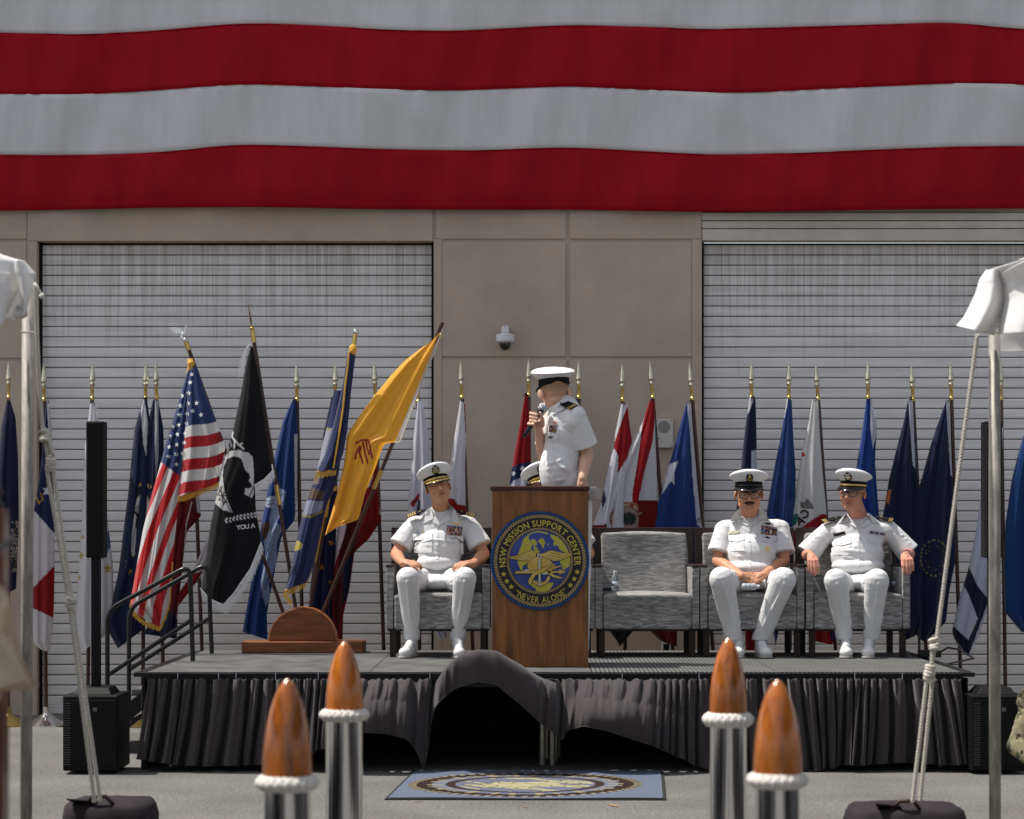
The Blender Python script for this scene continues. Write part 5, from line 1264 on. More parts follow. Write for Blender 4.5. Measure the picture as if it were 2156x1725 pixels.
flat('continent', [[(560, 560), (600, 515), (640, 505), (636, 545), (660, 590), (690, 640), (665, 690), (705, 715), (740, 690), (775, 705), (790, 740), (740, 760), (700, 800), (650, 850), (610, 900), (560, 925), (545, 960), (560, 1000), (520, 980), (495, 920), (480, 850), (490, 760), (520, 680), (545, 620)]], 2, YG)
flat('continent', [[(762, 582), (800, 550), (832, 540), (860, 575), (872, 610), (855, 640), (850, 690), (828, 672), (812, 630), (785, 605)]], 2, YG)
flat('continent', [[(660, 570), (700, 555), (735, 570), (760, 610), (740, 650), (700, 640), (672, 600)], [(895, 620), (918, 620), (915, 640), (898, 640)], [(700, 655), (735, 660), (770, 690), (740, 700), (705, 690)]], 2, YG)
flat('continent', [[(935, 505), (960, 490), (1040, 520), (1100, 570), (1150, 640), (1190, 720), (1215, 800), (1222, 880), (1210, 930), (1170, 960), (1140, 985), (1110, 975), (1105, 930), (1075, 880), (1080, 840), (1130, 790), (1140, 740), (1100, 720), (1060, 690), (1050, 650), (1015, 640), (990, 650), (980, 600), (1010, 590), (970, 560)]], 2, YG)
flat('continent', [[(600, 520), (640, 480), (700, 450), (780, 440), (860, 455), (920, 475), (900, 490), (850, 475), (780, 458), (700, 468), (650, 495)]], 2, YG)
flat('continent', [[(635, 1120), (700, 1140), (790, 1140), (900, 1165), (990, 1165), (965, 1215), (930, 1262), (870, 1290), (800, 1290), (745, 1285), (735, 1250), (690, 1220), (650, 1180)]], 2, YG)
def grow(pl, d):
    c = np.mean(np.array(pl), 0); n = len(pl); out = []
    A = sum(pl[i][0] * pl[(i + 1) % n][1] - pl[(i + 1) % n][0] * pl[i][1] for i in range(n)); sg = 1 if A > 0 else -1
    for i in range(n):
        a, b, c_ = pl[i - 1], pl[i], pl[(i + 1) % n]
        def nr(p, q): dx, dy = q[0] - p[0], q[1] - p[1]; l = math.hypot(dx, dy) + 1e-9; return (dy / l * sg, -dx / l * sg)
        n1, n2 = nr(a, b), nr(b, c_); mx, my = n1[0] + n2[0], n1[1] + n2[1]; l = math.hypot(mx, my) + 1e-6; k = d / max(.5, l / 2 * 1.0)
        out.append((b[0] + mx / l * k, b[1] + my / l * k))
    return out
GD1 = mat('eagle_gold', lin('#b08f2e'), .45, col2='#c9b06a', vscale=18); GD2 = mat('shank_silver', lin('#b9b8a2'), .4)
def outlined(name, polys, lay, m):
    flat(name + '_outline', [grow(p, 5) for p in polys], lay, BLK); return flat(name, polys, lay + 1.0, m)
outlined('body', [[(640, 855), (700, 820), (760, 800), (860, 820), (930, 850), (985, 900), (1035, 955), (1000, 985), (940, 975), (880, 1010), (800, 1000), (730, 1020), (650, 1000), (615, 930)]], 3, GD1)
outlined('wing', [[(335, 808), (400, 800), (470, 785), (540, 768), (600, 742), (650, 722), (700, 722), (745, 745), (735, 800), (690, 830), (640, 862), (600, 852), (560, 858), (520, 850), (480, 845), (440, 838), (400, 830)]], 4.2, GD1)
outlined('wing', [[(740, 742), (800, 762), (850, 752), (900, 730), (960, 712), (1030, 728), (1100, 748), (1170, 760), (1248, 745), (1230, 775), (1190, 805), (1140, 825), (1090, 848), (1040, 858), (985, 862), (930, 840), (880, 830), (830, 800), (780, 790)]], 4.2, GD1)
flat('feather_line', [[(a, b), (c, d), (c, d + 4), (a, b + 4)] for a, b, c, d in ((420, 822, 640, 760), (480, 838, 680, 780), (550, 850, 700, 800), (1180, 790, 940, 745), (1120, 820, 900, 775), (1050, 848, 880, 800))], 5.8, BLK)
outlined('trident', [[(440, 1037), (462, 1003), (1060, 1003), (1070, 975), (1160, 1013), (1075, 1048), (1060, 1028), (440, 1037)]], 6, GD1)
outlined('trident_prong', [[(1140, 928), (1060, 930), (985, 945), (930, 985), (900, 1015), (930, 1055), (985, 1090), (1060, 1105), (1130, 1100), (1050, 1075), (1000, 1060), (960, 1030), (945, 1012), (965, 985), (1005, 960), (1060, 948)]], 6, GD1)
outlined('anchor_fluke', [[(690, 1120), (705, 1160), (740, 1190), (790, 1215), (850, 1192), (900, 1160), (940, 1110), (925, 1058), (885, 1110), (895, 1120), (850, 1155), (790, 1170), (735, 1150), (715, 1128)]], 6.3, GD1)
outlined('anchor_shank', [[(773, 815), (802, 815), (805, 1200), (790, 1218), (776, 1200)]], 7.5, GD2)
flat('anchor_ring', [[(788 + 32 * math.cos(t), 797 + 32 * math.sin(t)) for t in np.linspace(0, 2 * math.pi, 20)[:-1]]], 8, GD2); flat('ring_hole', [[(788 + 14 * math.cos(t), 797 + 14 * math.sin(t)) for t in np.linspace(0, 2 * math.pi, 14)[:-1]]], 9, BLK)
outlined('pistol', [[(985, 890), (965, 912), (900, 965), (860, 1000), (825, 1022), (775, 1042), (735, 1060), (700, 1110), (680, 1165), (650, 1192), (628, 1150), (655, 1090), (690, 1040), (745, 1000), (800, 975), (870, 945), (930, 910)]], 9, GD1)
flat('claw', [[(575, 985), (640, 975), (640, 1000), (575, 1005)], [(820, 1028), (905, 1028), (905, 1050), (820, 1050)]], 6.5, GD2)

# ---- loudspeakers
PERF = None
def perf():
    m = mat('speaker_grille', (0.02, 0.02, 0.021), 0.55, spec=.15); N, L, b = nodes_of(m)
    geo = N.new('ShaderNodeNewGeometry'); mp = N.new('ShaderNodeMapping'); mp.inputs['Scale'].default_value = (75, 75, 75); L.new(geo.outputs['Position'], mp.inputs[0])
    v = N.new('ShaderNodeTexVoronoi'); v.inputs['Scale'].default_value = 1.0; v.inputs['Randomness'].default_value = 0.0; L.new(mp.outputs[0], v.inputs['Vector'])
    mr = N.new('ShaderNodeMapRange'); mr.inputs['From Min'].default_value = .25; mr.inputs['From Max'].default_value = .5; L.new(v.outputs['Distance'], mr.inputs[0])
    mx = N.new('ShaderNodeMix'); mx.data_type = 'RGBA'; mx.inputs['A'].default_value = (.001, .001, .001, 1); mx.inputs['B'].default_value = (.006, .006, .006, 1); L.new(mr.outputs[0], mx.inputs['Factor']); L.new(mx.outputs['Result'], b.inputs['Base Color'])
    bp = N.new('ShaderNodeBump'); bp.inputs['Strength'].default_value = 1; bp.inputs['Distance'].default_value = .004; L.new(v.outputs['Distance'], bp.inputs['Height']); L.new(bp.outputs[0], b.inputs['Normal'])
    return m
PERF = perf()
CAB = mat('cabinet_black', (0.006, 0.006, 0.0065), 0.55, spec=.15, bump=.2, bscale=300)
def speaker(x0, x1, D, label):
    X0, X1 = P(x0, 0, D).x, P(x1, 0, D).x; cx_ = (X0 + X1) / 2
    s = empty('column_loudspeaker', (cx_, D, 0), label, 'loudspeaker', 'column loudspeaker systems either side of the stage')
    MB().box((X0, D + .02, .02), (X1, D + .43, .50)).build('subwoofer', CAB, s, bevel=.008)
    MB().box((X0 + .004, D + .0, .024), (X1 - .004, D + .018, .496)).build('front_frame', CAB, s, bevel=.006)
    MB().box((X0 + .012, D - .006, .05), (X1 - .012, D - .001, .47)).build('grille', PERF, s, bevel=.01)
    # vertical strips at both ends, angled outwards
    sl = MB()
    for r_ in range(26):
        for c_ in range(7):
            xa = X0 + .014 + c_ * .0058 + (r_ % 2) * .0029; za = .06 + r_ * .0155
            sl.box((xa, D - .012, za), (xa + .0042, D - .007, za + .0065))
    sl.build('grille_strip', mat('grille_steel', (0.11, 0.105, 0.10), .35, metal=.6), s)
    tp = MB(); pts = [(X0 + .05, D + .05, .50), (X1 - .05, D + .05, .50), (X1 - .05, D + .36, .50), (X0 + .05, D + .36, .50)]; up = [(X0 + .085, D + .10, .545), (X1 - .075, D + .10, .545), (X1 - .075, D + .31, .545), (X0 + .085, D + .31, .545)]
    tp.add(pts + up, [(0, 3, 2, 1), (4, 5, 6, 7), (0, 1, 5, 4), (1, 2, 6, 5), (2, 3, 7, 6), (3, 0, 4, 7)]); tp.build('pole_mount', CAB, s, bevel=.006)
    MB().box((cx_ - .028, D + .17, .545), (cx_ + .028, D + .23, 1.37)).build('spacer_pole', CAB, s, bevel=.006)
    MB().box((cx_ - .055, D + .145, 1.37), (cx_ + .055, D + .29, 2.245)).build('column', CAB, s, bevel=.008)
    MB().box((cx_ - .05, D + .138, 1.38), (cx_ + .05, D + .1445, 2.235)).build('column_grille', PERF, s, bevel=.006)
    dd = MB()
    for r_ in range(52):
        dd.box((cx_ - .053, D + .134, 1.385 + r_ * .0163), (cx_ - .044, D + .1375, 1.392 + r_ * .0163))
    dd.build('grille_strip', mat('grille_steel', (0.11, 0.105, 0.10), .35, metal=.6), s)
    MB().box((cx_ + .02, D - .009, .40), (cx_ + .045, D - .0065, .425)).build('badge', mat('badge_grey', (.12, .12, .12), .4), s)
    return s
speaker(131, 248, 14.05, 'black column loudspeaker on its subwoofer, left of the stage steps')
speaker(2045, 2160, 14.05, 'black column loudspeaker on its subwoofer, right of the stage behind the tent pole')
# cables and the small box on the stage
fb = empty('floor_box', P(1955, 1392, 16.0), 'small black box with a cable on the right rear corner of the stage', 'stage box')
xb_ = P(1956, 0, 15.9).x; MB().box((xb_ - .07, 15.85, SZ + .001), (xb_ + .08, 15.98, SZ + .05)).build('housing', BLACKM, fb, bevel=.005)
MB().box((xb_ - .075, 15.9, SZ + .05), (xb_ - .06, 15.93, SZ + .2)).build('bracket', BLACKM, fb, bevel=.003)
MB().tube([(xb_ + .07, 15.9, SZ + .03), (xb_ + .13, 15.88, SZ + .07), (xb_ + .2, 15.8, SZ + .06), (xb_ + .26, 15.6, SZ + .01), (SX1 + .06, 15.3, SZ - .02), (SX1 + .1, 15.2, .3), (SX1 + .08, 15.1, .02)], .007, 8).build('cable', BLACKM, fb, smooth=True)
for k in range(3):
    pts = [(SX1 + .10 + .07 * math.sin(t * 2 + k * 2), 14.9 + .2 * math.cos(t * 1.7 + k), .012 + .02 * abs(math.sin(t + k)) + k * .008) for t in np.linspace(0, 6, 24)]
    tag(MB().tube(pts, .007, 6).build('power_cable', BLACKM, None, smooth=True), ['black cable loops', 'upper black cable loops', 'topmost thin black cable loops'][k] + ' on the ground between stage and right loudspeaker', 'cable')

# ---- tent poles, canopies, ropes, weights
GALV = mat('galvanised', (0.34, 0.315, 0.28), 0.6, metal=0.15, var=0.55, vscale=5, stretch=(5, 5, 1.6), bump=.15, bscale=60)
def canvas():
    return mat('tent_canvas', (0.80, 0.79, 0.78), 0.75, var=.06, vscale=6, bump=.3, bscale=22, transl=.25)
CANV = canvas()
TD = 9.7
def tent_pole(xt, xb, label, ytop_):
    a = P(xt, ytop_, TD); b = P(xb, 1725, TD); d = (b - a); b = a + d * (a.z / -d.z) if d.z else b
    t = empty('tent_pole', (b.x, TD, 0), label, 'tent pole', 'galvanised tent poles in front of the stage')
    MB().tube([b, a], .0255, 24).build('tube', GALV, t, smooth=True)
    MB().box((b.x - .07, TD - .07, 0), (b.x + .07, TD + .07, .012)).build('base_plate', GALV, t, bevel=.004)
    MB().tube([P(xt - 17, 700, TD - .03), P(xt + 17, 700, TD - .03)], .004, 6).build('pin', GALV, t)
    return a
tl = tent_pole(59, 55, 'galvanised tent pole at the left with a rope tied beside it', 600)
tr_ = tent_pole(2094, 2095, 'galvanised tent pole at the right with a canvas corner on top', 690)
def canopy(label, sheets, name='tent_canopy'):
    root = empty(name, P(sheets[0][1][0][0], sheets[0][1][0][1], TD), label, 'tent canopy')
    for nm, L_, R_, D0, D1, amp, nf, ph in sheets:
        lx_, ly_ = resample(L_, 60); rx_, ry_ = resample(R_, 60); u = np.linspace(0, 1, 60)[None, :]; v = np.linspace(0, 1, 60)[:, None]
        x = lx_[:, None] * (1 - u) + rx_[:, None] * u; y = ly_[:, None] * (1 - u) + ry_[:, None] * u
        D = D0 + (D1 - D0) * u + amp * np.sin(2 * np.pi * nf * u + ph + v * 1.5) * (.3 + v) - .10 * np.sin(np.pi * np.clip(u, 0, 1)) * (1 - v * .4)
        V = Pn(x, y, D).reshape(-1, 3); F = [(j * 60 + i, j * 60 + i + 1, (j + 1) * 60 + i + 1, (j + 1) * 60 + i) for j in range(59) for i in range(59)]
        o = mesh_np(nm, V, F, CANV, root, smooth=True); s_ = o.modifiers.new('t', 'SOLIDIFY'); s_.thickness = .004
        hem = MB(); hem.tube([Vector(V[59 * 60 + i]) for i in range(60)], .005, 6); hem.build('hem', CANV, root, smooth=True)
    return root
fR = crop(2300, 600, 4.3125)
canopy('white canvas tent corner draped over the right tent pole', [
    ('corner_flap', mp_(fR, [(470, 262), (400, 360), (360, 500), (290, 650), (225, 770), (160, 840)]), mp_(fR, [(600, 245), (650, 400), (655, 600), (620, 720), (575, 850), (550, 935)]), 9.62, 9.52, .03, 1.0, .3),
    ('roof_sheet', mp_(fR, [(600, 300), (640, 420), (650, 600), (630, 720), (605, 850), (600, 925)]), mp_(fR, [(1000, 90), (1350, 200), (1350, 500), (1350, 800), (1350, 870)]), 9.50, 9.0, .05, 1.3, 1.0),
    ('roof_top', mp_(fR, [(470, 262), (520, 330), (600, 400), (650, 520)]), mp_(fR, [(860, 140), (1000, 90), (1200, 120), (1350, 300)]), 9.60, 9.3, .02, 1, 0),
    ('valance', mp_(fR, [(612, 900), (612, 1110)]), mp_(fR, [(1350, 830), (1350, 1100)]), 9.85, 9.85, .01, 1, 0)])
fL = crop(0, 580, 2.782)
canopy('white canvas tent corner billowing over the left tent pole', [
    ('roof_sheet', [(-120, 480), (-120, 560), (-120, 640), (-120, 690)], mp_(fL, [(0, 118), (100, 150), (160, 165), (240, 250), (215, 330), (190, 420), (165, 525)]), 9.1, 9.45, .04, 1.2, .4),
    ('corner_flap', mp_(fL, [(-60, 240), (-60, 380), (-20, 520), (0, 600)]), mp_(fL, [(105, 240), (98, 300), (125, 345), (60, 470), (45, 500)]), 9.2, 9.40, .02, 1.0, 2.3),
    ('front_flap', mp_(fL, [(100, 150), (108, 235), (140, 350), (162, 520)]), mp_(fL, [(165, 165), (240, 250), (215, 330), (168, 525)]), 9.30, 9.42, .008, .6, 0)])
rl_ = MB(); rl_.tube([P(*fL(128, 290), 9.5), P(*fL(122, 380), 9.5), P(*fL(112, 455), 9.48), P(*fL(108, 515), 9.46)], [.016, .030, .044, .050], 20, caps=False); rl_ = rl_.build('rolled_edge', CANV, bpy.data.objects['tent_canopy.001'], smooth=True); rl_.modifiers.new('t', 'SOLIDIFY').thickness = .003
MB_ = MB(); a_ = P(*fL(232, 308), 9.55); MB_.tube([a_, P(*fL(255, 340), 9.55), P(*fL(290, 400), 9.55)], .006, 8); MB_.tube([P(*fL(278, 385), 9.55), P(*fL(292, 412), 9.55)], .011, 8)
tag(MB_.build('tie_cord', mat('cord_white', (.6, .58, .54), .8), None, smooth=True), 'short white tie cord hanging from the left canvas corner', 'cord')
ROPE = mat('rope_fibre', (0.55, 0.51, 0.45), 0.9, var=.15, vscale=80)
def twist(mb, pts, r, strands=3, pitch_=.045, n=6):
    p = [Vector(q) for q in pts]; L_ = [0]
    for a, b in zip(p[:-1], p[1:]): L_.append(L_[-1] + (b - a).length)
    N_ = max(8, int(L_[-1] / (pitch_ / 8))); out = [[] for _ in range(strands)]
    prev = None
    for i in range(N_ + 1):
        s = L_[-1] * i / N_; k = max(0, min(len(p) - 2, int(np.searchsorted(L_, s) - 1))); t = (s - L_[k]) / max(1e-9, L_[k + 1] - L_[k])
        c = p[k].lerp(p[k + 1], t); d = (p[min(k + 1, len(p) - 1)] - p[k]).normalized()
        u = d.cross(Vector((0, 1, 0))); u = u.normalized() if u.length > .05 else d.cross(Vector((1, 0, 0))).normalized(); w_ = d.cross(u)
        for q in range(strands):
            a = 2 * math.pi * (s / pitch_ + q / strands); out[q].append(c + (math.cos(a) * u + math.sin(a) * w_) * r * .5)
    for q in out: mb.tube(q, r * .58, n)
def knot(mb, c, r, rr, rg):
    for k in range(5):
        ax_ = Euler((rg.uniform(-.5, .5), rg.uniform(-.4, .4), 0)).to_matrix(); z = (k - 2) * rr * 1.15
        mb.tube([c + ax_ @ Vector((r * math.cos(a), r * math.sin(a), z)) for a in np.linspace(0, 2 * math.pi, 17)[:-1]], rr, 7, closed=True)
def guy(label, segs, knots, D, ring=None):
    mb = MB(); rg = random.Random(3)
    for pts in segs: twist(mb, [P(x, y, D + dd) for x, y, dd in pts], .0095)
    for x, y in knots: knot(mb, P(x, y, D - .01), .017, .0085, rg)
    return tag(mb.build('guy_rope', ROPE, None, smooth=True), label, 'rope', 'guy ropes tying the tent corners down')
guy('knotted white guy rope running down beside the left tent pole to a covered weight', [[(74, 600, -.1), (80, 760, -.05), (90, 920, 0)], [(92, 900, 0), (104, 985, 0)], [(98, 985, 0), (146, 1270, 0), (199, 1690, 0)], [(108, 960, .02), (152, 1270, .02), (211, 1688, .02)], [(98, 915, -.01), (112, 960, -.01)]], [(95, 918), (106, 978), (148, 1270)], TD)
guy('knotted white guy rope slanting down from the right canvas corner to a covered weight', [[(2058, 705, 0), (2010, 1060, 0), (1972, 1350, 0)], [(1972, 1345, 0), (1957, 1420, 0)], [(1952, 1425, 0), (1921, 1690, 0)], [(1964, 1425, .02), (1937, 1688, .02)], [(1964, 1352, -.01), (1962, 1400, -.01)]], [(1968, 1357), (1957, 1413), (1956, 1424)], TD)
BAG = mat('weight_cover', (0.030, 0.024, 0.028), 0.75, var=.15, vscale=12, bump=.2, bscale=25)
def weight(x0, x1, ytop, label, seed):
    D = 9.75; X0, X1 = P(x0, 0, D).x, P(x1, 0, D).x; zt = P(0, ytop, D).z; rg = random.Random(seed)
    w = empty('covered_weight', ((X0 + X1) / 2, D + .2, 0), label, 'tent weight', 'cloth covered weights holding the guy ropes')
    mb = MB(); cx_, cy_ = (X0 + X1) / 2, D + .22; rx, ry = (X1 - X0) / 2, .24
    for t in range(1):
        mb.lathe([(1.0, 0), (1.03, zt * .4), (1.0, zt * .8), (.95, zt * .93), (.86, zt * .985), (.5, zt * 1.0), (.01, zt * 1.005)], (0, 0, 0), 48)
    vs = []
    for (a, b, c) in mb.v:
        r = math.hypot(a, b) + 1e-9; an = math.atan2(b, a)
        sq = 1 / max(abs(math.cos(an)), abs(math.sin(an))) ** .55; k_ = 1 + .02 * math.sin(an * 9 + seed) + .015 * math.sin(an * 17 + c * 20)
        vs.append((cx_ + a * rx * sq * k_ * .86, cy_ + b * ry * sq * k_ * .86, c * (1 + .015 * math.sin(a * 7 + seed) * math.cos(b * 6))))
    mb.v = vs; mb.build('cover', BAG, w, smooth=True)
    tx = cx_ - .02; fl = MB()
    fl.tube([(tx - .06, cy_ - .16, zt * .99), (tx - .03, cy_ - .18, zt + .035), (tx + .03, cy_ - .18, zt + .035), (tx + .06, cy_ - .16, zt * .99)], .009, 8); fl.build('handle', mat('rust_iron', (.05, .03, .02), .6, metal=.5), w, smooth=True)
    fl = MB(); fl.add([(tx - .14, cy_ - .2, zt + .028), (tx - .02, cy_ - .17, zt + .012), (tx - .02, cy_ - .1, zt * 1.0), (tx - .12, cy_ - .12, zt * 1.0)], [(0, 1, 2, 3)]); o = fl.build('cover_flap', BAG, w, fix=False); o.modifiers.new('t', 'SOLIDIFY').thickness = .004
    return w
weight(100, 328, 1696, 'black cloth covered weight on the ground at the lower left, tied to a rope', 2)
weight(1772, 2072, 1706, 'black cloth covered weight on the ground at the lower right, tied to a rope', 5)

# ---- shell bollards with wooden noses
NOSE = wood('varnished_wood', '#c8701e', '#3a1708', 0.2, 2.0, 'Z', coat=0.8, streak=5)
BRD = mat('braid_white', (0.60, 0.57, 0.53), 0.9, var=.12, vscale=60)
def bollard(xc, ytip, ybase, w0, yr0, yr1, wc, label):
    D = .128 * FPX / w0; c = P(xc, 0, D); zt, zb, zr0, zr1 = (P(0, y, D).z for y in (ytip, ybase, yr0, yr1)); r = .064; rc = wc / 2 * D / FPX
    b = empty('shell_post', (c.x, D, 0), label, 'ceremonial post', 'polished shell posts with wooden noses')
    H = zt - zb; pr = []
    for t in np.linspace(0, 1, 30):
        rr = r * (1 - t ** 2.35) ** .80 if t < 1 else 0
        pr.append((max(rr, .0006), zb - .02 + (H + .02) * t if t > 0 else zb - .02))
    pr = [(max(.0006, r * (1 - t ** 2.1) ** .62) if t < 1 else .0006, zb + H * t) for t in np.linspace(0, 1, 34)]
    MB().lathe([(r * .98, zb - .03)] + pr, (c.x, D, 0), 48).build('wooden_nose', NOSE, b, smooth=True)
    MB().ell((c.x, D, zt - .010), (.0095, .0095, .009)).build('tip_button', mat('tip_steel', (.55, .5, .45), .25, metal=.8), b, smooth=True)
    MB().lathe([(rc * 1.0, 0), (rc * 1.22, .0), (rc * 1.22, .02), (rc * 1.0, .03), (rc, zb - .015), (rc * .9, zb - .01)][1:], (c.x, D, 0), 64).build('steel_case', CHROME, b, auto=40)
    br = MB(); zm = (zr0 + zr1) / 2; hh = (zr0 - zr1) / 2
    for st_, ph_ in ((3, 0), (3, 2 * math.pi / 3), (3, 4 * math.pi / 3)):
        for dz in (-.42, .42) if False else (0,):
            pts = []
            for a in np.linspace(0, 2 * math.pi, 150)[:-1]:
                k = 7 * a + ph_; pts.append(Vector((c.x + (rc + .008 + .007 * math.cos(2 * k)) * math.cos(a), D + (rc + .008 + .007 * math.cos(2 * k)) * math.sin(a), zm + hh * .52 * math.sin(k))))
            br.tube(pts, hh * .38, 8, closed=True)
    br.build('braided_ring', BRD, b, smooth=True)
    return b
bollard(605, 1428, 1637, 104, 1628, 1668, 98, 'shell post with varnished wooden nose, front one of the left pair')
bollard(725, 1350, 1496, 79, 1490, 1520, 78, 'shell post with varnished wooden nose, rear taller one of the left pair')
bollard(1533, 1343, 1502, 80, 1497, 1533, 78, 'shell post with varnished wooden nose, rear taller one of the right pair')
bollard(1637, 1430, 1630, 103, 1622, 1662, 92, 'shell post with varnished wooden nose, front one of the right pair')

# ---- the two audience tents either side of the aisle (their corners are in view)
def tent_roof(s, xe, label):
    t = empty('audience_tent', (s * 5.6, 3.2, 0), label, 'tent')
    n = 14; V = []; F = []
    for j in range(n + 1):
        y = -3.4 + (9.30 + 3.4) * j / n
        for i in range(n + 1):
            q = i / n; x = xe + (s * 9.2 - xe) * q; z = 2.52 + 1.15 * math.sin(math.pi * q) * (0.35 + 0.65 * math.sin(math.pi * min(1, max(0, j / n)))) - .04 * math.sin(j * 1.7) ** 2
            V.append((x, y, z))
    for j in range(n):
        for i in range(n): F.append((j * (n + 1) + i, j * (n + 1) + i + 1, (j + 1) * (n + 1) + i + 1, (j + 1) * (n + 1) + i))
    o = mesh_np('roof', V, F, CANVR, t, smooth=True); o.modifiers.new('t', 'SOLIDIFY').thickness = .004
    for x in (xe, s * 9.2):
        for y in (-3.3, 0.9, 5.1, 9.2):
            if x == xe and y > 9: continue
            MB().tube([(x, y, 0), (x, y, 2.5)], .0255, 12).build('pole', GALV, t, smooth=True)
CANVR = mat('roof_vinyl', (0.7, 0.7, 0.69), .6)
tent_roof(-1, -2.5, 'white audience tent reaching out of the frame at the left')
tent_roof(1, 2.45, 'white audience tent reaching out of the frame at the right')

# ---- brass bell on a wooden post at the left edge
BDp = 4.3
bl_ = empty('brass_bell', P(-25, 1450, BDp), 'blurred brass bell at the extreme left edge of the foreground', 'bell')
bc = P(-14, 1450, BDp); k_ = BDp / FPX
BELLM = mat('bell_brass', (0.42, 0.34, 0.23), 0.3, metal=.9, var=.2, vscale=6)
MB().lathe([(88 * k_, 0), (92 * k_, 6 * k_), (78 * k_, 30 * k_), (56 * k_, 70 * k_), (44 * k_, 120 * k_), (40 * k_, 170 * k_), (32 * k_, 200 * k_), (10 * k_, 222 * k_), (8 * k_, 250 * k_), (.001, 252 * k_)], bc, 48).build('bell_body', BELLM, bl_, smooth=True)
MB().ell(bc + Vector((0, 0, -.01)), .018).build('clapper', BELLM, bl_, smooth=True)
wp = empty('bell_stand', P(-8, 1725, BDp + .25), 'blurred dark wooden bell stand at the extreme left edge', 'bell stand')
pc_ = P(-6, 0, BDp + .25).x
MB().box((pc_ - .10, BDp + .23, 0), (pc_ + .016, BDp + .29, 1.60)).build('post', wood('stand_wood', '#6b3220', '#381710', .35, 2, 'Z', coat=.4), wp, bevel=.004)
MB().lathe([(.03, 0), (.032, .01), (.02, .02), (.03, .035), (.02, .055), (.001, .06)], (pc_ - .02, BDp + .26, 1.60), 20).build('post_cap', mat('cap_dark', (.03, .02, .02), .4), wp, smooth=True)
MB().box((pc_ - .3, BDp - .1, 0), (pc_ + .02, BDp + .5, .04)).build('foot', FRW, wp, bevel=.006)
MB().tube([bc + Vector((0, 0, 250 * k_)), bc + Vector((0, 0, 250 * k_ + .03)), (bc.x - .02, BDp + .24, bc.z + 250 * k_ + .06)], .008, 8).build('bracket', BLACKM, wp, smooth=True)

# ================================================================== PEOPLE
SKIN1 = mat('skin_tan', lin('#bf8c6d'), 0.5, var=.10, vscale=25)
SKIN2 = mat('skin_warm', lin('#c08a6a'), 0.5, var=.10, vscale=25)
SKIN3 = mat('skin_red', lin('#c28873'), 0.5, var=.12, vscale=25)
SKIN4 = mat('skin_pale', lin('#d0a68d'), 0.5, var=.08, vscale=25)
for s_ in (SKIN1, SKIN2, SKIN3, SKIN4):
    b_ = s_.node_tree.nodes['Principled BSDF']; b_.inputs['Subsurface Weight'].default_value = .12; b_.inputs['Subsurface Radius'].default_value = (.012, .005, .003)
UNI = mat('uniform_white', (0.66, 0.66, 0.66), 0.78, var=.035, vscale=8, bump=.10, bscale=260, sheen=.1)
SHOE = mat('shoe_white', (0.66, 0.655, 0.65), 0.35, var=.04, vscale=20)
SOLE = mat('shoe_sole', (0.36, 0.34, 0.31), .6); SOCK = mat('sock_white', (.55, .55, .56), .9)
CAPW = mat('cap_white', (0.72, 0.72, 0.72), .6); CAPB = mat('cap_band', (0.008, 0.008, 0.01), .7); PATENT = mat('patent_black', (0.008, 0.008, 0.01), .12, spec=.7)
GLD = mat('gold_lace', (0.75, 0.55, 0.2), .35, metal=.85); SLV = mat('silver_pin', (.6, .6, .62), .3, metal=.9)
EYEW = mat('eye_white', (.22, .19, .17), .3); EYED = mat('eye_dark', (.02, .012, .01), .2); LIP = mat('lip', lin('#a8655a'), .5)
HAIRD = mat('hair_dark', (.018, .012, .009), .7, bump=.4, bscale=300); HAIRG = mat('hair_grey', (.16, .14, .12), .75, bump=.4, bscale=300)
HAIRF = mat('hair_fade', lin('#a98769'), .7, bump=.3, bscale=500)
PRINT = mat('paint_print', (1, 1, 1), .55, attr=True)

class Head:
    def __init__(s, c, D, yaw, pitch, roll, sc=(1, 1, 1)):
        s.o = P(c[0], c[1], D)
        s.R = Matrix.Rotation(R(roll), 3, 'Y') @ Matrix.Rotation(R(yaw), 3, 'Z') @ Matrix.Rotation(R(pitch), 3, 'X')
        s.s = sc
    def t(s, x, y, z): return s.o + s.R @ Vector((x * s.s[0], y * s.s[1], z * s.s[2]))
    def ell(s, mb, c, r, rot=None, nu=16, nv=10):
        k = [r[i] * s.s[i] for i in range(3)]; mb.ell(s.t(*c), k, s.R if rot is None else s.R @ rot, nu, nv)
    def cap(s, mb, a, b, r0, r1): mb.cap(s.t(*a), s.t(*b), r0, r1, 10)
def head_solids(h, mb, fat=0.0):
    E = h.ell
    E(mb, (0, .012, .035), (.076, .097, .088)); E(mb, (0, -.02, -.025), (.069, .074, .085)); E(mb, (0, -.022, -.066), (.061 + fat, .062, .050))
    E(mb, (0, -.066, -.096), (.030 + fat * .5, .022, .019)); 
    for s in (-1, 1):
        E(mb, (s * .038, -.056, -.032), (.026, .030, .028)); E(mb, (s * .012, -.100, -.036), (.009, .010, .008))
        E(mb, (s * .080, .012, -.006), (.009, .018, .030), Matrix.Rotation(R(18 * s), 3, 'Z')); E(mb, (s * .040, -.016, -.066), (.024 + fat * .6, .040, .034)); E(mb, (s * .030, -.0855, .0065), (.0165, .0075, .0050)); E(mb, (s * .030, -.0835, -.0085), (.0150, .0070, .0045))
        E(mb, (s * .030, -.078, .020), (.023, .016, .008)); E(mb, (s * .030, -.078, -.002), (.014, .010, .009))
    h.cap(mb, (0, -.090, .010), (0, -.113, -.030), .009, .0135); E(mb, (0, -.108, -.034), (.013, .014, .010))
    E(mb, (0, -.087, -.068), (.028, .012, .011)); E(mb, (0, -.089, -.0735), (.020, .011, .0055))
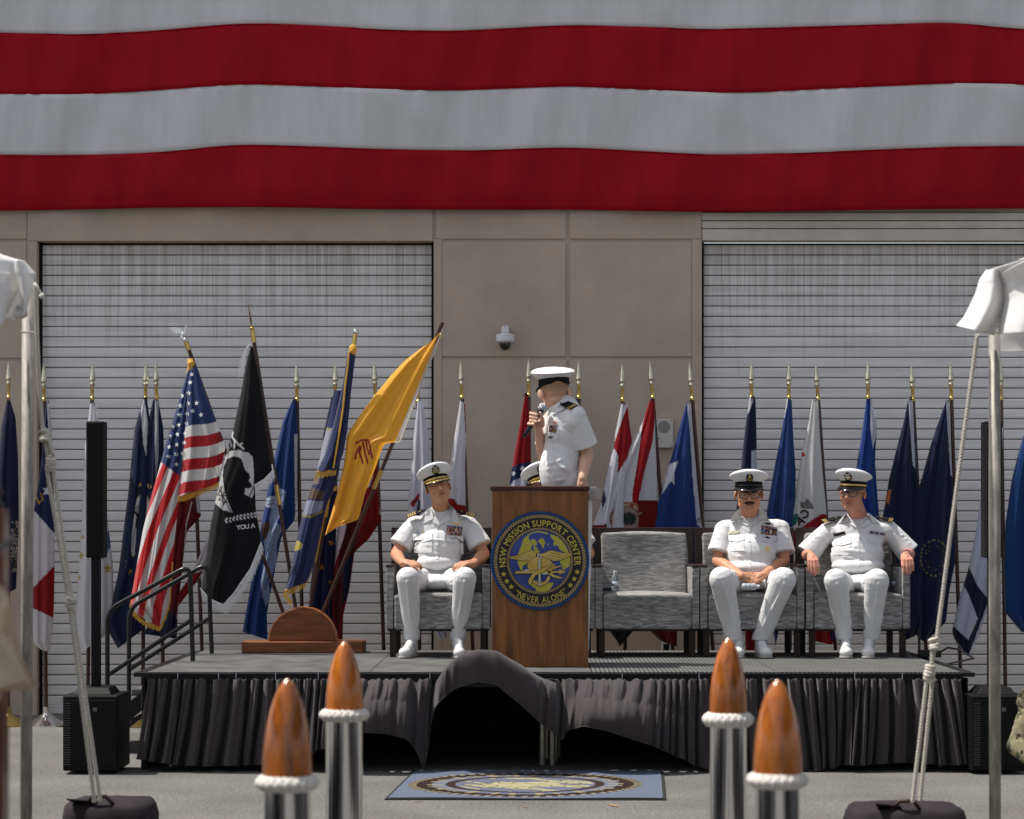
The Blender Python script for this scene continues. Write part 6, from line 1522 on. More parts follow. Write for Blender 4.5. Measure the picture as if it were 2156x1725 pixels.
def head_details(h, root, hair=None, brow=HAIRD, glasses=False, tache=False, hairlow=-.01):
    for s in (-1, 1):
        m = MB(); h.ell(m, (s * .030, -.0805, -.001), (.0125, .0085, .0065)); e = m.build('eye', EYEW, root, smooth=True)
        m = MB(); h.ell(m, (s * .030, -.0868, -.0005), (.0062, .0035, .0058)); m.build('iris', EYED, e, smooth=True)
        m = MB(); h.cap(m, (s * .016, -.0955, .019), (s * .044, -.0855, .024), .0042, .003); m.build('eyebrow', brow, root, smooth=True)
    m = MB(); h.ell(m, (0, -.0945, -.0640), (.0235, .0055, .0026)); h.ell(m, (0, -.0942, -.0715), (.020, .0065, .0034)); m.build('lips', LIP, root, smooth=True)
    m = MB(); h.ell(m, (0, -.0985, -.0676), (.022, .002, .0010)); m.build('mouth_line', EYED, root, smooth=True)
    if tache:
        m = MB()
        for s in (-1, 1): h.ell(m, (s * .014, -.098, -.0530), (.018, .007, .0075), Matrix.Rotation(R(12 * s), 3, 'Y'))
        m.build('moustache', HAIRD, root, smooth=True)
    if glasses:
        m = MB()
        for s in (-1, 1):
            pts = [h.t(s * .033 + .026 * np.sign(math.cos(a)) * abs(math.cos(a)) ** .6, -.106 + .010 * abs(math.cos(a)) * (1 if s * math.cos(a) > 0 else 0), -.003 + .019 * np.sign(math.sin(a)) * abs(math.sin(a)) ** .6) for a in np.linspace(0, 2 * math.pi, 25)[:-1]]
            m.tube(pts, .0026, 6, closed=True); m.tube([h.t(s * .058, -.096, .006), h.t(s * .078, -.04, .004), h.t(s * .083, .01, .0)], .0022, 6)
        m.tube([h.t(-.008, -.108, .004), h.t(.008, -.108, .004)], .0024, 6)
        if glasses == 'thin': m.build('eyeglasses', mat('thin_frame', (.05, .05, .05), .3), root, smooth=True)
        else:
            m.build('eyeglasses', PATENT, root, smooth=True)
        ln = MB()
        for s in (-1, 1): h.ell(ln, (s * .033, -.104, -.003), (.024, .0008, .017))
        lm_ = mat('lens_glass', (.8, .82, .85), .05); lm_.node_tree.nodes['Principled BSDF'].inputs['Alpha'].default_value = .03; ln.build('lens', lm_, root, smooth=True)
    if hair:
        import bmesh
        m = MB(); h.ell(m, (0, .016, .034), (.0785, .0975, .090), None, 40, 28)
        V = []; F = []
        inv = h.R.inverted()
        def loc(v): q = inv @ (Vector(v) - h.o); return (q.x / h.s[0], q.y / h.s[1], q.z / h.s[2])
        L_ = [loc(v) for v in m.v]
        keep = [f for f in m.f if all((L_[i][1] > -.03 + max(0, .02 - L_[i][2]) * .9) and L_[i][2] > hairlow - max(0, L_[i][1]) * .6 for i in f)]
        mm = MB(); mm.v = m.v; mm.f = keep; mm.m = [0] * len(keep)
        mm.build('hair', hair, root, smooth=True)
def peaked_cap(h, root, gold=False, strap='gold', badge='officer', dz=0.0, sc=1.0, tilt=0.0):
    T0 = h.t; sc0 = sc
    RT = Matrix.Rotation(R(tilt), 3, 'X')
    def t(x, y, z):
        v = RT @ Vector((x * sc0, y * sc0, (z - .05) * sc0)); return T0(v.x, v.y + .008, v.z + .05 + dz)
    def shell(prof, name, m_, shear=0.0, closed=True):
        mb = MB(); n = 56; vs = []; fs = []
        for r_, z_ in prof:
            for k in range(n):
                a = 2 * math.pi * k / n; x = r_ * math.cos(a); y = r_ * math.sin(a) * 1.13; g = max(0, (z_ - .07)) / .07
                zz = z_ - y * shear * g; vs.append(t(x, y, zz))
        for i in range(len(prof) - 1):
            for k in range(n): fs.append((i * n + k, i * n + (k + 1) % n, (i + 1) * n + (k + 1) % n, (i + 1) * n + k))
        fs.append(tuple(range(n))); fs.append(tuple((len(prof) - 1) * n + k for k in range(n)))
        mb.add(vs, fs); return mb.build(name, m_, root, auto=60)
    capo = shell([(.082, .080), (.086, .085), (.093, .093), (.102, .102), (.111, .109), (.1165, .115), (.119, .120), (.1175, .125), (.111, .131), (.097, .137), (.070, .1415), (.034, .144), (.002, .145)], 'cap', CAPW, .30)
    shell([(.0800, .040), (.0815, .046), (.0825, .085), (.0825, .098)], 'cap_band', CAPB, .26)
    mb = MB(); n = 28
    for k in range(n + 1):
        a = R(-90 + (-66 + 132 * k / n)); ww = math.cos(R(-66 + 132 * k / n)) ** .8 * .043 + .002
        for j in range(5):
            q = j / 4; rr = .0815; x = rr * math.cos(a) + ww * q * math.cos(a) * .85; y = rr * 1.13 * math.sin(a) + ww * q * math.sin(a); z = .047 - q * ww * .62 - .004 * q * q
            mb.v.append(tuple(t(x, y, z)))
    for k in range(n):
        for j in range(4): mb.f.append((k * 5 + j, (k + 1) * 5 + j, (k + 1) * 5 + j + 1, k * 5 + j + 1)); mb.m.append(0)
    vo = mb.build('visor', PATENT, root, smooth=True, fix=False); so_ = vo.modifiers.new('t', 'SOLIDIFY'); so_.thickness = .003; so_.offset = 0
    if gold:
        mb = MB(); rg = random.Random(4)
        for k in range(26):
            aa = R(-90 - 50 + 100 * k / 25); ww = math.cos(R(-50 + 100 * k / 25)) ** .8 * .043
            for q in (.35, .7):
                rr = .0815; x = rr * math.cos(aa) + ww * q * math.cos(aa) * .85; y = rr * 1.13 * math.sin(aa) + ww * q * math.sin(aa); z = .047 - q * ww * .62 + .001
                mb.ell(t(x, y, z), (.0062, .004 + rg.random() * .002, .0035), Matrix.Rotation(rg.uniform(-.9, .9), 3, 'Y'), 8, 5)
        mb.build('gold_leaves', GLD, vo, smooth=True)
    sm_ = {'gold': GLD, 'black': PATENT}[strap]; mb = MB()
    A = np.linspace(-96, 96, 30)
    for z0 in ((.052, .058) if strap == 'gold' else (.051, .056)):
        mb.tube([t(.0845 * math.cos(R(-90 + a)), .0845 * 1.13 * math.sin(R(-90 + a)), z0 + .002 * math.cos(R(a))) for a in A], .0042, 6)
    mb.build('chin_strap', sm_, root, smooth=True)
    for s in (-1, 1): m = MB(); m.ell(t(s * .085, -.010, .055), (.006, .006, .006)); m.build('strap_button', GLD, root, smooth=True)
    def b3(x, z, dy=0.0): g_ = (z - .075) / .05; return t(x, -.099 - .030 * g_ + dy * 1.5 + (x * x) * 5, z - .004 + .009 * g_)
    if badge == 'officer':
        mb = MB(); mb.prism3([b3(.025 * math.cos(a), .108 + .026 * math.sin(a)) for a in np.linspace(0, 2 * math.pi, 20)[:-1]], (0, .008, 0)); mb.build('badge_mount', CAPB, root)
        mb = MB(); mb.prism3([b3(x, z, -.004) for x, z in ((-.010, .112), (.010, .112), (.009, .098), (0, .090), (-.009, .098))], (0, .003, 0))
        mb.prism3([b3(x, z, -.004) for x, z in ((-.020, .121), (-.012, .127), (0, .122), (.012, .127), (.020, .121), (.008, .115), (-.008, .115))], (0, .003, 0)); bd_ = mb.build('badge', SLV, root)
        mb = MB()
        for s in (-1, 1): mb.tube([b3(s * .016, .112, -.004), b3(s * .012, .098, -.004), b3(s * .014, .088, -.004)], .0028, 6); mb.tube([b3(s * -.015, .088, -.003), b3(s * .015, .104, -.003)], .002, 6); mb.ell(b3(s * .016, .105, -.004), .004, nu=8, nv=5)
        mb.build('badge_gold', GLD, bd_, smooth=True)
    elif badge == 'chief':
        mb = MB(); mb.prism3([b3(.021 * math.cos(a), .104 + .026 * math.sin(a)) for a in np.linspace(0, 2 * math.pi, 20)[:-1]], (0, .008, 0)); mb.build('badge_mount', CAPB, root)
        mb = MB(); mb.tube([b3(0, .120, -.004), b3(0, .090, -.004)], .0026, 6); mb.tube([b3(-.012, .098, -.004), b3(-.007, .090, -.004), b3(0, .087, -.004), b3(.007, .090, -.004), b3(.012, .098, -.004)], .0024, 6)
        mb.tube([b3(-.008, .112, -.004), b3(.008, .112, -.004)], .002, 6)
        for x in (-.008, 0, .008): mb.ell(b3(x, .106 if x else .104, -.004), .0035, nu=8, nv=5)
        mb.ell(b3(0, .124, -.004), .0035, nu=8, nv=5); mb.build('badge', GLD, root, smooth=True)
    return capo

def hand(mb, w, d, n, side, curl=(20, 25, 20), sc=1.0, spread=5, thumb=(35, 10), per=None, tdir=None):
    """wrist w, finger direction d, back-of-hand normal n, side +1/-1: where the thumb is along cross(d,n)"""
    d = Vector(d).normalized(); n = Vector(n); n = (n - d * n.dot(d)).normalized(); lat = d.cross(n) * side; w = Vector(w)
    tips = []
    offs = (.027, .009, -.009, -.026); lens = (.92, 1.0, .94, .76)
    for i in range(4):
        k = w + d * (.088 - abs(i - 1) * .004) * sc + lat * offs[i] * sc
        mb.cap(w + d * .008 + lat * offs[i] * .6 * sc, k, .0135 * sc, .0112 * sc, 9)
        sp = R(spread * (1.2 - i * .9)); c = 0; p = k; r = .0104 * sc
        cu = curl if per is None else per[i]
        dd0 = (d * math.cos(sp) + lat * math.sin(sp)).normalized()
        for j, L_ in enumerate((.043, .027, .021)):
            c += cu[j]; dd = (dd0 * math.cos(R(c)) - n * math.sin(R(c))).normalized(); q = p + dd * L_ * lens[i] * sc
            r1 = r * .92; mb.cap(p, q, r, r1, 8); p, r = q, r1
        tips.append(p)
    mb.cap(w + lat * .012 * sc, w + d * .045 * sc - lat * .0 * sc, .021 * sc, .02 * sc, 9)
    b = w + d * .022 * sc + lat * .022 * sc; td = (d * math.cos(R(thumb[0])) + lat * math.sin(R(thumb[0])) - n * .25).normalized() if tdir is None else Vector(tdir).normalized()
    k = b + td * .042 * sc; mb.cap(b, k, .0150 * sc, .0110 * sc, 9); td2 = (td - lat * math.sin(R(thumb[1])) - n * .15).normalized(); q = k + td2 * .030 * sc; mb.cap(k, q, .0108 * sc, .0098 * sc, 8); mb.cap(q, q + (td2 - n * .2).normalized() * .022 * sc, .0098 * sc, .0082 * sc, 8)
    return tips

def wrinkle(me, amp, seed, axis_fn=None):
    v = verts_np(me); nrm = normals_np(me)
    x, y, z = v[:, 0], v[:, 1], v[:, 2]; r = np.random.default_rng(seed); d = np.zeros(len(v))
    for k in range(7):
        a = r.uniform(0, np.pi); fr = r.uniform(14, 34); ph = r.uniform(0, 6); wv = r.uniform(2, 7)
        q = np.cos(a) * x + np.sin(a) * z + .02 * np.sin(wv * (z - x) * 3 + ph)
        s = 1 - np.abs(np.sin(fr * q + ph)) ; d += (s ** 3) * (0.5 + 0.5 * np.sin(5 * x + 7 * z + ph * 3)) * r.uniform(.4, 1)
    d = d - d.mean(); set_verts(me, v + nrm * (amp * d)[:, None])
def gauss_fold(me, folds):
    """folds: (p0, p1, width, height): a crease ridge along a segment"""
    v = verts_np(me); nrm = normals_np(me); d = np.zeros(len(v))
    for p0, p1, w, h in folds:
        p0 = np.array(p0); p1 = np.array(p1); a = p1 - p0; t = np.clip(((v - p0) @ a) / (a @ a), 0, 1); dist = np.linalg.norm(v - p0 - t[:, None] * a, axis=1)
        d += h * np.exp(-(dist / w) ** 2) * np.sin(np.pi * np.clip(t, .02, .98)) ** .5
    set_verts(me, v + nrm * d[:, None])

def shoe(root, heel, toe, up=Vector((0, 0, 1)), side=0):
    """heel and toe points on the floor"""
    h, t = Vector(heel), Vector(toe); d = (t - h); L_ = d.length; d.normalize(); s = d.cross(up).normalized()
    M = Matrix((s, d, up)).transposed(); k = L_ / .29
    def q(a, b, c): return h + s * a * k + d * b * k + up * c
    mb = MB(); mb.ell(q(0, .235, .040), (.048 * k, .062 * k, .040), M, 18, 12); mb.ell(q(0, .15, .05), (.042 * k, .09 * k, .05), M, 18, 12); mb.ell(q(0, .055, .055), (.036 * k, .055 * k, .055), M, 18, 12)
    mb.cap(q(0, .06, .07), q(0, .085, .115), .038 * k, .040 * k, 14); mb.cap(q(0, .18, .055), q(0, .11, .10), .034 * k, .036 * k, 12)
    me = fuse(mb, .005, 3); v = verts_np(me); v[:, 2] = np.maximum(v[:, 2], h.z + .013); set_verts(me, v)
    so_ = finish(me, 'shoe', SHOE, root)
    mb = MB(); pts = []
    for a, b in ((-.030, 0), (-.036, .04), (-.030, .11), (-.042, .19), (-.046, .235), (-.036, .28), (-.012, .302), (.012, .302), (.036, .28), (.046, .235), (.042, .19), (.030, .11), (.036, .04), (.030, 0), (.015, -.010), (-.015, -.010)): pts.append(q(a * 1.06, b, .002))
    mb.prism3(pts, (0, 0, .014)); mb.build('sole', SOLE, so_, bevel=.003)
    lc = MB()
    for i in range(4):
        b = .125 + i * .022; lc.tube([q(-.014, b, .1 - i * .0125 + .004), q(0, b + .003, .106 - i * .0125 + .004), q(.014, b, .1 - i * .0125 + .004)], .0025, 6)
    lc.build('laces', SOCK, so_, smooth=True)
    return so_
def rib_patch(bv, quad, D, rows, cols, root, name='ribbon_bar', seed=1, pal=None, off=.006):
    nc = cols * 7; nr = rows * 3; g = []; C_ = []; rg = random.Random(seed)
    pal = pal or ['#b0202a', '#e8e6e0', '#1c2c66', '#d8a52a', '#1e5a38', '#101014', '#c85a28', '#5a7fc0']
    pats = {(r_, c_): [rg.choice(pal) for _ in range(4)] for r_ in range(rows) for c_ in range(cols)}
    mb = surf_patch(bv, quad, D, nc, nr, off, .004); N_ = (nc + 1) * (nr + 1)
    for j in range(nr + 1):
        for i in range(nc + 1):
            r_, c_ = min(rows - 1, j // 3), min(cols - 1, i // 7); k = i % 7; p = pats[(r_, c_)]; idx = min(k, 6 - k)
            c = lin(p[idx]) if (j % 3 != 0 and k != 0) else (.01, .01, .012); C_.append(c)
    C_ = C_ * 2
    return mesh_np(name, mb.v, mb.f, PRINT, root, colors=np.array(C_))
def board(p0, p1, root, stripes, w=.058, up=(0, -.35, 1), star=True):
    """shoulder board from outer end p0 to inner end p1"""
    p0, p1 = Vector(p0), Vector(p1); a = (p1 - p0); L_ = a.length; a.normalize(); up = Vector(up); up = (up - a * up.dot(a)).normalized(); s = a.cross(up)
    pts = [p0 + s * w / 2, p0 + a * L_ * .85 + s * w * .46, p1 + s * w * .25, p1 - s * w * .25, p0 + a * L_ * .85 - s * w * .46, p0 - s * w / 2]
    mb = MB(); mb.prism3(pts, up * .007); b = mb.build('shoulder_board', CAPB, root, bevel=.002)
    for k in range(stripes):
        q0 = p0 + a * (.006 + k * .0165); mb = MB(); mb.prism3([q0 + s * w * .5, q0 + a * .0105 + s * w * .5, q0 + a * .0105 - s * w * .5, q0 - s * w * .5], up * .0095); mb.build('gold_stripe', GLD, b)
    if star:
        c = p0 + a * L_ * .72 + up * .0085; mb = MB(); mb.prism3([c + s * .011 * (1 if i % 2 == 0 else .42) * math.cos(i * math.pi / 5) + a * .011 * (1 if i % 2 == 0 else .42) * math.sin(i * math.pi / 5) for i in range(10)], up * .002); mb.build('star', GLD, b)
    return b

def seated(c):
    f = c['f']; 
    def p(t, D=None): x, y = f(t[0], t[1]); return P(x, y, t[2] if D is None else D)
    hx_, hy_ = f(*c['head'][:2]); h = Head((hx_, hy_), c['head'][2], c['yaw'], c['pitch'], c['roll'], c['hs'])
    SL, SR, EL, ER, WL, WR = (p(c[k]) for k in ('SL', 'SR', 'EL', 'ER', 'WL', 'WR'))
    HL, HR, KL, KR, AL, AR = (p(c[k]) for k in ('HL', 'HR', 'KL', 'KR', 'AL', 'AR')); ch, be = p(c['chest']), p(c['belly']); nk = p(c['neck'])
    root = empty('person', Vector((be.x, be.y, SZ)), c['label'], 'person')
    mb = MB(); head_solids(h, mb, c.get('fat', 0)); mb.cap(h.t(0, .028, -.05), nk, .052 * c['hs'][0], .060 * c['hs'][0], 14)
    mb.cap(nk, SL.lerp(SR, .5) + Vector((0, 0, -.05)), .06, .07); mb.cap(SL + Vector((.04, 0, -.045)), SR + Vector((-.04, 0, -.045)), .042, .042); mb.ell(ch, (.13, .08, .15)); mb.ell(be, (.13, .08, .16)); mb.cap(HL, HR, .09, .09)
    for S, E_, W_ in ((SL, EL, WL), (SR, ER, WR)): mb.cap(S.lerp(E_, .18), E_, .045, .043); mb.cap(E_, E_.lerp(W_, .35), .044, .045); mb.cap(E_.lerp(W_, .3), W_, .045, .029)
    for H, K, A in ((HL, KL, AL), (HR, KR, AR)): mb.cap(H, K, .07, .05); mb.cap(K, A, .046, .035); 0
    for A, (hl_, to_) in ((AL, c['shoeL']), (AR, c['shoeR'])):
        a_, b_ = p(hl_), p(to_); a_.z = b_.z = SZ + .05; mb.cap(A, a_.lerp(b_, .25), .034, .03); mb.cap(a_.lerp(b_, .25), a_.lerp(b_, .75), .03, .026)
    for args in c['hands'](p): hand(mb, **args)
    body = finish(fuse(mb, .0042, 2, .5), 'body', c['skin'], root)
    head_details(h, root, **c['face']); peaked_cap(h, root, **c['cap'])
    # trousers
    tr = MB(); kr = c.get('kr', .085)
    for H, K, A in ((HL, KL, AL), (HR, KR, AR)):
        tr.cap(H, K + Vector((0, .03, -.006)), .100, kr, 16); tr.ell(K, (kr * 1.0, kr * .95, kr * 1.0)); m_ = K.lerp(A, .45)
        tr.cap(K, m_ + Vector((0, .012, 0)), kr * .98, kr * .86, 16); tr.cap(m_ + Vector((0, .012, 0)), A + Vector((0, 0, -.02)), kr * .86, kr * .74, 16)
        tr.cap(K + Vector((0, -kr * .78, -.02)), A + Vector((0, -kr * .62, .03)), .019, .015, 10)
        tr.cap(H.lerp(K, .3) + Vector((0, 0, kr * .55)), K + Vector((0, -.02, kr * .5)), .035, .035, 10)
    tr.cap(HL.lerp(HR, -.1), HL.lerp(HR, 1.1), .105, .105); tr.ell(HL.lerp(HR, .5) + Vector((0, 0, .04)), (.17, .12, .11)); mm_ = HL.lerp(HR, .5); tr.ell(Vector((mm_.x, mm_.y - .12, SZ + .535)), (abs(KR.x - KL.x) * .40, .15, .062), None, 18, 12)
    me = fuse(tr, .0052, 4); wrinkle(me, .0018, c['seed'])
    fl = []; rg = random.Random(c['seed'])
    for K, H, A, s in ((KL, HL, AL, -1), (KR, HR, AR, 1)):
        for k in range(4): q = K + Vector((-s * .05, -.03 + .02 * k, .03 - .03 * k)); fl.append((q, q + Vector((-s * .05 - .02 * k, .12, -.03)), .011, .007))
        for k in range(3): q = A + Vector((.05 * (k - 1), -.06, .03 + .04 * k)); fl.append((q, q + Vector((.06, 0, .025)), .01, .005))
        fl.append((K + Vector((0, -kr * 1.05, -.03)), A + Vector((0, -kr * .85, .05)), .012, .009))
        for k in range(3): q0 = H.lerp(K, .35 + .17 * k) + Vector((0, -.02, kr * .95)); fl.append((q0 + Vector((-s * .07, 0, -.02)), q0 + Vector((s * .06, .03, -.01)), .010, .007))
    gauss_fold(me, fl); v = verts_np(me); v[:, 2] = np.maximum(v[:, 2], SZ + .125); set_verts(me, v)
    trs = finish(me, 'trousers', UNI, root)
    for A, (hl, to) in ((AL, c['shoeL']), (AR, c['shoeR'])):
        a, b = p(hl), p(to); a.z = b.z = SZ + .001; shoe(root, a, b)
        mb = MB(); mb.cap(A + Vector((0, -.01, 0)), Vector((a.x * .7 + b.x * .3, a.y * .7 + b.y * .3, SZ + .10)), .048, .042, 14); mb.cap(A + Vector((0, 0, .05)), A, .042, .042, 14); mb.build('sock', SOCK, root, smooth=True)
    # shirt
    sh_ = MB(); sw = c.get('sw', .078)
    rx, ry, rz = c['chest_r']; bx, by, bz = c['belly_r']
    sh_.ell(ch, (rx, ry, rz), None, 20, 14); sh_.ell(be, (bx, by, bz), None, 20, 14); sh_.cap(SL + Vector((.02, 0, -.035)), SR + Vector((-.02, 0, -.035)), sw, sw, 14)
    sh_.cap(SL.lerp(SR, .25) + Vector((0, 0, .0)), nk + Vector((-.04, .02, -.03)), .05, .05); sh_.cap(SR.lerp(SL, .25), nk + Vector((.04, .02, -.03)), .05, .05)
    hm = p(c['hem']); sh_.ell(hm, (bx * 1.0, by * 1.0, .07), None, 20, 12)
    for S, E_, s in ((SL, EL, -1), (SR, ER, 1)):
        t = c.get('slv', .80); e = S.lerp(E_, t); d = (E_ - S).normalized(); S2 = S + Vector((-s * .01, 0, -.01))
        pts = [S2.lerp(e, q) for q in (0, .3, .6, .85, 1)]; sh_.tube(pts, [sw * .72, .074, .080, .087, .090], 18)
        sh_.ell(S2 + Vector((s * .004, 0, -.02)), (sw * .92, sw * .9, sw * .86))
    me = fuse(sh_, .0065, 5); wrinkle(me, .0022, c['seed'] + 5)
    fl = []
    for k in range(c.get('nf', 5)):
        y0 = be.z - .10 + .05 * k; a = Vector((be.x - bx * .8 + rg.uniform(0, .05), be.y - by * .8, y0)); b = Vector((be.x + rg.uniform(-.1, .12), be.y - by, y0 - rg.uniform(.0, .05))); fl.append((a, b, .012, .009))
    for S, E_, s in ((SL, EL, -1), (SR, ER, 1)):
        ap = S.lerp(E_, .35) + Vector((-s * .045, -.05, -.05)); 
        for k in range(3): fl.append((ap + Vector((0, -.02, -.03 * k)), ap + Vector((-s * .10, -.05, .02 - .06 * k)), .011, .008)); fl.append((S.lerp(E_, .45 + .15 * k) + Vector((-s * .06, -.04, 0)), S.lerp(E_, .4 + .15 * k) + Vector((s * .05, -.07, .02)), .010, .007))
    for k in range(4):
        a = Vector((ch.x + rg.uniform(-.10, .12), ch.y - ry, ch.z - .05 - .06 * k)); fl.append((a, a + Vector((rg.uniform(.05, .12), 0, rg.uniform(-.06, .05))), .010, .008))
    for S, E_, s in ((SL, EL, -1), (SR, ER, 1)):
        a = Vector((S.x - s * .055, ch.y - ry * .8, S.z - .06)); fl.append((a, a + Vector((-s * .01, 0, -.20)), .010, -.010))
    gauss_fold(me, fl); shirt = finish(me, 'shirt', UNI, root)
    bv = bvh_of(shirt, body); D0 = ch.y - .1
    q = lambda pts: [f(*t) for t in pts]
    # undershirt, collar, lapels, placket, pockets
    surf_poly(bv, q(c['tee']), D0, .003, .004).build('undershirt', SOCK, root)
    for pl in c['collar']: surf_poly(bv, q(pl), D0, .011, .005).build('collar', UNI, shirt, bevel=.0015)
    for pl in c['lapel']: surf_poly(bv, q(pl), D0, .009, .004).build('lapel', UNI, shirt, bevel=.0015)
    (x0, y0), (x1, y1) = c['placket']; w_ = c['pw']
    surf_patch(bv, q([(x0 - w_, y0), (x0 + w_ * .3, y0), (x1 + w_ * .3, y1), (x1 - w_, y1)]), D0, 3, 26, .004, .004).build('placket', UNI, shirt, smooth=False)
    for k in range(4):
        t = (k + .35) / 4; bx_, by_ = f(x0 + (x1 - x0) * t - w_ * .3, y0 + (y1 - y0) * t); b_ = cast(bv, bx_, by_, D0, .006); MB().ell(b_, (.0055, .003, .0055), nu=10, nv=6).build('button', SLV, shirt, smooth=True)
    for qd in c['pockets']:
        tl_, tr__, br, bl_2 = qd; surf_patch(bv, q(qd), D0, 8, 8, .004, .004).build('pocket', UNI, shirt)
        fh = .33; L1 = (tl_[0] + (bl_2[0] - tl_[0]) * fh, tl_[1] + (bl_2[1] - tl_[1]) * fh); R1 = (tr__[0] + (br[0] - tr__[0]) * fh, tr__[1] + (br[1] - tr__[1]) * fh); Mx_ = ((L1[0] + R1[0]) / 2, (L1[1] + R1[1]) / 2 + (L1[1] - tl_[1]) * .35)
        ex = (tr__[0] - tl_[0]) * .02
        surf_poly(bv, q([(tl_[0] - ex, tl_[1]), (tr__[0] + ex, tr__[1]), (R1[0] + ex, R1[1]), Mx_, (L1[0] - ex, L1[1])]), D0, .010, .004).build('pocket_flap', UNI, shirt, bevel=.001)
        b_ = cast(bv, *f(Mx_[0], Mx_[1] - (L1[1] - tl_[1]) * .5), D0, .012); MB().ell(b_, (.005, .003, .005), nu=8, nv=5).build('button', SLV, shirt, smooth=True)
    if 'ribbons' in c:
        qd, r_, k_ = c['ribbons']; rib_patch(bv, q(qd), D0, r_, k_, root, seed=c['seed'])
    for nm, pl, m_ in c.get('pins', []): surf_poly(bv, q(pl), D0, .008, .004).build(nm, m_, root)
    for a, b, n_ in c.get('boards', []): board(p(a), p(b), root, n_)
    return root, h, body, shirt

m1 = crop(950, 1130, 6.388); m2c = crop(1720, 1130, 4.6625); m3 = crop(1950, 1130, 4.93)
def s4(pts): return [(m1i(*f4(*t))) for t in pts]
def inv(f):
    x0, y0 = f(0, 0); x1, y1 = f(1, 1); return lambda x, y: ((x - x0) / (x1 - x0), (y - y0) / (y1 - y0))
def conv(fa, fb, pt):
    r = inv(fb)(*fa(pt[0], pt[1])); return (r[0], r[1]) + tuple(pt[2:])
A4 = lambda *pt: conv(f4, m1, pt)
def oval(cx, cy, rx, ry, n=14): return [(cx + rx * math.cos(a), cy + ry * math.sin(a)) for a in np.linspace(0, 2 * math.pi, n + 1)[:-1]]
def wings(cx, cy, w, h): return [(cx - w, cy - h * .5), (cx - w * .5, cy - h * .4), (cx - w * .15, cy - h), (cx + w * .15, cy - h), (cx + w * .5, cy - h * .4), (cx + w, cy - h * .5), (cx + w * .6, cy + h * .4), (cx + w * .2, cy + h), (cx - w * .2, cy + h), (cx - w * .6, cy + h * .4)]
def captain(f=m1, label='', full=True, yaw=10, roll=-13):
    return dict(f=f, label=label, skin=SKIN1, seed=11, head=(762, 392, 16.14), yaw=yaw, pitch=-9, roll=roll, hs=(1.10, 1.05, 1.02), neck=(812, 770, 16.27),
        SL=(385, 915, 16.30), SR=(1245, 905, 16.30), chest=(815, 1080, 16.27), belly=(790, 1370, 16.20), hem=(775, 1555, 16.17), chest_r=(.175, .125, .20), belly_r=(.165, .125, .17),
        EL=(110, 1425, 16.22), ER=(1480, 1430, 16.22), WL=(215, 1572, 15.93), WR=(1300, 1590, 15.93), slv=.76,
        HL=A4(262, 1235, 16.22), HR=A4(385, 1235, 16.22), KL=A4(168, 1222, 15.80), KR=A4(476, 1222, 15.80), AL=A4(190, 1520, 15.93), AR=A4(438, 1520, 15.95), kr=.083,
        shoeL=(A4(205, 1640, 15.98), A4(140, 1640, 15.72)), shoeR=(A4(436, 1640, 15.98), A4(446, 1640, 15.70)),
        hands=lambda p: [dict(w=p((215, 1572, 15.93)) + Vector((0, 0, .012)), d=(.72, -.62, -.06), n=(-.1, -.3, 1), side=-1, curl=(18, 26, 22), sc=1.0, spread=6),
                         dict(w=p((1300, 1590, 15.93)) + Vector((0, 0, .014)), d=(-.72, -.62, -.06), n=(.1, -.3, 1), side=1, curl=(18, 26, 22), sc=1.0, spread=6)],
        face=dict(hair=HAIRD, hairlow=-.015), cap=dict(gold=True, strap='gold', dz=-.002, tilt=0),
        tee=[(688, 800), (760, 812), (840, 810), (908, 792), (862, 860), (808, 915), (745, 868)],
        collar=[[(652, 690), (690, 780), (684, 880), (538, 948), (515, 930), (585, 745)], [(932, 640), (1000, 700), (1062, 785), (1078, 945), (915, 903), (905, 830), (940, 730)]],
        lapel=[[(690, 795), (745, 868), (808, 920), (770, 975), (682, 938)], [(908, 795), (912, 905), (850, 945), (735, 1010), (808, 918), (868, 850)]],
        placket=((760, 990), (760, 1500)), pw=34,
        pockets=[[(372, 1110), (668, 1100), (672, 1400), (392, 1410)], [(865, 1120), (1150, 1150), (1160, 1430), (880, 1410)]],
        ribbons=([(905, 972), (1148, 1003), (1132, 1150), (895, 1118)], 6, 4),
        pins=[('eagle_pin', wings(1055, 945, 70, 26), GLD), ('wings_pin', wings(1015, 1172, 75, 20), SLV), ('pocket_pin', oval(530, 1078, 12, 14), GLD)],
        boards=[((285, 848, 16.22), (560, 742, 16.22), 4), ((1335, 842, 16.22), (1048, 762, 16.22), 4)]) 
r1_, h1, b1, s1 = seated(captain(label='seated captain left of the podium, gold braid on cap, hands on his knees'))
off = (1142.5 - 922)
fh_ = lambda a, b: (m1(a, b)[0] + off, m1(a, b)[1] - 2)
hc = captain(fh_, 'white uniformed officer seated behind the podium, only his tilted gold braided cap showing', yaw=12, roll=-14)
hc['seed'] = 19; hc['head'] = (762 - 5, 392, 16.14)
seated(hc)

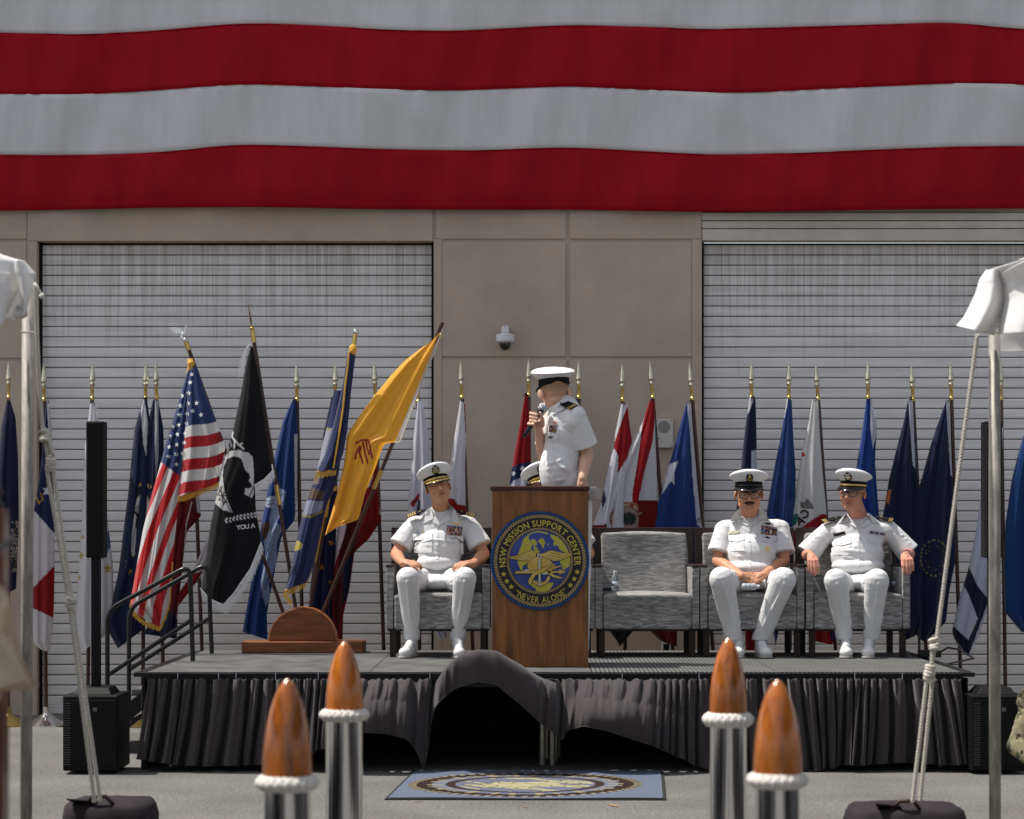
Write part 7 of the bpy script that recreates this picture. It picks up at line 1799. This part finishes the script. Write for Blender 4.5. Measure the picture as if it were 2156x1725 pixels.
c5 = lambda *pt: conv(f5, m2c, pt); c6 = crop(1700, 1100, 3.195); C6 = lambda *pt: conv(c6, m2c, pt)
r2_, h2, b2_, s2 = seated(dict(f=m2c, label='seated sailor with dark moustache and black framed glasses, hands clasped between his knees', skin=SKIN2, seed=23, fat=.006,
    head=(505, 362, 16.06), yaw=-3, pitch=3, roll=0, hs=(1.20, 1.10, 1.04), neck=(520, 585, 16.22), SL=(215, 720, 16.27), SR=(868, 712, 16.27), chest=(530, 860, 16.24), belly=(530, 1060, 16.16), hem=(525, 1195, 16.12),
    chest_r=(.185, .135, .19), belly_r=(.178, .150, .17), EL=(150, 1120, 16.18), ER=(905, 1125, 16.18), WL=(425, 1290, 15.90), WR=(680, 1280, 15.90), slv=.78, sw=.082,
    HL=C6(330, 1060, 16.2), HR=C6(560, 1060, 16.2), KL=C6(200, 1005, 15.78), KR=C6(680, 1010, 15.78), AL=C6(290, 1440, 15.93), AR=C6(505, 1445, 15.93), kr=.092,
    shoeL=(C6(330, 1600, 16.0), C6(335, 1600, 15.75)), shoeR=(C6(480, 1600, 16.0), C6(560, 1600, 15.72)),
    hands=lambda p: [dict(w=p((425, 1290, 15.90)), d=(.86, -.22, -.28), n=(-.05, -.95, .25), side=-1, curl=(38, 45, 20), sc=1.05, spread=2, thumb=(30, 5)),
                     dict(w=p((680, 1280, 15.895)), d=(-.86, -.26, -.34), n=(.05, -.8, .6), side=1, curl=(42, 48, 22), sc=1.05, spread=2, thumb=(28, 5))],
    face=dict(hair=HAIRD, glasses=True, tache=True), cap=dict(strap='black', badge='chief', sc=1.0, dz=.004, tilt=-4),
    tee=[(478, 622), (540, 632), (612, 592), (585, 640), (535, 682), (500, 655)],
    collar=[[(410, 510), (420, 590), (425, 655), (302, 672), (298, 650), (350, 560)], [(632, 500), (690, 560), (728, 650), (632, 655), (588, 690), (612, 600)]],
    lapel=[[(428, 600), (480, 640), (530, 690), (500, 722), (420, 690)], [(612, 600), (625, 655), (560, 705), (505, 745), (530, 690), (585, 640)]],
    placket=((512, 735), (530, 1225)), pw=24, pockets=[[(275, 825), (450, 815), (452, 1000), (280, 1010)], [(612, 810), (820, 835), (822, 1030), (625, 1020)]],
    ribbons=([(650, 708), (826, 740), (822, 842), (648, 808)], 5, 4),
    pins=[('device_pin', wings(728, 692, 56, 12), CAPB), ('device_pin', wings(728, 848, 54, 14), CAPB), ('command_badge', oval(718, 980, 26, 32), GLD), ('name_plate', [(264, 790), (386, 764), (388, 795), (268, 822)], mat('plate_gold', lin('#d6cdb4'), .4)),
          ('collar_device', oval(346, 648, 10, 9), GLD), ('collar_device', oval(720, 645, 16, 10), GLD)]))
bm_ = P(*m2c(520, 1412), 15.80); hb = empty('held_bottle', bm_, 'small clear water bottle held sideways under the clasped hands', 'bottle')
MY = Matrix.Rotation(R(90), 3, 'Y')
MB().lathe([(.012, -.06), (.024, -.055), (.026, -.03), (.022, -.025), (.026, -.02), (.026, .0), (.022, .004), (.026, .01), (.024, .035), (.012, .05), (.012, .058)], bm_, 18, MY).build('bottle_body', mat('cloudy_plastic', (.6, .64, .68), .12, trans=.4), hb, smooth=True)
MB().lathe([(.014, .05), (.014, .066)], bm_, 14, MY).build('screw_cap', WPL, hb)

r3_, h3, b3_, s3 = seated(dict(f=m3, label='older seated sailor at the right end looking left, hands gripping both armrests', skin=SKIN3, seed=37,
    head=(648, 372, 16.10), yaw=-27, pitch=0, roll=3, hs=(1.13, 1.08, 1.08), neck=(712, 640, 16.26), SL=(345, 790, 16.32), SR=(1085, 765, 16.32), chest=(715, 900, 16.28), belly=(705, 1120, 16.20), hem=(715, 1245, 16.16),
    chest_r=(.190, .130, .19), belly_r=(.195, .150, .17), EL=(95, 1110, 16.30), ER=(1330, 1095, 16.30), WL=(150, 1126, 15.94), WR=(1285, 1118, 15.94), slv=.98, sw=.085,
    HL=conv(c6, m3, (1180, 1075, 16.2)), HR=conv(c6, m3, (1330, 1075, 16.2)), KL=conv(c6, m3, (1090, 1015, 15.80)), KR=conv(c6, m3, (1410, 1015, 15.80)), AL=conv(c6, m3, (1155, 1430, 15.93)), AR=conv(c6, m3, (1365, 1430, 15.93)), kr=.087,
    shoeL=(conv(c6, m3, (1165, 1600, 16.0)), conv(c6, m3, (1170, 1600, 15.71))), shoeR=(conv(c6, m3, (1345, 1600, 16.0)), conv(c6, m3, (1340, 1600, 15.71))),
    hands=lambda p: [dict(w=p((150, 1128, 15.93)), d=(.02, -.90, -.30), n=(0, -.30, .95), side=-1, curl=(52, 14, 8), sc=1.12, spread=3, thumb=(12, 6)),
                     dict(w=p((1285, 1120, 15.93)), d=(.04, -.90, -.30), n=(0, -.30, .95), side=1, curl=(52, 16, 10), sc=1.12, spread=4, thumb=(14, 6))],
    face=dict(hair=None, brow=HAIRG, glasses='thin'), cap=dict(strap='gold', dz=.002, tilt=2),
    tee=[(608, 668), (700, 680), (818, 668), (770, 735), (728, 780), (665, 720)],
    collar=[[(580, 605), (596, 690), (600, 712), (480, 735), (470, 725), (520, 660)], [(835, 598), (900, 650), (975, 735), (880, 718), (770, 785), (820, 690)]],
    lapel=[[(600, 668), (660, 725), (718, 785), (660, 765), (600, 730)], [(822, 670), (850, 740), (800, 770), (700, 800), (728, 782), (775, 735)]],
    placket=((715, 805), (735, 1240)), pw=24, pockets=[[(405, 925), (620, 895), (628, 1110), (412, 1110)], [(838, 905), (995, 915), (985, 1075), (842, 1080)]],
    ribbons=([(858, 820), (1042, 848), (1040, 876), (858, 850)], 1, 3), pins=[('name_plate', [(420, 855), (556, 824), (560, 858), (426, 892)], CAPB), ('device_pin', oval(945, 818, 18, 12), SLV)],
    boards=[((285, 715, 16.27), (520, 655, 16.30), 2), ((1140, 700, 16.27), (930, 655, 16.30), 2)]))

# ---- the standing speaker
fs = crop(1240, 870, 5.229)
def ps(x, y, D): return P(*fs(x, y), D)
sp = empty('person', P(1190, 1370, 15.15), 'standing speaker in white uniform behind the podium, facing away and holding a microphone', 'person')
hs_ = Head(fs(592, 452), 15.12, -167, 2, -4, (1.17, 1.10, 1.08))
SLn, SRn = ps(860, 760, 15.02), ps(545, 790, 15.26)      # his left (near) and right shoulder
nkS = ps(640, 690, 15.16); chS, beS = ps(725, 950, 15.14), ps(690, 1300, 15.14); hipS = ps(720, 1680, 15.15)
ELn, WLn = ps(1010, 1240, 15.10), ps(950, 1560, 14.98); ERn, WRn = ps(455, 1290, 15.28), ps(395, 945, 15.10)
mb = MB(); head_solids(hs_, mb)
for s_e in (-1, 1): hs_.ell(mb, (s_e * .087, .018, -.014), (.010, .024, .035), Matrix.Rotation(R(38 * s_e), 3, 'Z'))
0; mb.cap(hs_.t(0, .02, -.05), nkS, .056, .064, 14); mb.cap(nkS, SLn.lerp(SRn, .5), .062, .08); mb.cap(SLn, SRn, .052, .052); mb.ell(chS, (.09, .09, .18)); mb.ell(beS, (.09, .1, .2))
mb.cap(SLn, ELn, .05, .043); mb.cap(ELn, ELn.lerp(WLn, .3), .044, .046); mb.cap(ELn.lerp(WLn, .25), WLn, .046, .031)
mb.cap(SRn, ERn, .05, .042); mb.cap(ERn, ERn.lerp(WRn, .35), .042, .043); mb.cap(ERn.lerp(WRn, .3), WRn, .043, .029)
lx1_, lx2_ = P(1220, 0, 15.1).x, P(1180, 0, 15.25).x
hz = hipS.z
for x_, y_ in ((lx1_, 15.1), (lx2_, 15.25)): mb.cap((x_, y_, hz - .1), (x_, y_, SZ + .5), .07, .05); mb.cap((x_, y_, SZ + .5), (x_, y_, SZ + .08), .05, .035); mb.cap((x_, y_, SZ + .06), (x_ - .05, y_ - .12, SZ + .045), .03, .03)
mb.cap(hipS, (lx1_, 15.1, hz - .1), .09, .08); mb.cap(hipS, (lx2_, 15.25, hz - .1), .09, .08)
mb.ell(ps(392, 868, 15.055), (.030, .022, .040)); mb.cap(WRn, ps(392, 868, 15.05), .028, .030)
for y_, xt_ in ((722, 372), (768, 378), (812, 366), (852, 352)):
    ch_ = [(430, y_ + 52, 15.065), (340, y_ + 6, 15.055), (288, y_ + 4, 15.02), (292, y_ + 10, 14.985), (xt_, y_ + 26, 14.962)] if y_ < 850 else [(420, y_ + 30, 15.06), (330, y_ + 12, 15.045), (262, y_ + 8, 15.01), (272, y_ + 14, 14.975), (xt_ - 20, y_ + 20, 14.955)]
    for a_, b_ in zip(ch_[:-1], ch_[1:]): mb.cap(ps(*a_), ps(*b_), .0105, .0100, 9)
mb.cap(ps(440, 880, 15.03), ps(442, 800, 14.995), .017, .014, 10); mb.cap(ps(442, 800, 14.995), ps(412, 722, 14.985), .0125, .0105, 10)
hand(mb, WLn, (-.12, -.25, -1), (.3, -.9, .2), -1, curl=(15, 20, 15))
sbody = finish(fuse(mb, .0042, 2, .5), 'body', SKIN4, sp)
m = MB(); hs_.ell(m, (0, .013, .036), (.0764, .0975, .0880), None, 40, 28); L_ = [hs_.R.inverted() @ (Vector(v) - hs_.o) for v in m.v]
kp = [f_ for f_ in m.f if all(L_[i].y > -.02 and L_[i].z > -.05 for i in f_)]; zz_ = np.array([q_.z for q_ in L_]); tt_ = np.clip((zz_ + .045) / .085, 0, 1)[:, None]; tt_ = tt_ * tt_ * (3 - 2 * tt_)
mesh_np('hair', m.v, kp, mat('hair_stubble', (1, 1, 1), .7, attr=True, var=.12, vscale=300), sp, smooth=True, colors=np.array(lin('#d0a68d')) * (1 - tt_) + np.array(lin('#94755a')) * tt_)
head_details(hs_, sp); peaked_cap(hs_, sp, strap='black', sc=1.09, dz=-.004, tilt=3)
sh_ = MB(); sh_.ell(chS, (.142, .155, .25), None, 22, 14); sh_.ell(beS, (.132, .15, .24), None, 20, 14); sh_.ell(ps(650, 1450, 15.12), (.135, .15, .20), None, 20, 14); sh_.ell(ps(720, 1600, 15.14), (.150, .15, .14), None, 20, 14)
sh_.cap(SLn + Vector((-.01, 0, -.035)), SRn + Vector((0, 0, -.03)), .078, .07, 14); sh_.cap(SLn.lerp(SRn, .3), nkS + Vector((.03, -.02, -.04)), .055, .055); sh_.cap(SRn.lerp(SLn, .3), nkS + Vector((-.02, .02, -.04)), .05, .05)
e_ = SLn.lerp(ELn, .80); sh_.tube([SLn.lerp(e_, q) for q in (0, .3, .6, .85, 1)], [.072, .080, .084, .090, .094], 18); sh_.ell(SLn, (.078, .075, .075))
e_ = SRn.lerp(ERn, .72); sh_.tube([SRn.lerp(e_, q) for q in (0, .5, 1)], [.066, .072, .078], 18)
me = fuse(sh_, .0060, 5); wrinkle(me, .0018, 71)
fl = [(ps(880, 1000, 15.0), ps(700, 850, 14.98), .012, .010), (ps(840, 1150, 14.98), ps(700, 950, 14.98), .012, .010), (ps(470, 1400, 15.0), ps(700, 1320, 14.98), .012, .012), (ps(500, 1440, 15.0), ps(760, 1420, 14.98), .014, .013),
      (ps(600, 1350, 14.98), ps(800, 1500, 14.98), .012, .010), (ps(560, 1600, 14.98), ps(820, 1560, 14.98), .012, .008), (ps(800, 1350, 14.98), ps(810, 1550, 14.98), .010, .008), (ps(960, 800, 14.95), ps(1040, 1080, 14.98), .010, .006)]
gauss_fold(me, fl); sshirt = finish(me, 'shirt', UNI, sp)
bvS = bvh_of(sshirt, sbody); qs = lambda pts: [fs(*t) for t in pts]
surf_poly(bvS, qs([(770, 525), (835, 600), (760, 640), (690, 690), (600, 740), (560, 740), (600, 690), (660, 620), (720, 560)]), 15.0, .012, .006).build('collar', UNI, sshirt, bevel=.002)
surf_patch(bvS, qs([(505, 960), (640, 990), (640, 1090), (520, 1080)]), 15.0, 8, 5, .006, .005).build('pocket_flap', UNI, sshirt)
surf_patch(bvS, qs([(520, 1085), (575, 1110), (590, 1330), (545, 1330)]), 15.0, 4, 10, .004, .004).build('pocket', UNI, sshirt)
rib_patch(bvS, qs([(535, 885), (622, 880), (608, 975), (522, 968)]), 15.0, 3, 3, sp, seed=5)
surf_poly(bvS, qs(wings(597, 845, 30, 18)), 15.0, .007, .004).build('device_pin', mat('pin_copper', (.5, .2, .1), .4, metal=.7), sp)
surf_poly(bvS, qs(wings(545, 1035, 38, 20)), 15.0, .009, .004).build('device_pin', mat('pin_dark', (.12, .12, .12), .4, metal=.7), sp)
c_ = cast(bvS, *fs(820, 660), 15.0, .004); c2_ = cast(bvS, *fs(750, 625), 15.0, .004)
board(c_ + Vector((.015, .0, .0)), c2_ + Vector((-.03, .03, .02)), sp, 2, w=.075, up=(.15, -.75, .7), star=False)
trm = MB()
for x_, y_ in ((lx1_, 15.1), (lx2_, 15.25)): trm.cap((x_, y_, hz - .05), (x_, y_, SZ + .5), .090, .075, 16); trm.cap((x_, y_, SZ + .5), (x_, y_, SZ + .10), .075, .066, 16)
trm.ell(hipS, (.15, .13, .15)); trm.cap((hipS.x, 15.15, hz), (hipS.x, 15.15, hz - .15), .14, .13)
me = fuse(trm, .007, 4); wrinkle(me, .003, 77); finish(me, 'trousers', UNI, sp)
shoe(sp, (lx1_ + .0, 15.2, SZ + .001), (lx1_ - .03, 14.93, SZ + .001)); shoe(sp, (lx2_, 15.36, SZ + .001), (lx2_ - .08, 15.1, SZ + .001))
# microphone
mic = empty('microphone', ps(300, 850, 15.0), 'black handheld microphone with silver grille in the speaker\'s raised hand', 'microphone')
ma, mz = ps(205, 1025, 14.97), ps(405, 720, 15.02); mh = ps(440, 655, 15.03)
MB().tube([ma, ma.lerp(mz, .12), ma.lerp(mz, .13), mz], [.0125, .0128, .0155, .0175], 16).build('handle', mat('mic_black', (.012, .013, .016), .3), mic, smooth=True)
axm = (mh - mz).normalized(); MB().ell(mh, (.031, .031, .033)).build('grille_head', mat('mic_steel', (.45, .46, .5), .35, metal=.8, bump=.8, bscale=500), mic, smooth=True)
MB().tube([mh - axm * .002, mh + axm * .005], .0322, 20).build('grille_ring', SLV, mic, smooth=True)
MB().tube([mz, mz.lerp(mh, .45)], [.0185, .026], 16).build('neck_ring', mat('mic_black', (.012, .013, .016), .3), mic, smooth=True)

# ---- crouching person in camouflage at the right edge
def camo():
    m = mat('camouflage', (.1, .1, .06), .85, bump=.2, bscale=120); N, L, b = nodes_of(m); tc = N.new('ShaderNodeTexCoord'); prev = None
    for sc_, off_, th, c in ((9, 0, .5, (.13, .12, .075)), (13, 3.1, .56, (.045, .055, .028)), (17, 7.7, .60, (.022, .018, .012)), (21, 12.3, .62, (.22, .19, .12))):
        mp2 = N.new('ShaderNodeMapping'); mp2.inputs['Location'].default_value = (off_, off_, 0); L.new(tc.outputs['Object'], mp2.inputs[0])
        n = N.new('ShaderNodeTexNoise'); n.inputs['Scale'].default_value = sc_; n.inputs['Detail'].default_value = 4; L.new(mp2.outputs[0], n.inputs['Vector'])
        g = N.new('ShaderNodeMath'); g.operation = 'GREATER_THAN'; g.inputs[1].default_value = th; L.new(n.outputs['Fac'], g.inputs[0])
        mx = N.new('ShaderNodeMix'); mx.data_type = 'RGBA'; L.new(g.outputs[0], mx.inputs['Factor'])
        if prev: L.new(prev, mx.inputs['A'])
        else: mx.inputs['A'].default_value = (.17, .15, .095, 1)
        mx.inputs['B'].default_value = (*c, 1); prev = mx.outputs['Result']
    L.new(prev, b.inputs['Base Color']); return m
CM = camo(); CD = 12.4
cp = empty('person', P(2225, 1700, CD), 'person in camouflage crouching mostly outside the right edge, one bent sleeve showing', 'person')
def pc2(x, y, D=CD): return P(x, y, D)
gz = 0.0; px0 = P(2215, 0, CD).x
sh_, hd_ = pc2(2168, 1470), pc2(2230, 1340)
mb = MB(); mb.cap(pc2(2170, 1500), pc2(2142, 1572, CD - .1), .07, .06, 14); mb.cap(pc2(2142, 1572, CD - .1), pc2(2172, 1600, CD - .3), .058, .045, 14)
mb.ell(pc2(2240, 1520), (.2, .14, .26)); mb.cap(pc2(2168, 1475), pc2(2310, 1475), .075, .075); mb.cap(pc2(2312, 1500), pc2(2340, 1580, CD - .1), .07, .055); mb.cap(pc2(2340, 1580, CD - .1), pc2(2270, 1600, CD - .3), .055, .045)
mb.cap(pc2(2230, 1600), pc2(2205, 1590, CD - .4), .11, .08); mb.cap(pc2(2205, 1600, CD - .4), (pc2(2205, 0, CD - .35).x, CD - .3, .1), .08, .06); mb.cap(pc2(2280, 1600), pc2(2300, 1640, CD - .35), .11, .08); mb.cap(pc2(2300, 1640, CD - .35), (pc2(2290, 0).x, CD + .1, .08), .07, .06)
me = fuse(mb, .009, 4); wrinkle(me, .006, 91)
v = verts_np(me); v[:, 2] = np.maximum(v[:, 2], .03); set_verts(me, v)
finish(me, 'uniform', CM, cp)
hc_ = Head((2232, 1350), CD, 180, 0, 0); mb = MB(); head_solids(hc_, mb); mb.cap(hc_.t(0, .02, -.05), pc2(2235, 1470), .056, .07); 
hand(mb, pc2(2172, 1600, CD - .3), (.6, -.7, 0), (0, -.3, 1), 1); hand(mb, pc2(2270, 1600, CD - .3), (-.5, -.7, 0), (0, -.3, 1), -1)
mb.cap(pc2(2235, 1440), pc2(2240, 1560), .09, .1); mb.cap(pc2(2240, 1560), pc2(2172, 1600, CD - .3), .03, .03); mb.cap(pc2(2240, 1560), pc2(2270, 1600, CD - .3), .03, .03)
finish(fuse(mb, .006, 2), 'body', SKIN1, cp); m = MB(); hc_.ell(m, (0, .012, .045), (.082, .103, .085)); m.build('cap', CM, cp, smooth=True)
for (x_, y_) in ((pc2(2205, 0, CD - .35).x, CD - .3), (pc2(2290, 0).x, CD + .1)): MB().box((x_ - .05, y_ - .2, .001), (x_ + .05, y_ + .08, .10)).build('boot', mat('boot_tan', (.2, .15, .09), .7), cp, bevel=.03, seg=4)

# ---- out-of-frame chairs, added only to darken the reflections in the polished posts
fc0 = empty('reflection_chair', (0, 0, 0), 'black covered chair added out of view to darken the post reflections', 'chair', 'chairs added out of view for dark reflections in the posts')
MB().box((-.22, -.02, .44), (.22, .40, .46)).build('seat', BLACKM, fc0, bevel=.006); MB().box((-.22, -.08, .001), (.22, -.04, .90)).build('backrest_cover', BAG, fc0, bevel=.01); MB().box((-.225, -.038, .001), (.225, .41, .438)).build('seat_cover', BAG, fc0, bevel=.01)
first = True
for sx_ in (-1, 1):
    for yy in (2.4, 4.2, 6.0, 7.8):
        for k in range(3):
            c_ = fc0 if first else copy_tree(fc0); first = False
            c_.location = (sx_ * (3.0 + k * .62), yy, 0)

rgl = random.Random(12)
for k, (x_, y_) in enumerate(((602, 1610), (1290, 1697), (1105, 1700), (1640, 1690), (880, 1690))):
    v_ = onground(x_, max(y_, 1640)); a_ = rgl.uniform(0, 3); mb = MB(); l_ = .03 if k != 1 else .07
    q_ = [(-l_, 0), (-l_ * .3, l_ * .28), (l_, 0), (-l_ * .2, -l_ * .25)]
    mb.prism3([Vector((v_.x + math.cos(a_) * p_[0] - math.sin(a_) * p_[1], v_.y + math.sin(a_) * p_[0] + math.cos(a_) * p_[1], .005 + .004 * abs(p_[1]) / l_)) for p_ in q_], (0, 0, -.0025))
    lab = ['small red fallen leaf on the asphalt left of the mat', 'longest dry tan leaf on the asphalt below the mat', 'small dark leaf bit below the middle of the mat', 'small leaf bit between the right posts', 'small leaf bit below the mat near its left corner'][k]
    tag(mb.build('fallen_leaf', mat('leaf_red', (.25, .04, .02), .8) if k == 0 else mat('leaf_tan', (.3, .2, .1), .8)), lab, 'leaf', 'fallen leaves on the asphalt')
